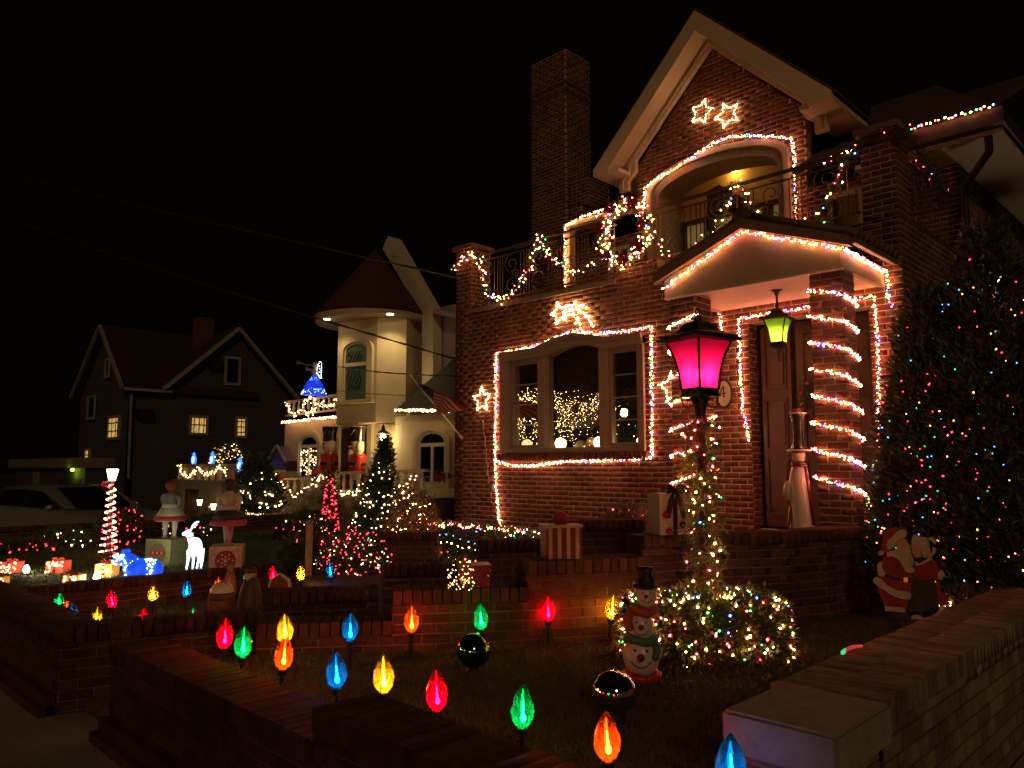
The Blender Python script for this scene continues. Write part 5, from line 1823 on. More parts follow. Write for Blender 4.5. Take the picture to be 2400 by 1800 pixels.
cypress('lit cypress nearest the front door, slim pointed top', (-2.22, 7.62, 0.4), 2.80, 0.66, 4200, TR, 330, 81, 'tall cypresses with sparse coloured lights', lr=0.0068, power=0.62, mats=CYP)
cypress('tall lit cypress at the right edge, dark and broad', (-1.72, 7.75, 0.4), 3.30, 0.95, 5200, TR, 430, 82, 'tall cypresses with sparse coloured lights', lr=0.0068, power=0.6, mats=CYP)
cypress('lit cypress cut off by the right edge of the picture', (-1.28, 8.55, 0.3), 3.1, 0.85, 3000, TR, 240, 83, 'tall cypresses with sparse coloured lights', lr=0.0068, power=0.62, mats=CYP)
# low shrub with orange glow beside the couple
rg = random.Random(5)
def dome(c, rx, rz, n, rg, ry=None):
    out = []
    for _ in range(n):
        a, b = rg.uniform(0, 2 * PI), math.asin(rg.uniform(0.0, 1))
        nrm = V((math.cos(a) * math.cos(b), math.sin(a) * math.cos(b), math.sin(b)))
        k = rg.uniform(0.6, 1.0)
        out.append((V(c) + V((nrm.x * rx, nrm.y * (ry or rx), nrm.z * rz)) * k, nrm))
    return out
def lit_shrub(label, c, rx, rz, n, lights, nl, seed, mats=LEAF, lr=0.009, per=7, length=0.06, width=0.02, ry=None, group=None, name='shrub'):
    rg = random.Random(seed)
    c = V(c)
    sk = dome(c, rx, rz, n, rg, ry)
    lp = [V(c) + (p - V(c)) * (1.02 / max(0.6, 1)) + q * 0.01 for p, q in dome(c, rx * 1.02, rz * 1.02, nl, rg, ry)]
    return clump(name, label, 'shrub', sk, per, length, width, mats, lights, seed, group, c, lr, [(c, c + V((rg.uniform(-1, 1) * rx * 0.7, rg.uniform(-1, 1) * rx * 0.7, rz * 0.9)), 0.012) for _ in range(7)], light_pts=lp)
q = P(2250, 1375, 'y', 6.9)
lit_shrub('small amber-lit shrub at the foot of the cypresses by the cut-out couple', (q.x, q.y, 0.5), 0.16, 0.20, 240, [(LW, 2), (LY, 3), (LR, 1)], 16, 91, DRYLEAF, lr=0.007)

# ---- shrubs and hedge in the bed before the house
q = P(1478, 1238, 'y', 7.35)
lit_shrub('tan leafed shrub with coloured lights beside the white gift box', (q.x, q.y, 0.72), 0.42, 0.52, 900, [(LW, 2), (LR, 3), (LY, 1), (LB, 0.7)], 46, 92, DRYLEAF, lr=0.008, per=8, length=0.055, width=0.014)
hb0, hb1 = V((-9.45, 7.5, 0.36)), V((-6.35, 7.5, 0.36))
rg = random.Random(15)
sk, lp = [], []
for _ in range(2600):
    x = rg.uniform(hb0.x, hb1.x)
    if rg.random() < 0.5:
        sk.append((V((x, 7.28 + rg.uniform(-0.05, 0.04), rg.uniform(0.36, 0.80))), V((0, -1, 0.2))))
    else:
        sk.append((V((x, rg.uniform(7.28, 7.75), 0.79 + rg.uniform(-0.05, 0.03))), V((0, -0.2, 1))))
for _ in range(230):
    lp.append(V((rg.uniform(hb0.x, hb1.x), rg.uniform(7.24, 7.7), 0.82 + rg.uniform(-0.02, 0.02) - (0.10 * rg.random() if rg.random() < 0.2 else 0))))
clump('hedge', 'long low hedge with multicoloured lights under the front window', 'hedge', sk, 5, 0.05, 0.018, LEAF, [(LR, 4), (LW, 2.5), (LY, 2), (LB, 1.6), (LG, 0.8)], 16, None, (hb0.x, 7.3, 0.36), 0.0085, [(V((x, 7.5, 0.36)), V((x + 0.05, 7.45, 0.75)), 0.014) for x in (-9.2, -8.6, -8.0, -7.4, -6.8)], light_pts=lp)
def row(label, pts, n, col, seed, r=0.0085, jit=0.012):
    string_lights(label, pts, n, jit, [(col, 1)], r, 'net light rows in the bed', 'net_lights', 'net lights', (0, 0, 0), seed, 0.003)
row('row of small blue lights on the hedge face', [P(x, y, 'y', 7.2) for x, y in ((985, 1262), (1050, 1252), (1110, 1275), (1170, 1272), (1220, 1262), (1265, 1266))], 7, LBf, 101)
row('arched row of amber lights below the blue row', [P(x, y, 'y', 6.9) for x, y in ((975, 1288), (1010, 1272), (1050, 1270), (1075, 1282), (1100, 1285), (1125, 1292))], 9, LW, 102)
row('row of magenta lights below the amber arch', [P(x, y, 'y', 6.7) for x, y in ((985, 1302), (1015, 1296), (1055, 1292), (1095, 1302), (1130, 1308))], 9, LRf, 103)
q = P(1085, 1312, 'y', 6.4)
lit_shrub('low mound shrub with amber and red lights below the window', (q.x, q.y, 0.40), 0.36, 0.22, 500, [(LW, 3), (LY, 2), (LR, 2), (LG, 0.4)], 46, 93, LEAF, lr=0.0085)
q = P(790, 1335, 'z', 0.36)
rsh = lit_shrub('broad shrub netted with dense red and white lights before the brick wall', (q.x + 0.18, q.y + 0.1, 0.36), 0.62, 0.52, 900, [(LRf, 5), (LWf, 2.4), (LGf, 0.7)], 330, 94, LEAF, lr=0.0085, ry=0.5)
q = P(950, 1320, 'z', 0.33)
lit_shrub('tall tan ornamental shrub glowing with warm white lights at the house corner', (q.x - 0.25, q.y + 0.3, 0.33), 0.46, 1.05, 1500, [(LW, 5), (LY, 2), (LR, 0.5)], 110, 95, DRYLEAF, lr=0.0085, per=9, length=0.07, width=0.013)
lit_shrub('lower tan shrub with warm white lights below the tall one', (q.x + 0.15, q.y - 0.30, 0.33), 0.30, 0.60, 700, [(LW, 4), (LY, 2)], 40, 96, DRYLEAF, lr=0.008, per=8, length=0.06, width=0.012)

# ---- little figures by the path, mostly in shadow
q = P(518, 1440, 'z', 0.2)
t = thing('barrel', 'small wooden barrel with a rounded white snow top behind the path wall', 'barrel', (q.x, q.y, 0.12))
m = MB()
m.lathe([(0.10, 0.12), (0.125, 0.22), (0.13, 0.34), (0.115, 0.42)], (q.x, q.y, 0), 18)
m.build('staves', mat('brown_wood', (0.12, 0.05, 0.03), 0.7, var=0.3), t, True)
for z in (0.20, 0.36):
    m = MB()
    m.tube([V((q.x + 0.128 * math.cos(a), q.y + 0.128 * math.sin(a), z)) for a in [2 * PI * i / 20 for i in range(20)]], 0.006, 5, closed=True)
    m.build('hoop', IRON, t)
m = MB()
m.ell((q.x, q.y, 0.42), (0.115, 0.115, 0.10), 20, 10)
m.build('snow_top', SNOW, t, True)
q = P(585, 1442, 'z', 0.15)
t = thing('bearded_figure', 'dark hooded garden figure with pale bearded face beside the small flame light', 'statue', (q.x, q.y, 0.12))
m = MB()
m.lathe([(0.12, 0.12), (0.135, 0.20), (0.115, 0.36), (0.075, 0.50), (0.05, 0.53)], (q.x, q.y, 0), 20)
m.build('cloak', mat('dark_brown_cloak', (0.07, 0.03, 0.02), 0.6, var=0.3), t, True)
m = MB()
m.ell((q.x, q.y, 0.56), (0.06, 0.058, 0.06), 18, 12)
m.build('head', SKIN, t, True)
m = MB()
c0 = V((q.x, q.y, 0.56)) + FACE * 0.045
m.tube([c0 + FX * 0.035, c0 + ZA * -0.03 + FACE * 0.012, c0 - FX * 0.035], [0.024, 0.036, 0.024], 8)
m.tube([c0 - ZA * 0.02, c0 - ZA * 0.075 + FACE * 0.01], [0.034, 0.006], 8)
m.build('beard', FUR, t, True)
m = MB()
m.lathe([(0.062, 0.575), (0.06, 0.605), (0.03, 0.635), (0.004, 0.65)], (q.x, q.y, 0), 16)
m.build('hood', mat('dark_brown_cloak', (0.07, 0.03, 0.02)), t, True)
q = P(572, 1440, 'z', 0.34)
t = thing('flame_light', 'bare amber flame lamp at the foot of the bearded figure', 'bulb light', (q.x, q.y, 0.12))
m = MB()
m.lathe([(0.004, 0.0), (0.015, 0.014), (0.008, 0.04), (0.002, 0.055)], (q.x, q.y, 0.33), 10)
m.build('flame', em('flame_lamp', (1, 0.30, 0.05), 170), t, True)
m = MB()
m.tube([(q.x, q.y, 0.12), (q.x, q.y, 0.33)], 0.008, 6)
m.build('stake', BLACK, t)
q = P(658, 1402, 'z', 0.25)
t = thing('arched_house', 'small red arched wooden house with pale snow roof line', 'garden ornament', (q.x, q.y, 0.12))
m = MB()
pts = [(-0.11, 0.12), (0.11, 0.12), (0.11, 0.36), (0.09, 0.44), (0.0, 0.50), (-0.09, 0.44), (-0.11, 0.36)]
m.prism([V((q.x, q.y, 0)) + FX * x + ZA * z - FACE * 0.05 for x, z in pts], FACE * 0.10)
m.build('body', mat('faded_red_wood', (0.26, 0.055, 0.03), 0.7, var=0.25), t)
m = MB()
m.tube([V((q.x, q.y, 0)) + FX * x + ZA * z + FACE * 0.035 for x, z in [(-0.12, 0.34), (-0.098, 0.445), (0, 0.512), (0.098, 0.445), (0.12, 0.34)]], 0.018, 7)
m.build('snow_roof', SNOW, t, True)
q = P(540, 1345, 'z', 0.45)
t = thing('small_figure', 'small brown seated garden figure before the red patterned block', 'statue', (q.x, q.y, 0.12))
m = MB()
m.ell((q.x, q.y, 0.30), (0.08, 0.07, 0.20), 14, 10)
m.ell((q.x, q.y, 0.54), (0.05, 0.05, 0.055), 12, 9)
m.ell((q.x + 0.05, q.y - 0.03, 0.38), (0.03, 0.03, 0.09), 10, 8)
b_ = m.build('body', mat('brown_resin', (0.10, 0.055, 0.03), 0.6, var=0.35, scale=12), t, True)
md = b_.modifiers.new('r', 'REMESH')
md.mode = 'VOXEL'
md.voxel_size = 0.012

# ---- plaque, door wreath, cord, fallen lamp
t = thing('house_number', 'pale oval house number plaque reading 4 beside the doorway', 'sign', (-4.68, FY - 0.03, 2.52))
m = MB()
m.prism([V((-4.68 + 0.095 * math.cos(a), FY - 0.03, 2.53 + 0.155 * math.sin(a))) for a in [2 * PI * i / 24 for i in range(24)]], (0, 0.02, 0))
m.build('plate', mat('plaque_cream', (0.58, 0.50, 0.32), 0.5, var=0.05), t)
m = MB()
m.tube([V((-4.68 + 0.105 * math.cos(a), FY - 0.03, 2.53 + 0.165 * math.sin(a))) for a in [2 * PI * i / 24 for i in range(24)]], 0.013, 6, closed=True)
m.build('rim', IRON, t, True)
m = MB()
for a, b in (((-4.70, 2.48), (-4.70, 2.62)), ((-4.70, 2.62), (-4.755, 2.53)), ((-4.76, 2.53), (-4.67, 2.53))):
    m.bar((a[0] + 0.02, FY - 0.035, a[1]), (b[0] + 0.02, FY - 0.035, b[1]), 0.008, 0.011, up=V((0, 1, 0)))
m.build('numeral', BLACK, t)
dw = V((-3.60, FY + 0.10, 2.42))
ring = [dw + V((0.17 * math.cos(a), 0, 0.19 * math.sin(a))) for a in [2 * PI * i / 26 for i in range(27)]]
w = garland('dark unlit wreath with ornaments on the front door', ring, 0.05, 55, None, seed=58, name='door_wreath', cat='wreath', length=0.07)
for k in range(9):
    a = k * 0.7
    m = MB()
    m.ell(dw + V((0.17 * math.cos(a), -0.06, 0.19 * math.sin(a))), 0.022, 10, 8)
    m.build('ornament', mat('bronze_ornament', (0.30, 0.16, 0.09), 0.2, metal=0.8) if k % 2 else BOWM, w, True)
cp = px([(1131, 985), (1138, 1040), (1142, 1100), (1147, 1140), (1152, 1172), (1155, 1185), (1165, 1170)], FY - 0.02)
t = thing('extension_cord', 'thin tan cord hanging down the wall from the left star', 'cord', cp[0])
m = MB()
m.tube([p + V((0.012 * math.sin(i * 1.7), 0, 0)) for i, p in enumerate(resample(cp, 0.06))], 0.006, 5)
m.build('cable', mat('tan_cord', (0.48, 0.30, 0.18), 0.6), t, True)
t = thing('outlet_box', 'small grey electrical outlet box low on the brick wall', 'outlet', P(1156, 1143, 'y', FY))
q = P(1156, 1143, 'y', FY)
m = MB()
m.box((q.x - 0.04, FY - 0.05, q.z - 0.06), (q.x + 0.04, FY - 0.009, q.z + 0.06))
m.build('box', mat('grey_plastic', (0.16, 0.13, 0.10), 0.5), t)
m = MB()
m.box((q.x - 0.03, FY - 0.058, q.z - 0.045), (q.x + 0.03, FY - 0.0505, q.z + 0.045))
m.build('cover', mat('grey_plastic', (0.16, 0.13, 0.10), 0.5), t)
q = P(1985, 1525, 'z', 0.78)
t = thing('fallen_lamp', 'fallen red tube lamp with small green bulb lying on the right wall', 'lamp', q)
m = MB()
m.tube([P(1976, 1532, 'z', 0.76), P(1985, 1522, 'z', 0.775), P(2000, 1516, 'z', 0.775), P(2020, 1514, 'z', 0.765)], [0.006, 0.009, 0.009, 0.006], 7)
m.build('tube', glow_shell('red_tube', (1.0, 0.06, 0.05), 0.55), t, True)
m = MB()
m.lathe([(0.002, 0), (0.010, 0.008), (0.008, 0.025), (0.002, 0.036)], P(1972, 1534, 'z', 0.755), 8, 0, V((0.5, 0.2, 0.8)))
m.build('bulb', glow_shell('green_tube', (0.04, 0.9, 0.35), 0.8), t, True)

# ---- what stands inside the front window
GLOBE = em('globe_lamp', (1.0, 0.66, 0.30), 14)
for k, (x, yy, lab) in enumerate(((1235, 1040, 'frosted globe lamp in the left sash of the front window'), (1314, 1041, 'bright globe lamp at left in the centre pane'), (1405, 1039, 'bright globe lamp at right in the centre pane'), (1507, 1038, 'globe lamp partly hidden in the right sash'))):
    q = P(x, yy, 'y', FY + 0.36)
    t = thing('globe_lamp', lab, 'lamp', (q.x, q.y, 1.80), 'globe lamps on the window shelf')
    m = MB()
    m.ell((q.x, q.y, 2.0), 0.085, 18, 12)
    m.build('globe', GLOBE if k else em('globe_dim', (1.0, 0.6, 0.25), 2.2), t, True)
    m = MB()
    m.lathe([(0.05, 1.80), (0.05, 1.83), (0.03, 1.86), (0.03, 1.93)], (q.x, q.y, 0), 12)
    m.build('base', WHITE, t, True)
LACE = bpy.data.materials.new('lace')
LACE.use_nodes = True
n_, l_ = LACE.node_tree.nodes, LACE.node_tree.links
n_.clear()
tl_ = n_.new('ShaderNodeBsdfTranslucent')
tl_.inputs[0].default_value = (0.7, 0.5, 0.28, 1)
df_ = n_.new('ShaderNodeBsdfDiffuse')
df_.inputs[0].default_value = (0.45, 0.34, 0.2, 1)
a_ = n_.new('ShaderNodeMixShader')
a_.inputs[0].default_value = 0.5
tp_ = n_.new('ShaderNodeBsdfTransparent')
b_ = n_.new('ShaderNodeMixShader')
vor = n_.new('ShaderNodeTexVoronoi')
vor.inputs['Scale'].default_value = 90
rmp = n_.new('ShaderNodeMapRange')
rmp.inputs[1].default_value = 0.25
rmp.inputs[2].default_value = 0.6
rmp.inputs[3].default_value = 0.25
rmp.inputs[4].default_value = 0.85
tc_ = n_.new('ShaderNodeTexCoord')
o_ = n_.new('ShaderNodeOutputMaterial')
l_.new(tc_.outputs['Object'], vor.inputs['Vector'])
l_.new(vor.outputs[0], rmp.inputs[0])
l_.new(tl_.outputs[0], a_.inputs[1])
l_.new(df_.outputs[0], a_.inputs[2])
l_.new(rmp.outputs[0], b_.inputs[0])
l_.new(a_.outputs[0], b_.inputs[1])
l_.new(tp_.outputs[0], b_.inputs[2])
l_.new(b_.outputs[0], o_.inputs[0])
def swag(label, x0, x1, ztop, zside, zmid, y):
    t = thing('lace_curtain', label, 'curtain', ((x0 + x1) / 2, y, zmid), 'lace curtains in the front window')
    m = MB()
    rows = []
    for j in range(9):
        f = j / 8
        r_ = []
        for i in range(25):
            g_ = i / 24
            zb = zside + (zmid - zside) * math.sin(PI * g_)
            r_.append(V((x0 + (x1 - x0) * g_, y + 0.012 * math.sin(f * 14 + g_ * 3), ztop + (zb - ztop) * f)))
        rows.append(r_)
    m.sheet(rows)
    m.build('drape', LACE, t, True)
    m = MB()
    for i in range(25):
        g_ = i / 24
        zb = zside + (zmid - zside) * math.sin(PI * g_)
        p0 = V((x0 + (x1 - x0) * g_, y, zb))
        m.add([p0 + V((-0.03, 0, 0.01)), p0 + V((0.03, 0, 0.01)), p0 + V((0, 0, -0.05))], [(0, 1, 2)])
    stuff(m.build('fringe', LACE, t))
swag('lace blind with swagged hem in the centre pane', -7.62, -6.50, 3.42, 2.42, 2.22, FY + 0.30)
swag('short lace swag in the right sash', -6.45, -5.90, 2.75, 2.62, 2.48, FY + 0.34)
# plush figure on the shelf
q = P(1372, 1040, 'y', FY + 0.5)
t = thing('plush_toy', 'white and red plush figure lying between the globe lamps', 'toy', (q.x, q.y, 1.80))
m = MB()
m.ell((q.x - 0.08, q.y, 1.93), (0.11, 0.09, 0.12), 14, 10)
m.ell((q.x + 0.12, q.y, 1.99), (0.10, 0.08, 0.10), 14, 10)
m.build('body', mat('plush_white', (0.62, 0.50, 0.34), 0.95, var=0.1, bump=0.6), t, True)
m = MB()
m.ell((q.x + 0.16, q.y - 0.03, 1.91), (0.12, 0.09, 0.08), 14, 10)
m.build('clothes', RED, t, True)
q = P(1470, 1040, 'y', FY + 0.75)
cypress('small indoor tree with coloured lights in the right sash', (q.x, q.y, 1.80), 0.75, 0.20, 260, [(LWf, 3), (LRf, 3), (LGf, 2)], 40, 88, None, lr=0.006, length=0.06, name='indoor_tree')

# ---- the light-wrapped tree and lamp across the road, seen mirrored in the window
t = thing('street_tree', 'bare tree across the road wrapped in warm white lights, mirrored in the window', 'tree', (-23.6, -10.0, -0.1))
rg = random.Random(12)
br = []
def grow(p, d, L, r, dep):
    q = p + d * L
    br.append((p, p.lerp(q, 0.5) + V((rg.uniform(-1, 1), rg.uniform(-1, 1), rg.uniform(-1, 1))) * L * 0.06, q, r))
    if dep == 0:
        return
    for k in range(rg.choice((2, 3, 3)) if dep > 1 else 2):
        nd = (d + V((rg.uniform(-1, 1), rg.uniform(-1, 1), rg.uniform(0.1, 0.9))) * 0.6).normalized()
        grow(p.lerp(q, rg.uniform(0.65, 1.0)), nd, L * rg.uniform(0.62, 0.82), r * 0.62, dep - 1)
for tx in (-25.2, -24.5, -24.0, -23.4, -22.9, -22.2):
    grow(V((tx, -10.0 + rg.uniform(-1, 1), -0.1)), V((rg.uniform(-0.12, 0.12), 0, 1)), 2.0, 0.10, 4)
m = MB()
for a, b, c_, r in br:
    m.tube([a, b, c_], [r, r * 0.85, r * 0.65], 5)
m.build('trunk', BARK, t)
rng = np.random.default_rng(5)
lp = []
for a, b, c_, r in br:
    for p in resample([a, b, c_], 0.26):
        an = rng.uniform(0, 6.28)
        lp.append(p + V((math.cos(an) * (r + 0.03), math.sin(an) * (r + 0.03), rng.normal() * 0.04)))
print('tree lamps', len(lp))
bulbs(lp, [(em('tree_lamp', (1.0, 0.60, 0.24), 60), 1)], 0.019, t, rng)
q = P(1459, 967, 'y', 26.8)
t = thing('street_lamp', 'lit post lamp across the road, mirrored in the right sash', 'lamp post', (q.x, -10.0, -0.1))
m = MB()
m.lathe([(0.10, -0.1), (0.06, 0.2), (0.045, 3.7), (0.10, 3.78)], (q.x, -10, 0), 10)
m.build('shaft', IRON, t, True)
m = MB()
m.ell((q.x, -10, q.z), (0.17, 0.17, 0.20), 14, 10)
m.build('globe', em('street_globe', (1.0, 0.72, 0.35), 40), t, True)

# ================================================================== THE NEIGHBOUR'S HOUSE AND GARDEN
def PD(x, y, d):
    return EYEV + (_fw * FPX + _rt * (x - CX) - _up * (y - CY)) * (d / FPX)
def zat(x, y, Y):
    return P(x, y, 'y', Y).z
nb = thing('turret_house', 'cream stucco house with round turret, cone roof and downlights', 'house', (-18.5, 13, 0))
LAV = mat('shaded_stucco', (0.34, 0.26, 0.27), 0.85, var=0.08, bump=0.2)  # same stucco with shade put into a darker, mauve colour
def wall_px(name, x0, x1, z0, z1, Y, th=0.25, m=STUCCO):
    a, b = P(x0, 1000, 'y', Y).x, P(x1, 1000, 'y', Y).x
    mb = MB()
    mb.box((a, Y, z0), (b, Y + th, z1))
    return mb.build(name, m, nb), a, b
wall_px('front_wall', 668, 1110, 0.0, 3.12, 13.0)
wall_px('wing_wall', 926, 1110, 0.0, 3.0, 12.62)
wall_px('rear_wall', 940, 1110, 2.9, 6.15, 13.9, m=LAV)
# turret: faceted, on the front wall
tv = [PD(790, 900, 21.9), PD(882, 900, 21.1), PD(951, 900, 21.2), PD(989, 900, 22.4), PD(930, 900, 24.0), PD(820, 900, 23.8)]
TZ0, TZ1 = 2.86, PD(885, 742, 21.2).z
mb = MB()
mb.prism([V((p.x, p.y, TZ0)) for p in tv], (0, 0, TZ1 - TZ0))
mb.build('turret_wall', STUCCO, nb)
tc0 = V((sum(p.x for p in tv) / 6, sum(p.y for p in tv) / 6, 0))
tc0 = V((PD(872, 900, 22.3).x, PD(872, 900, 22.3).y, 0))
ER = 1.62
mb = MB()
mb.lathe([(ER - 0.3, TZ1 + 0.005), (ER, TZ1 + 0.005), (ER + 0.03, TZ1 + 0.05), (ER + 0.05, TZ1 + 0.17), (ER - 0.05, TZ1 + 0.19), (0.2, TZ1 + 0.2)], tc0, 40)
mb.build('turret_eave', mat('eave_paint', (0.46, 0.33, 0.22), 0.6), nb, True)
AP = TZ1 + 2.25
CONEM = mat('maroon_shingle', (0.075, 0.020, 0.014), 0.85, var=0.35, scale=20, bump=0.4)
mb = MB()
nrow = 12
prof = []
for k in range(nrow):
    f0, f1 = k / nrow, (k + 1) / nrow
    prof += [((ER + 0.04) * (1 - f0) + 0.012, TZ1 + 0.205 + (AP - TZ1 - 0.2) * f0), ((ER + 0.04) * (1 - f1) + 0.02, TZ1 + 0.2 + (AP - TZ1 - 0.2) * f1)]
prof[-1] = (0.01, AP)
mb.lathe(prof, tc0, 40)
mb.build('cone_roof', CONEM, nb)
# gable fin beside the cone
mb = MB()
mb.prism(px([(909, 553), (922, 558), (1015, 722), (1015, 912), (989, 912), (989, 740), (897, 583)], 13.55), (0, 0.3, 0))
mb.build('gable_fin', STUCCO, nb)
mb = MB()
mb.prism(px([(1014, 722), (1110, 742), (1110, 754), (1014, 734)], 13.45), (0, 0.3, 0))
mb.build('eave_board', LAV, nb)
# lean-to roof of the wing
SHG = mat('grey_green_shingle', (0.024, 0.024, 0.016), 0.9, var=0.3, scale=25, bump=0.5)
mb = MB()
e0, e1 = P(926, 962, 'y', 12.35), P(1110, 962, 'y', 12.35)
t1, t0 = P(1110, 800, 'y', 13.85), P(1000, 895, 'y', 13.85)
mb.prism([e0, e1, t1, t0], (0, 0.02, -0.08))
mb.build('wing_roof', SHG, nb)
for k in range(9):
    f = k / 9
    a, b = e0.lerp(t0, f), e1.lerp(t1, f)
    m = MB()
    m.bar(a + V((0, -0.01, 0.02)), b + V((0, -0.01, 0.02)), 0.02, 0.02)
    m.build('shingle_course', SHG, nb)
# turret window: arched stone surround, sashes, green curtained glass
wu = (tv[1] - tv[0])
wu.z = 0
WL = wu.length
wu.normalize()
wn_ = V((wu.y, -wu.x, 0))
def TP(u, z, o=0.0):
    return V((tv[0].x, tv[0].y, 0)) + wu * u + ZA * z + wn_ * o
za, zs, zr = PD(835, 938, 21.5).z, PD(835, 820, 21.5).z, 0.36
uL, uR = 0.12, WL - 0.10
def arch2(u0, u1, zb, zs, rise, n=14):
    c, hw = (u0 + u1) / 2, (u1 - u0) / 2
    return [(u0, zb)] + [(c - hw * math.cos(PI * i / n), zs + rise * math.sin(PI * i / n)) for i in range(n + 1)] + [(u1, zb)]
def band2(name, A, B_, o0, o1, m, par):
    mb = MB()
    for i in range(len(A) - 1):
        q = [TP(*A[i], o0), TP(*A[i + 1], o0), TP(*B_[i + 1], o0), TP(*B_[i], o0)]
        mb.prism(q, wn_ * (o1 - o0))
    return mb.build(name, m, par)
tw = band2('turret_window', arch2(uL, uR, za, zs, zr), arch2(uL + 0.17, uR - 0.17, za, zs, zr - 0.13), 0.002, 0.09, STUCCO, nb)
band2('window_frame', arch2(uL + 0.17, uR - 0.17, za, zs, zr - 0.13), arch2(uL + 0.24, uR - 0.24, za, zs, zr - 0.19), 0.002, 0.05, CREAM, tw)
mb = MB()
mb.prism([TP(*q, 0.012) for q in arch2(uL + 0.235, uR - 0.235, za, zs, zr - 0.19)], wn_ * 0.004)
GREENC = glow_shell('green_curtain', (0.10, 0.15, 0.06), 0.05, (0.035, 0.065, 0.036))  # curtain's dim light put in as emission, no lamp behind it
mb.build('curtain', GREENC, tw)
mb = MB()
mid = za + (zs - za) * 0.68
mb.prism([TP(uL + 0.24, mid, 0.02), TP(uR - 0.24, mid, 0.02), TP(uR - 0.24, mid + 0.10, 0.02), TP(uL + 0.24, mid + 0.10, 0.02)], wn_ * 0.03)
mb.build('window_rail', CREAM, tw)
for k in range(5):
    mb = MB()
    u = uL + 0.32 + k * 0.11
    for zc, hh in ((mid - 0.35, 0.30), (mid + 0.28, 0.14)):
        mb.tube([TP(u + 0.05 * math.sin(j * 1.1 + k), zc - hh + hh * 2 * j / 8, 0.02) for j in range(9)], [0.03 - 0.002 * j for j in range(9)], 5)
    mb.build('curtain_fold', mat('dark_green_fold', (0.02, 0.035, 0.022), 0.8), tw)
mb = MB()
mb.prism([TP(uL - 0.05, za - 0.10, 0.0), TP(uR + 0.05, za - 0.10, 0.0), TP(uR + 0.05, za, 0.0), TP(uL - 0.05, za, 0.0)], wn_ * 0.13)
mb.build('window_sill', STUCCO, tw)
# downlights under the eave
for x, y in ((766, 747), (914, 735)):
    q = P(x, y, 'z', TZ1)
    t = thing('downlight', 'recessed downlight under the turret eave, %s' % ('left one over the dark' if x < 800 else 'right one washing the wall'), 'downlight', (q.x, q.y, TZ1), 'turret downlights')
    m = MB()
    m.lathe([(0.11, -0.012), (0.12, -0.006), (0.12, 0.004)], (q.x, q.y, TZ1), 16)
    m.build('trim_ring', WHITE, t, True)
    m = MB()
    m.lathe([(0.085, -0.03), (0.09, -0.0125)], (q.x, q.y, TZ1), 16)
    m.build('lens', em('downlight_lens', (1.0, 0.72, 0.34), 22), t, True)
    ld = bpy.data.lights.new('downlight_beam', 'SPOT')
    ld.energy = 95 if x > 800 else 60
    ld.color = (1.0, 0.72, 0.34)
    ld.spot_size = R(125)
    ld.spot_blend = 0.8
    ld.shadow_soft_size = 0.06
    lo_ = bpy.data.objects.new('downlight_beam', ld)
    COL.objects.link(lo_)
    lo_.parent = t
    lo_.location = (0, 0, -0.05)
# arched windows on the ground floor
def arch_window(label, x0, x1, ytop, ybot, Y, trim=0.16, lit=None):
    a, b = P(x0, 1050, 'y', Y).x, P(x1, 1050, 'y', Y).x
    zt_, zb_ = P((x0 + x1) / 2, ytop, 'y', Y).z, P((x0 + x1) / 2, ybot, 'y', Y).z
    hw = (b - a) / 2
    rise = hw * 0.55
    zs_ = zt_ - rise
    def A(d):
        c = (a + b) / 2
        h = hw + d
        r = rise + d
        return [(c - h, zb_ - max(0, d))] + [(c - h * math.cos(PI * i / 14), zs_ + r * math.sin(PI * i / 14)) for i in range(15)] + [(c + h, zb_ - max(0, d))]
    def band(name, d0, d1, o0, o1, m, par):
        p, q = A(d0), A(d1)
        mb = MB()
        for i in range(len(p) - 1):
            mb.prism([V((p[i][0], Y - o0, p[i][1])), V((p[i + 1][0], Y - o0, p[i + 1][1])), V((q[i + 1][0], Y - o0, q[i + 1][1])), V((q[i][0], Y - o0, q[i][1]))], (0, -(o1 - o0), 0))
        return mb.build(name, m, par)
    w = band('arched_window', trim, 0.0, 0.002, 0.09, STUCCO, nb)
    band('frame', 0.0, -0.07, 0.002, 0.05, WHITE, w)
    mb = MB()
    mb.prism([V((x, Y - 0.01, z)) for x, z in A(-0.065)], (0, -0.004, 0))
    mb.build('pane', mat('night_glass', (0.010, 0.008, 0.007), 0.05, var=0.1, spec=0.7), w)
    mb = MB()
    mb.box((a + 0.07, Y - 0.045, zs_ - 0.09), (b - 0.07, Y - 0.012, zs_))
    mb.box(((a + b) / 2 - 0.035, Y - 0.046, zb_), ((a + b) / 2 + 0.035, Y - 0.012, zs_ - 0.091))
    mb.build('mullion', WHITE, w)
    if lit:
        rng = np.random.default_rng(7)
        t = thing('window_lights', label, 'string lights', ((a + b) / 2, Y - 0.06, zb_))
        pts = []
        for _ in range(lit):
            pts.append(V((rng.uniform(a + 0.08, b - 0.08), Y - 0.02, rng.uniform(zb_ + 0.05, zs_ - 0.12))))
        bulbs(pts, [(LWf, 1)], 0.016, t, rng)
    return w
arch_window('', 983, 1049, 1010, 1128, 12.62)
arch_window('warm lights shining behind the small arched window by the nutcracker', 705, 748, 1020, 1116, 13.0, lit=75)
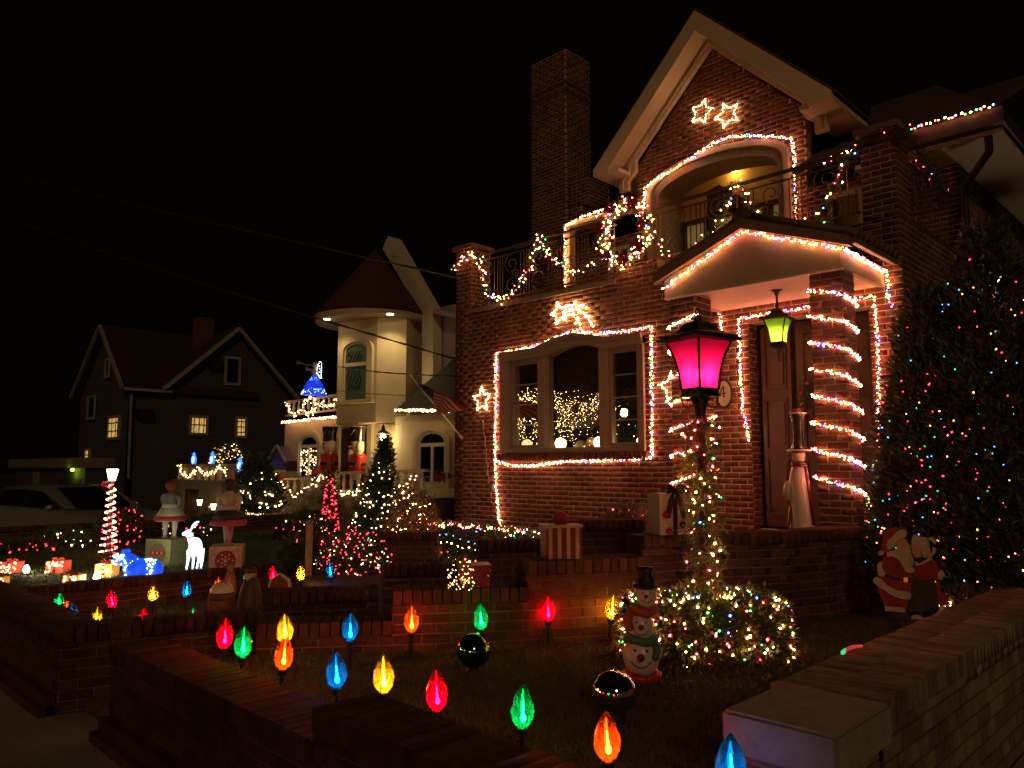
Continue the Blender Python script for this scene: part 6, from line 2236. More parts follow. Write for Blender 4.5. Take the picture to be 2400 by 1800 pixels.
# door
a, b = P(803, 1000, 'y', 13).x, P(868, 1000, 'y', 13).x
mb = MB()
mb.box((a, 12.96, 0.9), (b, 12.998, zat(835, 1003, 13)))
dd = mb.build('front_door', DOORW, nb)
for k in range(3):
    m = MB()
    m.box((a + 0.12, 12.93, 1.05 + k * 0.55), (b - 0.12, 12.958, 1.45 + k * 0.55))
    m.build('panel', DOORW, dd)
mb = MB()
zz = zat(835, 1000, 13)
mb.box((a - 0.35, 12.85, zz + 0.02), (b + 0.35, 12.99, zz + 0.12))
mb.box((a - 0.28, 12.88, zz + 0.121), (b + 0.28, 12.99, zz + 0.30))
mb.box((a - 0.42, 12.80, zz + 0.301), (b + 0.42, 12.99, zz + 0.36))
mb.build('door_head', STUCCO, nb)
mb = MB()
mb.box((a - 0.22, 12.88, 0.9), (a - 0.003, 12.99, zz + 0.018))
mb.build('door_pilaster', STUCCO, nb)
mb = MB()
mb.box((b + 0.003, 12.88, 0.9), (b + 0.22, 12.99, zz + 0.018))
mb.build('door_pilaster', STUCCO, nb)
# sconce
q = P(898, 1025, 'y', 12.55)
t = thing('wall_sconce', 'bright bronze wall lantern beside the nutcrackers', 'lamp', q)
m = MB()
m.ell(q, (0.075, 0.075, 0.10), 14, 10)
m.build('lamp', em('sconce_lamp', (1.0, 0.72, 0.32), 60), t, True)
m = MB()
m.lathe([(0.16, 0.10), (0.17, 0.12), (0.06, 0.20), (0.05, 0.28), (0.01, 0.36)], q, 14)
m.build('hood', IRON, t, True)
m = MB()
m.lathe([(0.02, -0.55), (0.06, -0.45), (0.03, -0.3), (0.09, -0.18), (0.07, -0.11)], q, 12)
m.tube([q + V((0, 0, -0.45)), q + V((0, 0.2, -0.4)), q + V((0, 0.42, -0.3))], 0.02, 6)
m.build('bracket', IRON, t, True)
ld = bpy.data.lights.new('sconce_glow', 'POINT')
ld.energy = 46
ld.color = (1.0, 0.70, 0.30)
ld.shadow_soft_size = 0.10
lo_ = bpy.data.objects.new('sconce_glow', ld)
COL.objects.link(lo_)
lo_.parent = t
lo_.location = (0.05, -0.16, -0.05)
# ledge strings and balcony balustrade
string_lights('thick rope of warm lights under the small balcony', px([(659, 990), (700, 986), (745, 981), (788, 977)], 12.75), 48, 0.045, [(LWf, 5), (LRf, 1.5)], 0.018, seed=201, group='warm ropes on the turret house')
string_lights('thick rope of warm lights along the low wing eave', px([(926, 962), (975, 961), (1020, 963), (1068, 961)], 12.3), 48, 0.045, [(LWf, 5), (LRf, 1)], 0.016, seed=202, group='warm ropes on the turret house')
BAL = [(0.055, 0.0), (0.06, 0.04), (0.032, 0.08), (0.062, 0.20), (0.066, 0.26), (0.034, 0.40), (0.052, 0.46), (0.055, 0.5)]
def balustrade(label, a, b, h, n, group='stone balustrades', m_=CREAM):
    a, b = V(a), V(b)
    t = thing('balustrade', label, 'balustrade', a, group)
    for i in range(n):
        q = a.lerp(b, (i + 0.5) / n)
        m = MB()
        m.lathe([(r * h / 0.6, 0.05 * h + z * h * 1.7) for r, z in BAL], q, 8)
        m.build('baluster', m_, t, True)
    m = MB()
    m.bar(a + ZA * (h * 0.97), b + ZA * (h * 0.97), 0.16 * h / 0.6, 0.075 * h / 0.6)
    m.build('handrail', m_, t)
    m = MB()
    m.bar(a + ZA * 0.02, b + ZA * 0.02, 0.15 * h / 0.6, 0.05 * h / 0.6)
    m.build('plinth_rail', m_, t)
    return t
balustrade('balcony balustrade under the blue angel, hung with a lit garland', P(672, 976, 'y', 12.85), P(790, 962, 'y', 12.85), 0.48, 10)
WL_ = [(LWf, 1)]
def wswag(label, pts, Y, n=26, seed=1, spread=0.05, r=0.017, cols=WL_, group='warm light swags of the turret house'):
    garland(label, [P(x, y, 'y', Y) for x, y in pts], spread * 1.2, 18, cols, seed=seed, group=group, lp=n, lr=r, length=0.12, nper=8)
wswag('lit garland with wreath on the small balcony balustrade', [(670, 940), (675, 958), (690, 972), (705, 962), (715, 940), (730, 930), (745, 945), (735, 965), (722, 972), (735, 950), (752, 945), (768, 955), (780, 948), (788, 930)], 12.7, 24, 211)
# terrace, stone front and its balustrades
STN = mat('rubble_stone', (0.15, 0.115, 0.075), 0.9, var=0.45, scale=5, bump=1.0, bscale=9)
mb = MB()
mb.box((-26.5, 10.7, -0.15), (-13.9, 13.0, 0.94))
tr = mb.build('terrace', STN, nb)
rgs = random.Random(9)
SM = [STN, mat('rubble_stone_b', (0.19, 0.15, 0.10), 0.9, var=0.4, scale=5, bump=0.8, bscale=12), mat('rubble_stone_c', (0.11, 0.085, 0.06), 0.9, var=0.4, scale=5, bump=0.8, bscale=12)]
z = 0.1
while z < 0.9:
    h = rgs.uniform(0.14, 0.22)
    x = -22.5
    while x < -14.0:
        w = rgs.uniform(0.22, 0.5)
        m = MB()
        e = rgs.uniform(0.015, 0.05)
        j = [rgs.uniform(-0.015, 0.015) for _ in range(8)]
        m.prism([V((x + 0.012 + j[0], 10.70, z + 0.012 + j[1])), V((x + w - 0.012 + j[2], 10.70, z + 0.012 + j[3])), V((x + w - 0.012 + j[4], 10.70, z + h - 0.012 + j[5])), V((x + 0.012 + j[6], 10.70, z + h - 0.012 + j[7]))], (0, -e, 0))
        m.build('stone', rgs.choice(SM), tr)
        x += w
    z += h
balustrade('cream terrace balustrade in front of the right nutcracker', P(765, 1152, 'y', 10.75), P(885, 1152, 'y', 10.75), 0.47, 7)
balustrade('terrace balustrade behind the lit green conifer', P(885, 1152, 'y', 10.78), P(1000, 1152, 'y', 10.78), 0.47, 6)
balustrade('shadowed lower balustrade left of the terrace post', P(650, 1160, 'y', 10.75), P(752, 1160, 'y', 10.75), 0.44, 6)
for k, x in enumerate((642, 758)):
    q = P(x, 1190, 'y', 10.72)
    t = thing('terrace_post', ['stone post at the left end of the stair swag', 'stone post with red bow beside the terrace balustrade'][k], 'post', (q.x, q.y, 0.0))
    m = MB()
    m.box((q.x - 0.16, q.y - 0.16, -0.1), (q.x + 0.16, q.y + 0.16, 1.50))
    m.build('shaft', STONE, t)
    m = MB()
    m.box((q.x - 0.21, q.y - 0.21, 1.501), (q.x + 0.21, q.y + 0.21, 1.58))
    m.build('cap', STONE, t)
    if k:
        bow(V((q.x, q.y - 0.25, 1.62)), 0.17, t)
wswag('lit swag drooping under the cream balustrade', [(735, 1140), (752, 1118), (768, 1118), (780, 1145), (800, 1158), (830, 1155), (855, 1140), (875, 1125), (888, 1118)], 10.55, 24, 212)
wswag('lit swag on the shadowed balustrade left of the post', [(650, 1110), (665, 1140), (680, 1160), (700, 1160), (720, 1145), (738, 1125), (752, 1115)], 10.55, 10, 213)
wswag('lit swag along the terrace right of the conifer', [(905, 1155), (925, 1155), (945, 1140), (965, 1128), (978, 1118)], 10.4, 12, 214)
wswag('crowded warm lights on the stair rail above the second doll', [(560, 1180), (580, 1200), (600, 1195), (620, 1175), (640, 1150), (655, 1130), (640, 1120), (620, 1140)], 10.2, 40, 215)
wswag('warm lights down the stair rail behind the second doll', [(575, 1110), (590, 1135), (600, 1155), (580, 1165), (565, 1190), (590, 1210), (620, 1205)], 10.0, 30, 216)
# left ledge with penguins, cone trees and swags
t = thing('garden_pier', 'stone pier with lit swags below the light-up penguins', 'wall', P(470, 1130, 'y', 10.9))
a, b = P(420, 1090, 'y', 11), P(532, 1090, 'y', 11)
m = MB()
m.box((a.x, 11, 0.2), (b.x, 11.5, a.z - 0.05))
m.build('core', STONE, t)
m = MB()
m.box((a.x - 0.1, 10.92, a.z - 0.049), (b.x + 0.1, 11.58, a.z + 0.03))
m.build('coping', STONE, t)
for i in range(7):
    m = MB()
    q = V((a.x + (b.x - a.x) * (i + 0.5) / 7, 10.93, a.z - 0.66))
    m.lathe([(0.05, 0), (0.075, 0.15), (0.05, 0.45), (0.06, 0.58)], q, 8)
    m.build('half_baluster', CREAM, t, True)
wswag('double lit swag on the stone pier at left', [(419, 1088), (425, 1105), (440, 1118), (452, 1115), (462, 1095), (475, 1108), (490, 1115), (502, 1105), (512, 1092), (528, 1100), (534, 1112)], 10.85, 22, 217)
def cone_light(label, x, y0, y1, Y, cols, rad, n, seed, group=None, r=0.017, leaf=True, name='cone_tree'):
    b_, t_ = P(x, y1, 'y', Y), P(x, y0, 'y', Y)
    cypress(label, (b_.x, Y, b_.z), t_.z - b_.z, rad, 200 if leaf else 60, cols, n, seed, group, lr=r, name=name, length=0.10)
for k, (x, y0, y1, r_) in enumerate(((507, 1045, 1092, 0.22), (524, 1042, 1085, 0.24), (549, 1040, 1082, 0.26))):
    cone_light(['slim cone tree of amber lights behind the penguins', 'middle cone tree of amber lights behind the penguins', 'rightmost cone tree of amber lights behind the penguins'][k], x, y0, y1, 11.6, [(LYf, 2), (LWf, 2)], r_, 34, 230 + k, 'cone trees of amber lights')
# penguins
PENG = glow_shell('blue_lit_plastic', (0.035, 0.19, 1.0), 2.4)
PENGW = glow_shell('white_lit_plastic', (0.45, 0.72, 1.0), 2.6)
for k, (x, y1, Y) in enumerate(((454, 1088, 11.15), (497, 1088, 11.15), (562, 1106, 10.9), (619, 1108, 10.9))):
    b_ = P(x, y1, 'y', Y)
    t = thing('light_up_penguin', ['light-up penguin leftmost on the stone pier', 'light-up penguin before the slim amber cone tree', 'light-up penguin above the second doll', 'light-up penguin rightmost, by the little house roof'][k], 'light figure', b_, 'blue light-up penguins')
    s = 0.40 if k != 2 else 0.44
    m = MB()
    m.lathe([(0.10 * s, 0), (0.19 * s, 0.08 * s), (0.22 * s, 0.30 * s), (0.19 * s, 0.55 * s), (0.12 * s, 0.72 * s), (0.115 * s, 0.82 * s), (0.09 * s, 0.93 * s), (0.02 * s, 1.0 * s)], b_, 14)
    m.build('body', PENG, t, True)
    m = MB()
    m.ell(b_ + V((0.09 * s, -0.10 * s, 0.36 * s)), (0.13 * s, 0.12 * s, 0.30 * s), 12, 8)
    m.build('belly', PENGW, t, True)
    m = MB()
    m.lathe([(0.04 * s, 0), (0.005 * s, 0.16 * s)], b_ + V((-0.06 * s, -0.06 * s, 0.84 * s)), 8, 0, V((-0.85, -0.4, 0.1)))
    m.build('beak', PENG, t, True)
    for sg in (-1, 1):
        m = MB()
        m.ell(b_ + V((0.18 * s * sg, 0.10 * s * sg, 0.42 * s)), (0.035 * s, 0.06 * s, 0.20 * s), 8, 6)
        m.build('flipper', PENG, t, True)
# angel
b_ = P(736, 926, 'y', 12.55)
t = thing('light_up_angel', 'blue skirted light-up angel blowing a long horn on the balcony', 'light figure', b_)
S = 1.12
m = MB()
m.lathe([(0.34, 0.0), (0.36, 0.05), (0.30, 0.25), (0.20, 0.42), (0.10, 0.56), (0.07, 0.60)], b_, 18)
m.build('skirt', glow_shell('deep_blue_cloth', (0.01, 0.05, 0.9), 0.75), t, True)
m = MB()
m.lathe([(0.07, 0.58), (0.10, 0.66), (0.11, 0.76), (0.06, 0.82), (0.04, 0.85)], b_, 12)
m.ell(b_ + V((0, 0, 0.93)), (0.075, 0.075, 0.095), 12, 9)
m.tube([b_ + V((-0.08, -0.05, 0.78)), b_ + V((-0.24, -0.16, 0.80)), b_ + V((-0.20, -0.14, 0.90))], [0.04, 0.03, 0.025], 7)
m.build('torso', mat('angel_resin', (0.38, 0.28, 0.26), 0.6), t, True)
m = MB()
m.tube([b_ + V((-0.05, -0.08, 0.92)), b_ + V((-0.35, -0.20, 0.98)), b_ + V((-0.48, -0.26, 1.02)), b_ + V((-0.54, -0.28, 1.04))], [0.012, 0.018, 0.04, 0.085], 10)
m.build('horn', mat('dull_brass', (0.30, 0.22, 0.18), 0.4, metal=0.6), t, True)
rng = np.random.default_rng(8)
pts = []
for _ in range(130):
    f = rng.uniform(0.02, 0.9)
    a = rng.uniform(-2.6, 0.9)
    r_ = 0.36 * (1 - f) ** 0.7 + 0.03
    pts.append(b_ + V((math.cos(a) * r_, math.sin(a) * r_, 0.60 * f)))
bulbs(pts, [(em('angel_lamp', (0.35, 0.6, 1.0), 11), 1)], 0.011, t, rng, 'skirt_bulbs')
wing = [b_ + V((x, 0.02, z)) for x, z in [(0.08, 0.72), (0.14, 0.90), (0.24, 1.02), (0.34, 0.98), (0.36, 0.85), (0.34, 0.68), (0.36, 0.48), (0.26, 0.52), (0.18, 0.62), (0.10, 0.66)]]
m = MB()
m.tube(wing, 0.008, 5, closed=True)
m.build('wing', WHITE, t)
bulbs(resample(wing + [wing[0]], 0.055) + [wing[0].lerp(w_, 0.6) for w_ in wing], [(LCf, 1)], 0.013, t, rng, 'wing_bulbs')
# nutcrackers
def nutcracker(label, x, Y, ang):
    q = P(x, 1105, 'y', Y)
    b_ = V((q.x, Y, 0.94))
    t = thing('nutcracker', label, 'statue', b_, 'giant nutcracker soldiers')
    H = zat(x, 1000, Y) - 0.94
    s = H / 1.86
    fx, fr = V((math.cos(ang), math.sin(ang), 0)), V((math.sin(ang), -math.cos(ang), 0))
    def C(dx, dy, z):
        return b_ + (fx * dx + fr * dy + ZA * z) * s
    BL, WH = mat('gloss_black', (0.012, 0.012, 0.012), 0.15, coat=0.5), mat('nut_white', (0.62, 0.55, 0.42), 0.5, var=0.08)
    GD = mat('gold_paint', (0.55, 0.36, 0.10), 0.3, metal=0.7)
    RD = mat('gloss_red', (0.46, 0.025, 0.020), 0.3, coat=0.3)
    SK = mat('nut_skin', (0.60, 0.36, 0.22), 0.45)
    def lat(nm, prof, c, mm, n=18, ax=ZA):
        m = MB()
        m.lathe([(r * s, h * s) for r, h in prof], c, n, 0, ax)
        m.build(nm, mm, t, True)
    lat('base', [(0.30, -0.0), (0.30, 0.10), (0.28, 0.12)], C(0, 0, 0), BL)
    for sg in (-1, 1):
        lat('boot', [(0.10, 0.12), (0.10, 0.32), (0.085, 0.36)], C(0.12 * sg, 0, 0), BL, 14)
        lat('leg', [(0.085, 0.36), (0.10, 0.50), (0.10, 0.64)], C(0.12 * sg, 0, 0), WH, 14)
        lat('arm', [(0.06, 0.58), (0.075, 0.62), (0.082, 0.98), (0.10, 1.06), (0.03, 1.10)], C(0.31 * sg, 0.02, 0), RD, 14)
        lat('epaulette', [(0.11, 1.05), (0.12, 1.09), (0.06, 1.13)], C(0.30 * sg, 0.0, 0), GD, 14)
        m = MB()
        m.ell(C(0.31 * sg, 0.05, 0.54), (0.065 * s, 0.065 * s, 0.075 * s), 10, 8)
        m.build('hand', SK, t, True)
    lat('jacket', [(0.25, 0.62), (0.24, 0.80), (0.26, 1.0), (0.20, 1.10), (0.12, 1.14)], C(0, 0, 0), RD)
    lat('belt', [(0.255, 0.76), (0.262, 0.78), (0.262, 0.83), (0.25, 0.85)], C(0, 0, 0), BL)
    for k in range(4):
        m = MB()
        m.tube([C(-0.13, 0.225, 0.90 + 0.055 * k), C(0, 0.268, 0.895 + 0.055 * k), C(0.13, 0.225, 0.90 + 0.055 * k)], 0.014 * s, 6)
        m.build('braid', GD, t, True)
    lat('head', [(0.16, 1.13), (0.185, 1.17), (0.185, 1.42), (0.17, 1.44)], C(0, 0, 0), SK)
    lat('nose', [(0.045, 0.0), (0.03, 0.06), (0.01, 0.10)], C(0, 0.17, 1.29), SK, 8, fr)
    for sg in (-1, 1):
        m = MB()
        m.ell(C(0.075 * sg, 0.165, 1.36), (0.028 * s, 0.028 * s, 0.028 * s), 8, 6)
        m.build('eye', BL, t, True)
        m = MB()
        m.tube([C(0.02 * sg, 0.19, 1.245), C(0.09 * sg, 0.18, 1.235), C(0.14 * sg, 0.15, 1.27)], [0.02 * s, 0.018 * s, 0.006 * s], 6)
        m.build('moustache', BL, t, True)
        m = MB()
        m.ell(C(0.17 * sg, -0.06, 1.27), (0.085 * s, 0.12 * s, 0.20 * s), 12, 9)
        m.build('hair', WH, t, True)
    m = MB()
    m.ell(C(0, 0.17, 1.10), (0.11 * s, 0.085 * s, 0.16 * s), 12, 9)
    m.build('beard', WH, t, True)
    lat('hat', [(0.19, 1.44), (0.195, 1.47), (0.185, 1.60), (0.22, 1.84), (0.225, 1.86), (0.02, 1.861)], C(0, 0, 0), BL, 22)
    m = MB()
    m.tube([C(-0.17, 0.10, 1.78), C(-0.06, 0.20, 1.62), C(0.08, 0.20, 1.62), C(0.18, 0.10, 1.78)], 0.010 * s, 5)
    m.tube([C(0.225 * math.cos(a), 0.225 * math.sin(a), 1.85) for a in [2 * PI * i / 20 for i in range(20)]], 0.011 * s, 5, closed=True)
    m.build('hat_cord', GD, t, True)
nutcracker('left giant nutcracker beside the small arched window', 771, 12.3, R(-28))
nutcracker('right giant nutcracker standing in the doorway', 837, 12.3, R(-28))
# flag on its pole
pa, pb = P(1083, 1027, 'y', 8.36), P(962, 880, 'y', 7.75)
t = thing('flag', 'striped red and white flag drooping from a slanted pole at the house corner', 'flag', pa)
m = MB()
m.tube([pa, pa.lerp(pb, 0.5), pb], [0.012, 0.011, 0.009], 8)
m.ell(pb, 0.022, 8, 6)
m.build('pole', WHITE, t, True)
m = MB()
m.lathe([(0.03, 0), (0.022, 0.09)], pa - (pb - pa).normalized() * 0.02, 8, 0, (pb - pa).normalized())
m.build('bracket', mat('pale_metal', (0.5, 0.42, 0.32), 0.4, metal=0.5), t, True)
FR_, FW_, FB_ = mat('flag_red', (0.42, 0.020, 0.020), 0.7), mat('flag_white', (0.62, 0.46, 0.34), 0.7), mat('flag_blue', (0.012, 0.014, 0.05), 0.7)
h0, h1 = pa.lerp(pb, 0.50), pa.lerp(pb, 0.86)
m = MB()
NR, NC = 26, 22
rows = []
ends = [P(1098, 955, 'y', 7.5), P(1040, 965, 'y', 7.6)]
for i in range(NR + 1):
    f = i / NR
    a0 = h1.lerp(h0, f)
    e = P(1095, 958, 'y', 7.4).lerp(P(1030, 968, 'y', 7.6), f ** 0.7)
    rows.append([a0.lerp(e, j / NC) + V((0.02, -0.03, 0)) * math.sin(j * 0.75 + f * 3) + ZA * (0.02 * math.sin(j * 0.5 + f * 2) - 0.06 * math.sin(PI * j / NC) * f + 0.05 * math.sin(PI * j / NC) * (1 - f)) for j in range(NC + 1)])
nc = NC + 1
for i in range(NR):
    for j in range(NC):
        mi = 0 if (i // 2) % 2 == 0 else 1
        if i < 14 and j < 8:
            mi = 2
        m.add([rows[i][j], rows[i][j + 1], rows[i + 1][j + 1], rows[i + 1][j]], [(0, 1, 2, 3)], mi)
fo = m.build('cloth', [FR_, FW_, FB_], t, True)
bmf = bmesh.new()
bmf.from_mesh(fo.data)
bmesh.ops.remove_doubles(bmf, verts=bmf.verts, dist=0.0005)
bmf.to_mesh(fo.data)
bmf.free()
# overhead cables
CAB = mat('cable_sheath', (0.030, 0.024, 0.018), 0.35, var=0.3)
def cable(label, a, b, sag, r=0.011):
    pts = [V(a).lerp(V(b), i / 40) - ZA * (sag * math.sin(PI * i / 40)) for i in range(41)]
    t = thing('overhead_cable', label, 'cable', pts[0], 'overhead cables')
    for ph in (0, PI):
        m = MB()
        pp = resample(pts, 0.08)
        m.tube([p + V((0.010 * math.cos(i * 0.26 + ph), 0.010 * math.sin(i * 0.26 + ph), 0.008 * math.cos(i * 0.26 + ph))) for i, p in enumerate(pp)], r, 5)
        m.build('strand', CAB, t, True)
cable('upper overhead cable crossing the cone roof', P(1070, 650, 'y', 8.45), P(-260, 330, 'y', 3.2), 0.12)
cable('middle overhead cable crossing the turret window', P(1068, 842, 'y', 8.45), P(-260, 400, 'y', 3.4), 0.25)
cable('lower overhead cable ending below the turret window', P(1068, 882, 'y', 8.45), P(788, 858, 'y', 11.3), 0.05, 0.009)
cable('thin cable low across the turret', P(1068, 930, 'y', 8.45), P(790, 916, 'y', 11.3), 0.03, 0.005)

# ---- trees and shrubs of the neighbour
NT = 'lit conifers of the turret house'
def nbtree(label, x, y0, y1, z, rad, cols, n, seed, leaf=900, lr=0.016, length=0.13, **k):
    b_ = P(x, y1, 'z', z)
    d = (b_ - EYEV).dot(_fw)
    cypress(label, b_, (y1 - y0) / FPX * d, rad, leaf, cols, n, seed, NT, lr=lr, length=length, width=0.03, **k)
nbtree('green conifer with warm white lights in front of the sconce', 880, 1040, 1262, 0.2, 0.60, WL_, 130, 241, lean=0.28, power=1.25)
nbtree('slim cone of dense red lights left of the green conifer', 771, 1110, 1255, 0.2, 0.20, [(LRf, 1)], 210, 242, 250)
nbtree('round-topped tree of warm lights on the stairs behind the second doll', 600, 1085, 1200, 0.9, 0.42, WL_, 90, 243)
for k, (x, y, rx, rz, cols, n, lab) in enumerate(((715, 1250, 0.55, 0.42, [(LRf, 2), (LWf, 2)], 60, 'sprawling shrub with red and warm lights left of the red cone'), (285, 1275, 0.45, 0.62, [(LRf, 1)], 62, 'dark shrub dotted with red lights behind the lamp post'), (48, 1292, 0.50, 0.16, [(LRf, 1)], 62, 'flat mat of red lights at the far left'), (142, 1282, 0.46, 0.28, [(LWf, 1)], 56, 'rounded shrub with warm white lights before the car'),
                                                     (440, 1258, 0.50, 0.36, [(LWf, 2), (LRf, 0.6)], 52, 'shrub with warm lights behind the white deer'), (500, 1240, 0.4, 0.30, [(LWf, 1)], 34, 'small shrub with warm lights left of the second doll'), (688, 1345, 0.16, 0.42, [(LRf, 1)], 26, 'thin bush of red lights beside the pale fence post'))):
    b_ = P(x, y, 'z', NLZ)
    lit_shrub(lab, b_, rx, rz, 500, cols, n, 250 + k, LEAF, lr=0.014 if k != 6 else 0.010, length=0.10, width=0.03, group='lit shrubs of the neighbour')
# lamp post wound with red lights
b_ = P(253, 1303, 'z', NLZ)
t = thing('garden_lamp', 'white-topped garden lamp post wound with red lights', 'lamp post', b_)
d = (b_ - EYEV).dot(_fw)
H = (1303 - 1128) / FPX * d
m = MB()
m.lathe([(0.10, 0), (0.05, 0.06), (0.035, 0.3), (0.03, H)], b_, 12)
m.build('shaft', IRON, t, True)
tl0 = b_ + ZA * H
m = MB()
m.lathe([(0.045, 0.0), (0.085, 0.17), (0.075, 0.175)], tl0, 6)
m.build('lamp_glass', em('garden_lamp_glass', (1.0, 0.82, 0.52), 9), t)
m = MB()
m.lathe([(0.10, 0.176), (0.10, 0.19), (0.05, 0.21)], tl0, 6)
m.build('cap', IRON, t)
rng = np.random.default_rng(3)
pts = []
for i in range(300):
    f = (i + rng.uniform(0, 1)) / 300
    a = f * 2 * PI * 11
    rr_ = 0.055 + 0.075 * (1 - f) ** 2
    pts.append(b_ + V((math.cos(a) * rr_, math.sin(a) * rr_, f * H * 0.95)))
bulbs(pts, [(LRf, 1), (LWf, 1.3)], 0.0115, t, rng)
bow(tl0 + V((-0.02, -0.09, -0.05)), 0.10, t)
# red bows
for k, (x, y, Y) in enumerate(((740, 1108, 10.4), (655, 1118, 10.4), (1040, 1115, 10.4))):
    q = P(x, y, 'y', Y)
    t = thing('ribbon_bow', ['red ribbon bow beside the terrace post', 'red ribbon bow on the stair swag', 'red ribbon bow under the arched wing window'][k], 'bow', q, 'red ribbon bows')
    bow(q, 0.16, t)
    m = MB()
    m.tube([q + V((0, 0.05, 0)), q + V((0, 0.3, 0.0))], 0.01, 5)
    m.build('tie', BOWM, t)
# ---- dolls on printed blocks
def block(label, x0, x1, ytop, ybot, ang, front, disc, pattern, seed):
    b_ = P((x0 + x1) / 2, ybot, 'z', NLZ)
    d = (b_ - EYEV).dot(_fw)
    w = (x1 - x0) / FPX * d * 0.86
    h = (ybot - ytop) / FPX * d
    t = thing('display_block', label, 'block', b_, 'printed display blocks')
    ux = _rt * math.cos(ang) + V((-_rt.y, _rt.x, 0)) * math.sin(ang)
    uy = V((-ux.y, ux.x, 0))
    c = V((b_.x, b_.y, NLZ)) + uy * (w / 2)
    m = MB()
    m.obox(c - ux * w / 2 - uy * w / 2, ux * w, uy * w, ZA * h)
    m.build('box', front, t)
    def disc_at(cc, du, nrm, r, mm, nm='printed_bauble'):
        m = MB()
        m.prism([cc + du * (r * math.cos(a)) + ZA * (r * math.sin(a)) for a in [2 * PI * i / 28 for i in range(28)]], nrm * 0.004)
        return m.build(nm, mm, t)
    fc = c - uy * (w / 2 + 0.001) + ZA * (h / 2)
    disc_at(fc, ux, -uy, h * 0.36, disc)
    sc_ = c - ux * (w / 2 + 0.001) + ZA * (h / 2)
    disc_at(sc_, uy, -ux, h * 0.34, RED)
    if pattern:
        for k in range(12):
            a = 2 * PI * k / 6
            rr_ = h * (0.24 if k < 6 else 0.13)
            disc_at(fc - uy * 0.004 + ux * (rr_ * math.cos(a + (k > 5) * 0.5)) + ZA * (rr_ * math.sin(a + (k > 5) * 0.5)), ux, -uy, h * 0.035, FUR, 'printed_dot')
        disc_at(fc - uy * 0.004, ux, -uy, h * 0.06, FUR, 'printed_dot')
    else:
        m = MB()
        m.obox(fc - uy * 0.005 - ux * h * 0.345 - ZA * h * 0.07, ux * h * 0.69, -uy * 0.003, ZA * h * 0.14)
        m.build('printed_band', RED, t)
        for k in (-1, 0, 1):
            disc_at(fc - uy * 0.009 + ux * (k * h * 0.2), ux, -uy, h * 0.05, FUR, 'printed_dot')
    return c + ZA * h, d, ux, uy
LINEN = mat('pale_green_foil', (0.26, 0.30, 0.14), 0.4, var=0.35, scale=30, metal=0.2)
SILV = mat('ivory_foil', (0.40, 0.34, 0.22), 0.4, var=0.35, scale=12, metal=0.2)
top1, d1, ux1, uy1 = block('pale green display block printed with a striped bauble', 326, 410, 1265, 1328, R(-18), LINEN, mat('mauve_print', (0.22, 0.15, 0.14), 0.6), False, 1)
top2, d2, ux2, uy2 = block('ivory display block printed with a red dotted bauble', 484, 570, 1282, 1348, R(14), SILV, mat('maroon_print', (0.20, 0.018, 0.03), 0.6), True, 2)
def doll(label, base, H, skirt1, skirt2, hem, top, hair, legm, side):
    t = thing('doll_statue', label, 'statue', base, 'doll statues on blocks')
    def L(nm, prof, mm, dx=0.0, n=20, smooth=True):
        m = MB()
        m.lathe([(r * H, h * H) for r, h in prof], V(base) + ux1 * (dx * H), n)
        return m.build(nm, mm, t, smooth)
    for sg in (-1, 1):
        off = 0.10 * sg if not side else 0.03 * sg
        L('leg', [(0.030, 0.03), (0.036, 0.10), (0.050, 0.22), (0.055, 0.34)], legm, off, 12)
        m = MB()
        m.ell(V(base) + ux1 * (off * H + (0.03 * H if side else 0)) + _fw * (-0.02) + ZA * (0.02 * H), (0.055 * H, 0.055 * H, 0.024 * H), 12, 8)
        m.build('shoe', legm, t, True)
    L('petticoat', [(0.26, 0.30), (0.25, 0.325), (0.05, 0.34)], FUR)
    L('skirt_hem', [(0.275, 0.315), (0.28, 0.325), (0.255, 0.385), (0.24, 0.39)], hem)
    L('skirt', [(0.248, 0.385), (0.20, 0.47), (0.14, 0.56), (0.11, 0.60)], skirt1)
    L('waist_frill', [(0.145, 0.55), (0.165, 0.535), (0.12, 0.60), (0.10, 0.615)], skirt2)
    L('bodice', [(0.095, 0.60), (0.12, 0.68), (0.13, 0.75), (0.06, 0.80), (0.045, 0.83)], top)
    for sg in (-1, 1):
        m = MB()
        s0 = V(base) + ux1 * (0.11 * H * sg) + ZA * (0.76 * H)
        m.tube([s0, s0 + ux1 * (0.07 * H * sg) - ZA * (0.07 * H), s0 + ux1 * (0.06 * H * sg) - ZA * (0.16 * H), s0 + ux1 * (0.05 * H * sg) - ZA * (0.24 * H)], [0.05 * H, 0.055 * H, 0.032 * H, 0.022 * H], 10)
        m.build('arm', top, t, True)
    m = MB()
    m.ell(V(base) + ZA * (0.90 * H), (0.085 * H, 0.085 * H, 0.095 * H), 16, 12)
    m.build('head', SKIN, t, True)
    m = MB()
    m.ell(V(base) + ZA * (0.915 * H) - _fw * (0.02 * H), (0.098 * H, 0.098 * H, 0.10 * H), 16, 12)
    m.build('hair', hair, t, True)
    return t
BLUEG = mat('blue_grey_cloth', (0.10, 0.13, 0.13), 0.5, var=0.3, scale=12)
SAGE = mat('sage_cloth', (0.30, 0.34, 0.24), 0.6, var=0.2, scale=12)
STK = mat('white_stocking', (0.62, 0.55, 0.46), 0.5)
dl1 = doll('doll statue seen from behind in pale green dress with red trim', top1, (1258 - 1122) / FPX * d1, SAGE, SAGE, mat('red_trim', (0.34, 0.03, 0.03), 0.6), BLUEG, mat('auburn_hair', (0.14, 0.035, 0.015), 0.6, var=0.4, scale=30), STK, False)
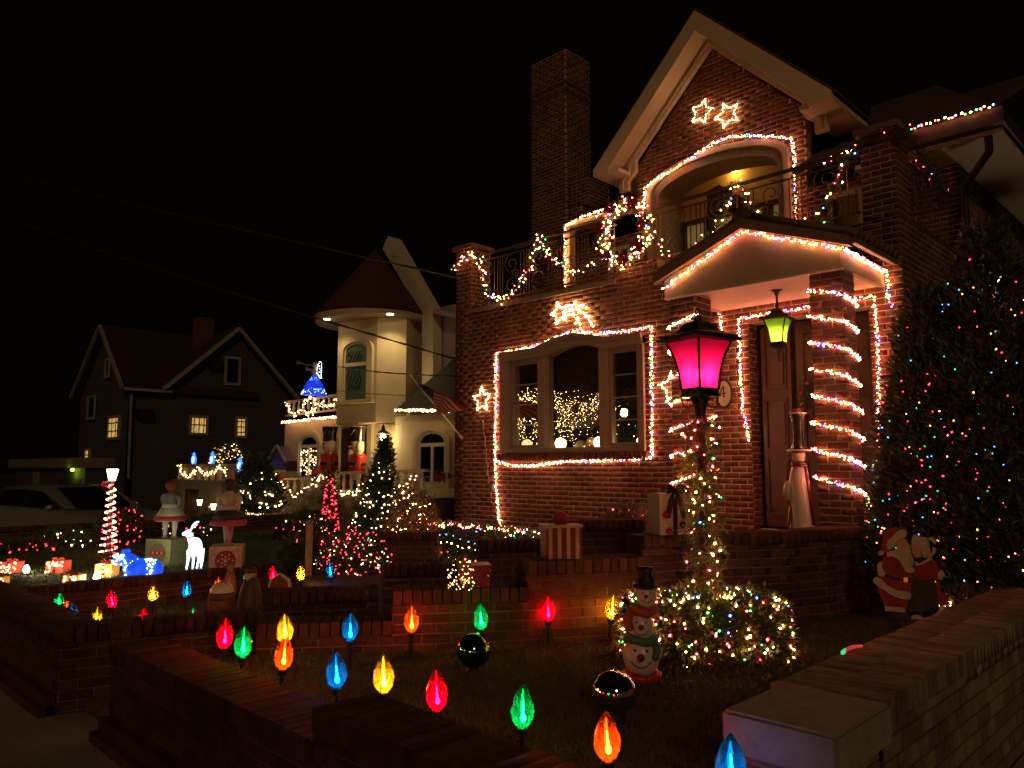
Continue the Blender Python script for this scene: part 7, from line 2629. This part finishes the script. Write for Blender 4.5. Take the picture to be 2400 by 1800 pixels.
dl2 = doll('doll statue in navy and red pleated skirt with tall pale hat', top2, (1275 - 1118) / FPX * d2, mat('navy_cloth', (0.030, 0.030, 0.055), 0.6, var=0.3, scale=14), FUR, mat('pink_pleat', (0.40, 0.06, 0.07), 0.6, var=0.3, scale=40), FUR, mat('dark_bonnet', (0.05, 0.035, 0.03), 0.6), mat('pink_stocking', (0.45, 0.26, 0.26), 0.5), True)
m = MB()
Hd = (1275 - 1118) / FPX * d2
m.lathe([(0.07 * Hd, 0.97 * Hd), (0.055 * Hd, 1.12 * Hd), (0.02 * Hd, 1.14 * Hd)], top2, 14)
m.build('hat', mat('tan_hat', (0.36, 0.24, 0.17), 0.6), dl2, True)
# ---- light-up deer and bear
def figure(label, name, b_, parts, m_, vox, cat='light figure'):
    t = thing(name, label, cat, b_)
    mb = MB()
    for kind, *a in parts:
        if kind == 'e':
            mb.ell(V(b_) + a[0], a[1], 14, 10)
        else:
            mb.tube([V(b_) + q for q in a[0]], a[1], 10)
    o = mb.build('body', m_, t, True)
    md = o.modifiers.new('r', 'REMESH')
    md.mode = 'VOXEL'
    md.voxel_size = vox
    md.use_smooth_shade = True
    return t
b_ = P(452, 1336, 'z', NLZ)
s = 1.0
U, D = _rt, V((_fw.x, _fw.y, 0)).normalized()
def uv(u, z, d=0.0):
    return U * u + D * d + ZA * z
dm = glow_shell('white_lit_mesh', (0.70, 0.90, 1.0), 2.6)
dr_ = figure('white light-up deer standing between the two blocks', 'light_up_deer', b_, [
    ('e', uv(0.02, 0.30), (0.085, 0.085, 0.115)), ('t', [uv(0.0, 0.32), uv(-0.055, 0.42), uv(-0.06, 0.47)], [0.055, 0.042, 0.038]),
    ('t', [uv(-0.06, 0.475), uv(-0.11, 0.465), uv(-0.155, 0.455)], [0.048, 0.036, 0.018]),
    ('t', [uv(-0.045, 0.26, -0.03), uv(-0.055, 0.13, -0.03), uv(-0.075, 0.0, -0.03)], [0.034, 0.018, 0.014]), ('t', [uv(-0.02, 0.26, 0.04), uv(-0.015, 0.13, 0.04), uv(-0.02, 0.0, 0.04)], [0.034, 0.018, 0.014]),
    ('t', [uv(0.07, 0.26, -0.03), uv(0.085, 0.14, -0.03), uv(0.055, 0.0, -0.03)], [0.04, 0.018, 0.014]), ('t', [uv(0.085, 0.27, 0.04), uv(0.10, 0.14, 0.04), uv(0.085, 0.0, 0.04)], [0.04, 0.018, 0.014])], dm, 0.011)
m = MB()
for q in ([(-0.05, 0.50), (-0.03, 0.56), (0.0, 0.60), (0.05, 0.615)], [(-0.035, 0.545), (0.01, 0.55)], [(-0.015, 0.58), (0.03, 0.575)]):
    m.tube([V(b_) + uv(u, z) for u, z in q], 0.011, 6)
m.build('antler', dm, dr_, True)
m = MB()
m.tube([V(b_) + uv(-0.055 + 0.048 * math.cos(a), 0.415 + 0.012 * math.cos(a), 0.05 * math.sin(a)) for a in [2 * PI * i / 14 for i in range(14)]], 0.008, 5, closed=True)
m.build('collar', BLACK, dr_)
b_ = P(322, 1362, 'z', NLZ)
br_ = figure('blue light-up bear standing on the neighbouring lawn', 'light_up_bear', b_, [
    ('e', uv(0.05, 0.14), (0.20, 0.20, 0.125)), ('e', uv(0.17, 0.13), (0.12, 0.12, 0.12)), ('e', uv(-0.07, 0.16), (0.10, 0.10, 0.12)),
    ('t', [uv(-0.06, 0.19), uv(-0.14, 0.25), uv(-0.19, 0.27)], [0.10, 0.085, 0.075]), ('t', [uv(-0.19, 0.265), uv(-0.26, 0.24), uv(-0.29, 0.235)], [0.07, 0.042, 0.032]),
    ('e', uv(-0.16, 0.345, -0.03), 0.028), ('e', uv(-0.15, 0.34, 0.05), 0.028),
    ('t', [uv(-0.06, 0.10, -0.06), uv(-0.08, 0.0, -0.06)], [0.055, 0.05]), ('t', [uv(-0.04, 0.10, 0.07), uv(-0.05, 0.0, 0.07)], [0.055, 0.05]), ('t', [uv(0.22, 0.10, -0.06), uv(0.24, 0.0, -0.06)], [0.06, 0.05]), ('t', [uv(0.18, 0.10, 0.08), uv(0.19, 0.0, 0.08)], [0.06, 0.05])], glow_shell('blue_lit_mesh', (0.012, 0.10, 1.0), 0.85), 0.012)
rng = np.random.default_rng(4)
pts = []
for _ in range(120):
    a = rng.uniform(0.15, PI - 0.15)
    u = rng.uniform(-0.13, 0.25)
    pts.append(V(b_) + uv(u, 0.14 + 0.125 * math.cos(a) * 0.95, -0.20 * math.sin(a) * 0.72))
for _ in range(22):
    pts.append(V(b_) + uv(rng.uniform(-0.27, -0.12), rng.uniform(0.20, 0.31), -0.085))
bulbs(pts, [(em('bear_lamp', (0.5, 0.72, 1.0), 8), 1)], 0.012, br_, rng)
# ---- light-up gift boxes on the lawn
GR, GA = glow_shell('red_lit_gift', (1.0, 0.10, 0.05), 0.55), glow_shell('amber_lit_gift', (1.0, 0.42, 0.08), 0.42)
for k, (x, y, w, h, mm, lab) in enumerate(((18, 1343, 36, 24, GR, 'red light-up gift box at the left edge'), (126, 1343, 40, 26, GR, 'red light-up gift box with big bow by the floodlight'), (164, 1374, 37, 24, GA, 'amber light-up gift box lowest on the lawn'), (241, 1353, 40, 30, GA, 'amber light-up gift box in front of the blue bear'), (-6, 1374, 26, 20, GA, 'amber light-up gift box cut off at the left edge'))):
    b_ = P(x, y, 'z', NLZ)
    d = (b_ - EYEV).dot(_fw)
    ww, hh = w / FPX * d, h / FPX * d
    t = thing('light_up_gift', lab, 'light figure', b_, 'light-up gift boxes')
    m = MB()
    c = V((b_.x, b_.y, NLZ))
    m.obox(c - U * ww / 2, U * ww, D * ww * 0.9, ZA * hh)
    m.build('box', mm, t)
    m = MB()
    m.obox(c - U * ww * 0.08 - D * 0.004, U * ww * 0.16, D * 0.004, ZA * hh)
    m.obox(c - U * ww * 0.08 - D * 0.004 + ZA * hh, U * ww * 0.16, D * (ww * 0.9 + 0.008), ZA * 0.004)
    m.build('ribbon', BOWM, t)
    m = MB()
    for sg in (-1, 1):
        m.tube([c + D * ww * 0.4 + ZA * hh, c + D * ww * 0.4 + ZA * (hh * 1.28) + U * sg * ww * 0.15, c + D * ww * 0.4 + ZA * (hh * 1.22) + U * sg * ww * 0.34, c + D * ww * 0.4 + ZA * (hh * 1.03) + U * sg * ww * 0.2, c + D * ww * 0.4 + ZA * hh], ww * 0.05, 6)
    m.build('bow', GR if mm is GR else BOWM, t, True)
    rng = np.random.default_rng(60 + k)
    pts = [c + U * rng.uniform(-ww / 2, ww / 2) - D * 0.006 + ZA * rng.uniform(0, hh) for _ in range(26)]
    bulbs(pts, [(LWf, 1)], 0.0085, t, rng)
# floodlights on the lawn
for k, (x, y) in enumerate(((61, 1346), (226, 1366))):
    b_ = P(x, y, 'z', NLZ)
    t = thing('floodlight', ['bright lawn floodlight beside the red gift boxes', 'small lawn floodlight left of the blue bear'][k], 'floodlight', b_, 'lawn floodlights')
    dirn = (P(200, 1352, 'z', NLZ) - b_).normalized() if k == 0 else (P(400, 1200, 'y', 4.6) - b_).normalized()
    m = MB()
    m.ell(b_ + ZA * 0.06, (0.035, 0.035, 0.05), 12, 8)
    m.build('lamp', em('flood_lamp', (1.0, 0.80, 0.45), 60), t, True)
    m = MB()
    m.lathe([(0.02, -0.02), (0.06, 0.0), (0.062, 0.012), (0.02, 0.02)], b_, 12)
    m.build('base', BLACK, t, True)
    ld = bpy.data.lights.new('flood_beam', 'SPOT')
    ld.energy = 22 if k == 0 else 26
    ld.color = (1.0, 0.82, 0.42)
    ld.spot_size = R(100)
    ld.spot_blend = 0.7
    ld.shadow_soft_size = 0.04
    lo_ = bpy.data.objects.new('flood_beam', ld)
    COL.objects.link(lo_)
    lo_.parent = t
    lo_.location = (0, 0, 0.16)
    lo_.rotation_euler = (-(dirn + ZA * -0.05)).to_track_quat('Z', 'Y').to_euler()
q = P(722, 1362, 'z', 0.3)
t = thing('fence_post', 'pale upright fence post beside the dark brick wall', 'post', (q.x, q.y, 0.1))
m = MB()
m.box((q.x - 0.03, q.y - 0.03, 0.1), (q.x + 0.03, q.y + 0.03, 0.98))
m.build('shaft', STONE, t)
m = MB()
m.lathe([(0.055, 0.981), (0.05, 1.0), (0.004, 1.03)], (q.x, q.y, 0), 4, a0=PI / 4)
m.build('cap', STONE, t)
low_wall('street_wall', 'low brick wall along the far side of the neighbouring lawn', [(-15.6, 2.0), (-15.6, 9.2)], 0.62, -0.1, 0.25, limit=60, seed=61)
# porch lamps under the pier
for k, (x, y) in enumerate(((405, 1180), (468, 1178), (500, 1188))):
    q = P(x, y, 'y', 9.9)
    t = thing('porch_lamp', ['small lit porch lamp right of the first doll', 'tiny lit lamp between the two dolls', 'small lit porch lamp left of the second doll'][k], 'lamp', q, 'small porch lamps')
    m = MB()
    m.lathe([(0.05, -0.08), (0.085, 0.08), (0.07, 0.085)], q, 8)
    m.build('glass', em('porch_lamp_glass', (1.0, 0.72, 0.36), 8), t)
    m = MB()
    m.lathe([(0.09, 0.086), (0.09, 0.10), (0.02, 0.14)], q, 8)
    m.tube([q - ZA * 0.08, q - ZA * 0.5], 0.02, 6)
    m.build('holder', IRON, t)
mb = MB()
a, b = P(395, 1200, 'y', 10.4), P(560, 1200, 'y', 10.4)
t = thing('side_porch', 'dim side porch with stair rail behind the dolls', 'porch', (a.x, 10.4, 0))
m = MB()
m.box((a.x, 10.45, -0.1), (b.x, 10.7, 1.25))
m.build('wall', STONE, t)
m = MB()
m.box((P(430, 1200, 'y', 10.4).x, 10.42, -0.1), (P(460, 1200, 'y', 10.4).x, 10.448, 0.95))
m.build('door', DOORW, t)
m = MB()
m.bar(P(435, 1238, 'y', 9.8), P(490, 1188, 'y', 9.8), 0.06, 0.08)
m.build('stair_rail', STONE, t)

# ---- far grey house
gh = thing('grey_house', 'dark grey shingled house with two gables and lit windows', 'house', (-37, 15, 0))
SHK = mat('grey_shingle_wall', (0.050, 0.045, 0.043), 0.9, var=0.18, scale=3, bump=0.4)
TRM = mat('pale_trim', (0.26, 0.20, 0.155), 0.7)
ROOF = mat('dark_red_roof', (0.030, 0.014, 0.011), 0.9, var=0.3, scale=8)
GX0 = -34.0
y0, y1, ya = 11.67, 19.1, 16.17
ze, zap = 4.93, 7.85
def gp(name, pts, ext, m, par=None):
    mb = MB()
    mb.prism(pts, ext)
    return mb.build(name, m, par or gh)
gp('side_wall', [V((GX0, y0, -0.2)), V((GX0, y1, -0.2)), V((GX0, y1, ze)), V((GX0, ya, zap)), V((GX0, 13.1, ze)), V((GX0, y0, ze))], (-0.3, 0, 0), SHK)
gp('front_wall', [V((GX0, y0 - 0.002, -0.2)), V((-40.2, y0 - 0.002, -0.2)), V((-40.2, y0 - 0.002, ze)), V((-36.95, y0 - 0.002, 7.80)), V((GX0, y0 - 0.002, ze))], (0, 0.3, 0), SHK)
gp('gable_roof', [V((GX0 + 0.35, 13.0, ze - 0.05)), V((GX0 + 0.35, ya, zap + 0.1)), V((GX0 + 0.35, ya, zap + 0.22)), V((GX0 + 0.35, 12.8, ze + 0.02))], (-8, 0, 0), ROOF)
gp('gable_roof', [V((GX0 + 0.35, 19.25, ze - 0.1)), V((GX0 + 0.35, ya, zap + 0.1)), V((GX0 + 0.35, ya, zap + 0.22)), V((GX0 + 0.35, 19.4, ze))], (-8, 0, 0), ROOF)
gp('front_roof', [V((-36.95, y0 - 0.3, 7.86)), V((-36.95, y0 - 0.3, 7.98)), V((GX0 + 0.25, y0 - 0.3, ze + 0.02)), V((GX0 + 0.25, y0 - 0.3, ze - 0.1))], (0, 6, 0), ROOF)
gp('front_roof', [V((-36.95, y0 - 0.3, 7.86)), V((-36.95, y0 - 0.3, 7.98)), V((-40.5, y0 - 0.3, ze + 0.02)), V((-40.5, y0 - 0.3, ze - 0.1))], (0, 6, 0), ROOF)
def trim(a, b, w=0.16, off=(0, 0, 0)):
    m = MB()
    m.bar(V(a) + V(off), V(b) + V(off), w, w)
    m.build('trim_board', TRM, gh)
trim((GX0 + 0.42, 12.9, ze + 0.02), (GX0 + 0.42, ya, zap + 0.14))
trim((GX0 + 0.42, 19.3, ze), (GX0 + 0.42, ya, zap + 0.14))
trim((GX0 + 0.3, y0 - 0.38, ze - 0.02), (-36.95, y0 - 0.38, 7.92), 0.12)
trim((-40.5, y0 - 0.38, ze - 0.02), (-36.95, y0 - 0.38, 7.92), 0.12)
trim((GX0 + 0.35, y0 - 0.3, ze - 0.06), (GX0 + 0.35, 13.3, ze - 0.06), 0.12)
trim((GX0 + 0.12, y0 + 0.05, ze - 0.2), (GX0 + 0.12, y0 + 0.1, 1.2), 0.08)
gp('chimney', [V((-35.6, 15.2, 6.5)), V((-35.6, 15.9, 6.5)), V((-36.3, 15.9, 6.5)), V((-36.3, 15.2, 6.5))], (0, 0, 2.2), BRICKS[2])
LITW = glow_shell('lit_room', (1.0, 0.62, 0.18), 0.55)
def gwin(x0, x1, ytop, ybot, plane, lit, rows=2, cols=2):
    if plane == 'x':
        a, b = P(x0, ybot, 'x', GX0 + 0.06), P(x1, ytop, 'x', GX0 + 0.06)
        u, n = V((0, 1, 0)), V((1, 0, 0))
        W_ = b.y - a.y
    else:
        a, b = P(x0, ybot, 'y', y0 - 0.06), P(x1, ytop, 'y', y0 - 0.06)
        u, n = V((1, 0, 0)), V((0, -1, 0))
        W_ = b.x - a.x
    H_ = b.z - a.z
    m = MB()
    tkn = 0.12
    for o_, du, dz in ((V((0, 0, 0)), tkn, H_), (u * (W_ - tkn), tkn, H_)):
        m.obox(a + o_, u * du, n * 0.06, ZA * dz)
    m.obox(a + u * tkn, u * (W_ - 2 * tkn), n * 0.06, ZA * tkn)
    m.obox(a + u * tkn + ZA * (H_ - tkn), u * (W_ - 2 * tkn), n * 0.06, ZA * tkn)
    w = m.build('window', TRM, gh)
    m = MB()
    m.obox(a + u * tkn + ZA * tkn, u * (W_ - 2 * tkn), n * 0.01, ZA * (H_ - 2 * tkn))
    m.build('pane', LITW if lit else mat('night_glass', (0.01, 0.008, 0.007), 0.05), w)
    for k in range(1, rows):
        m = MB()
        m.obox(a + u * tkn + ZA * (H_ * k / rows), u * (W_ - 2 * tkn), n * 0.03, ZA * 0.05)
        m.build('glazing_bar', DARK, w)
    for k in range(1, cols):
        m = MB()
        m.obox(a + u * (W_ * k / cols) + ZA * tkn, u * 0.035, n * 0.029, ZA * (H_ - 2 * tkn))
        m.build('glazing_bar', DARK, w)
gwin(441, 489, 975, 1020, 'x', True, 2, 4)
gwin(549, 580, 977, 1027, 'x', True, 4, 2)
gwin(524, 565, 838, 902, 'x', False)
gwin(252, 282, 972, 1032, 'y', True, 3, 3)
gwin(204, 226, 925, 985, 'y', False)
gwin(246, 260, 838, 888, 'y', False)
gwin(198, 212, 1050, 1085, 'y', True, 2, 1)
for (xa, ya_, xb, yb) in ((324, 960, 358, 980), (493, 842, 521, 862)):
    a, b = P(xa, yb, 'x', GX0 + 0.3), P(xb, ya_, 'x', GX0 + 0.3)
    m = MB()
    m.box((GX0 + 0.0, a.y, a.z), (GX0 + 0.35, b.y, b.z))
    m.build('air_conditioner', BLACK, gh)
# garage lean-to with green lamp
a, b = P(38, 1100, 'y', 10.6), P(200, 1100, 'y', 10.6)
t = thing('garage', 'low flat-roofed garage with green porch lamp beside the grey house', 'garage', (a.x, 10.6, 0))
m = MB()
m.box((a.x, 10.6, -0.2), (b.x, 13, 1.62))
m.build('wall', SHK, t)
m = MB()
m.box((a.x - 0.3, 10.3, 1.621), (b.x + 0.2, 13.2, 2.05))
m.build('roof_edge', mat('tan_fascia', (0.16, 0.12, 0.08), 0.8), t)
c_, d_ = P(140, 1100, 'y', 10.6), P(190, 1100, 'y', 10.6)
m = MB()
m.box((c_.x, 10.57, -0.2), (d_.x, 10.598, 1.15))
m.build('door', DARK, t)
e_ = P(78, 1120, 'y', 10.6)
m = MB()
m.box((e_.x, 10.56, 0.1), (e_.x + 1.0, 10.598, 1.62))
m.build('pale_panel', mat('tan_fascia', (0.16, 0.12, 0.08), 0.8), t)
q = P(167, 1100, 'y', 10.4)
m = MB()
m.ell((q.x, 10.45, q.z - 0.02), (0.08, 0.08, 0.06), 10, 8)
m.build('lamp', em('green_porch_lamp', (0.62, 0.95, 0.05), 14), t, True)
ld = bpy.data.lights.new('green_porch_glow', 'POINT')
ld.energy = 14
ld.color = (0.60, 0.9, 0.05)
ld.shadow_soft_size = 0.1
lo_ = bpy.data.objects.new('green_porch_glow', ld)
COL.objects.link(lo_)
lo_.parent = t
lo_.location = V((q.x, 10.30, q.z - 0.08)) - ORG[t.name]
# small house gable between, low
m = MB()
t = thing('bird_house', 'small peaked wooden house behind the rightmost penguin', 'garden ornament', P(648, 1100, 'y', 11.5))
m.prism(px([(628, 1105), (668, 1105), (668, 1080), (648, 1045), (628, 1080)], 11.5), (0, 0.4, 0))
m.build('body', DOORW, t)
m = MB()
for sg in ((626, 1084), (670, 1084)):
    m.bar(P(sg[0], sg[1], 'y', 11.45), P(648, 1043, 'y', 11.45), 0.06, 0.06)
m.build('roof_edge', TRM, t)

# ---- parked car
A, Bc = PD(22, 1285, 18.4), PD(322, 1285, 15.3)
A.z = Bc.z = -0.16
ax = (Bc - A)
CL = ax.length
ax.normalize()
ay = V((ax.y, -ax.x, 0))        # towards the lens
t = thing('parked_car', 'silver hatchback parked behind the low lit shrubs', 'car', (A + Bc) / 2)
def cpnt(l, w, z):
    return A + ax * (l * CL) + ay * w + ZA * z
SILVER = mat('silver_car_paint', (0.34, 0.33, 0.30), 0.25, metal=0.5, var=0.04, coat=0.5)
CW = 0.85
body = [(0.0, 0.38), (0.0, 0.72), (0.04, 0.92), (0.14, 0.98), (0.70, 0.96), (0.86, 0.88), (0.97, 0.72), (1.0, 0.55), (0.99, 0.32), (0.9, 0.24), (0.08, 0.24)]
rows = []
for w in (-CW, -CW * 0.96, CW * 0.96, CW):
    k = 0.93 if abs(w) == CW else 1.0
    rows.append([cpnt(0.5 + (l - 0.5) * (0.985 if k < 1 else 1), w, 0.55 + (z - 0.55) * k) for l, z in body] + [cpnt(0.5 + (body[0][0] - 0.5) * (0.985 if k < 1 else 1), w, 0.55 + (body[0][1] - 0.55) * k)])
m = MB()
m.sheet(rows)
for rw in (rows[0], rows[-1]):
    m.add(rw[:-1], [tuple(range(len(rw) - 1))])
m.build('body', SILVER, t, True)
cab = [(0.05, 0.93), (0.10, 1.20), (0.20, 1.38), (0.42, 1.45), (0.58, 1.40), (0.76, 0.97)]
m = MB()
rows = []
for w in (-CW * 0.92, -CW * 0.72, CW * 0.72, CW * 0.92):
    hi = abs(w) < CW * 0.8
    rows.append([cpnt(l, w if z < 1.0 or not hi else w, z if hi or z < 1.0 else 0.95 + (z - 0.95) * 0.80) for l, z in cab])
m.sheet(rows)
m.build('roof', SILVER, t, True)
GLS = mat('car_glass', (0.008, 0.008, 0.009), 0.04, spec=0.8, var=0.05)
for sg in (1, -1):
    for l0, l1, l2, l3 in ((0.22, 0.43, 0.43, 0.28), (0.45, 0.71, 0.575, 0.45)):
        m = MB()
        m.add([cpnt(l0 - 0.04 if l0 < 0.3 else l0, sg * CW * 0.935, 0.97), cpnt(l1, sg * CW * 0.935, 0.97), cpnt(l2, sg * CW * 0.86, 1.28), cpnt(l3 - 0.03 if l0 < 0.3 else l3, sg * CW * 0.86, 1.28)], [(0, 1, 2, 3)])
        m.build('side_window', GLS, t)
m = MB()
m.add([cpnt(0.765, -CW * 0.7, 0.99), cpnt(0.765, CW * 0.7, 0.99), cpnt(0.60, CW * 0.64, 1.385), cpnt(0.60, -CW * 0.64, 1.385)], [(0, 1, 2, 3)])
m.build('windscreen', GLS, t)
for l in (0.17, 0.82):
    for sg in (1, -1):
        m = MB()
        m.lathe([(0.20, 0), (0.31, 0.01), (0.33, 0.05), (0.33, 0.16), (0.30, 0.19)], cpnt(l, sg * (CW - 0.17), 0.33), 22, 0, ay * sg)
        w = m.build('wheel', BLACK, t, True)
        m = MB()
        m.lathe([(0.02, 0.17), (0.19, 0.175), (0.21, 0.195), (0.20, 0.196)], cpnt(l, sg * (CW - 0.17), 0.33), 18, 0, ay * sg)
        m.build('rim', SILVER, w, True)
for sg in (1, -1):
    m = MB()
    m.ell(cpnt(0.985, sg * CW * 0.72, 0.70), (0.07, 0.10, 0.07), 10, 8)
    m.build('headlight', mat('lamp_lens', (0.5, 0.48, 0.42), 0.1), t, True)
    m = MB()
    m.ell(cpnt(0.015, sg * CW * 0.80, 0.86), (0.05, 0.07, 0.09), 10, 8)
    m.build('tail_light', RED, t, True)
    m = MB()
    m.ell(cpnt(0.68, sg * CW * 1.05, 1.0), (0.09, 0.07, 0.06), 10, 8)
    m.build('mirror', SILVER, t, True)

# ---- side lamp behind the cypresses
q = V((-2.52, 11.97, 4.13))
t = thing('side_wall_lamp', 'bright white wall lamp half hidden behind the right cypress', 'lamp', q)
m = MB()
m.ell(q, (0.05, 0.05, 0.07), 10, 8)
m.build('lamp', em('side_lamp', (1.0, 0.78, 0.48), 90), t, True)
m = MB()
m.box((q.x - 0.06, q.y - 0.06, q.z + 0.08), (q.x + 0.05, q.y + 0.06, q.z + 0.12))
m.build('bracket', IRON, t)
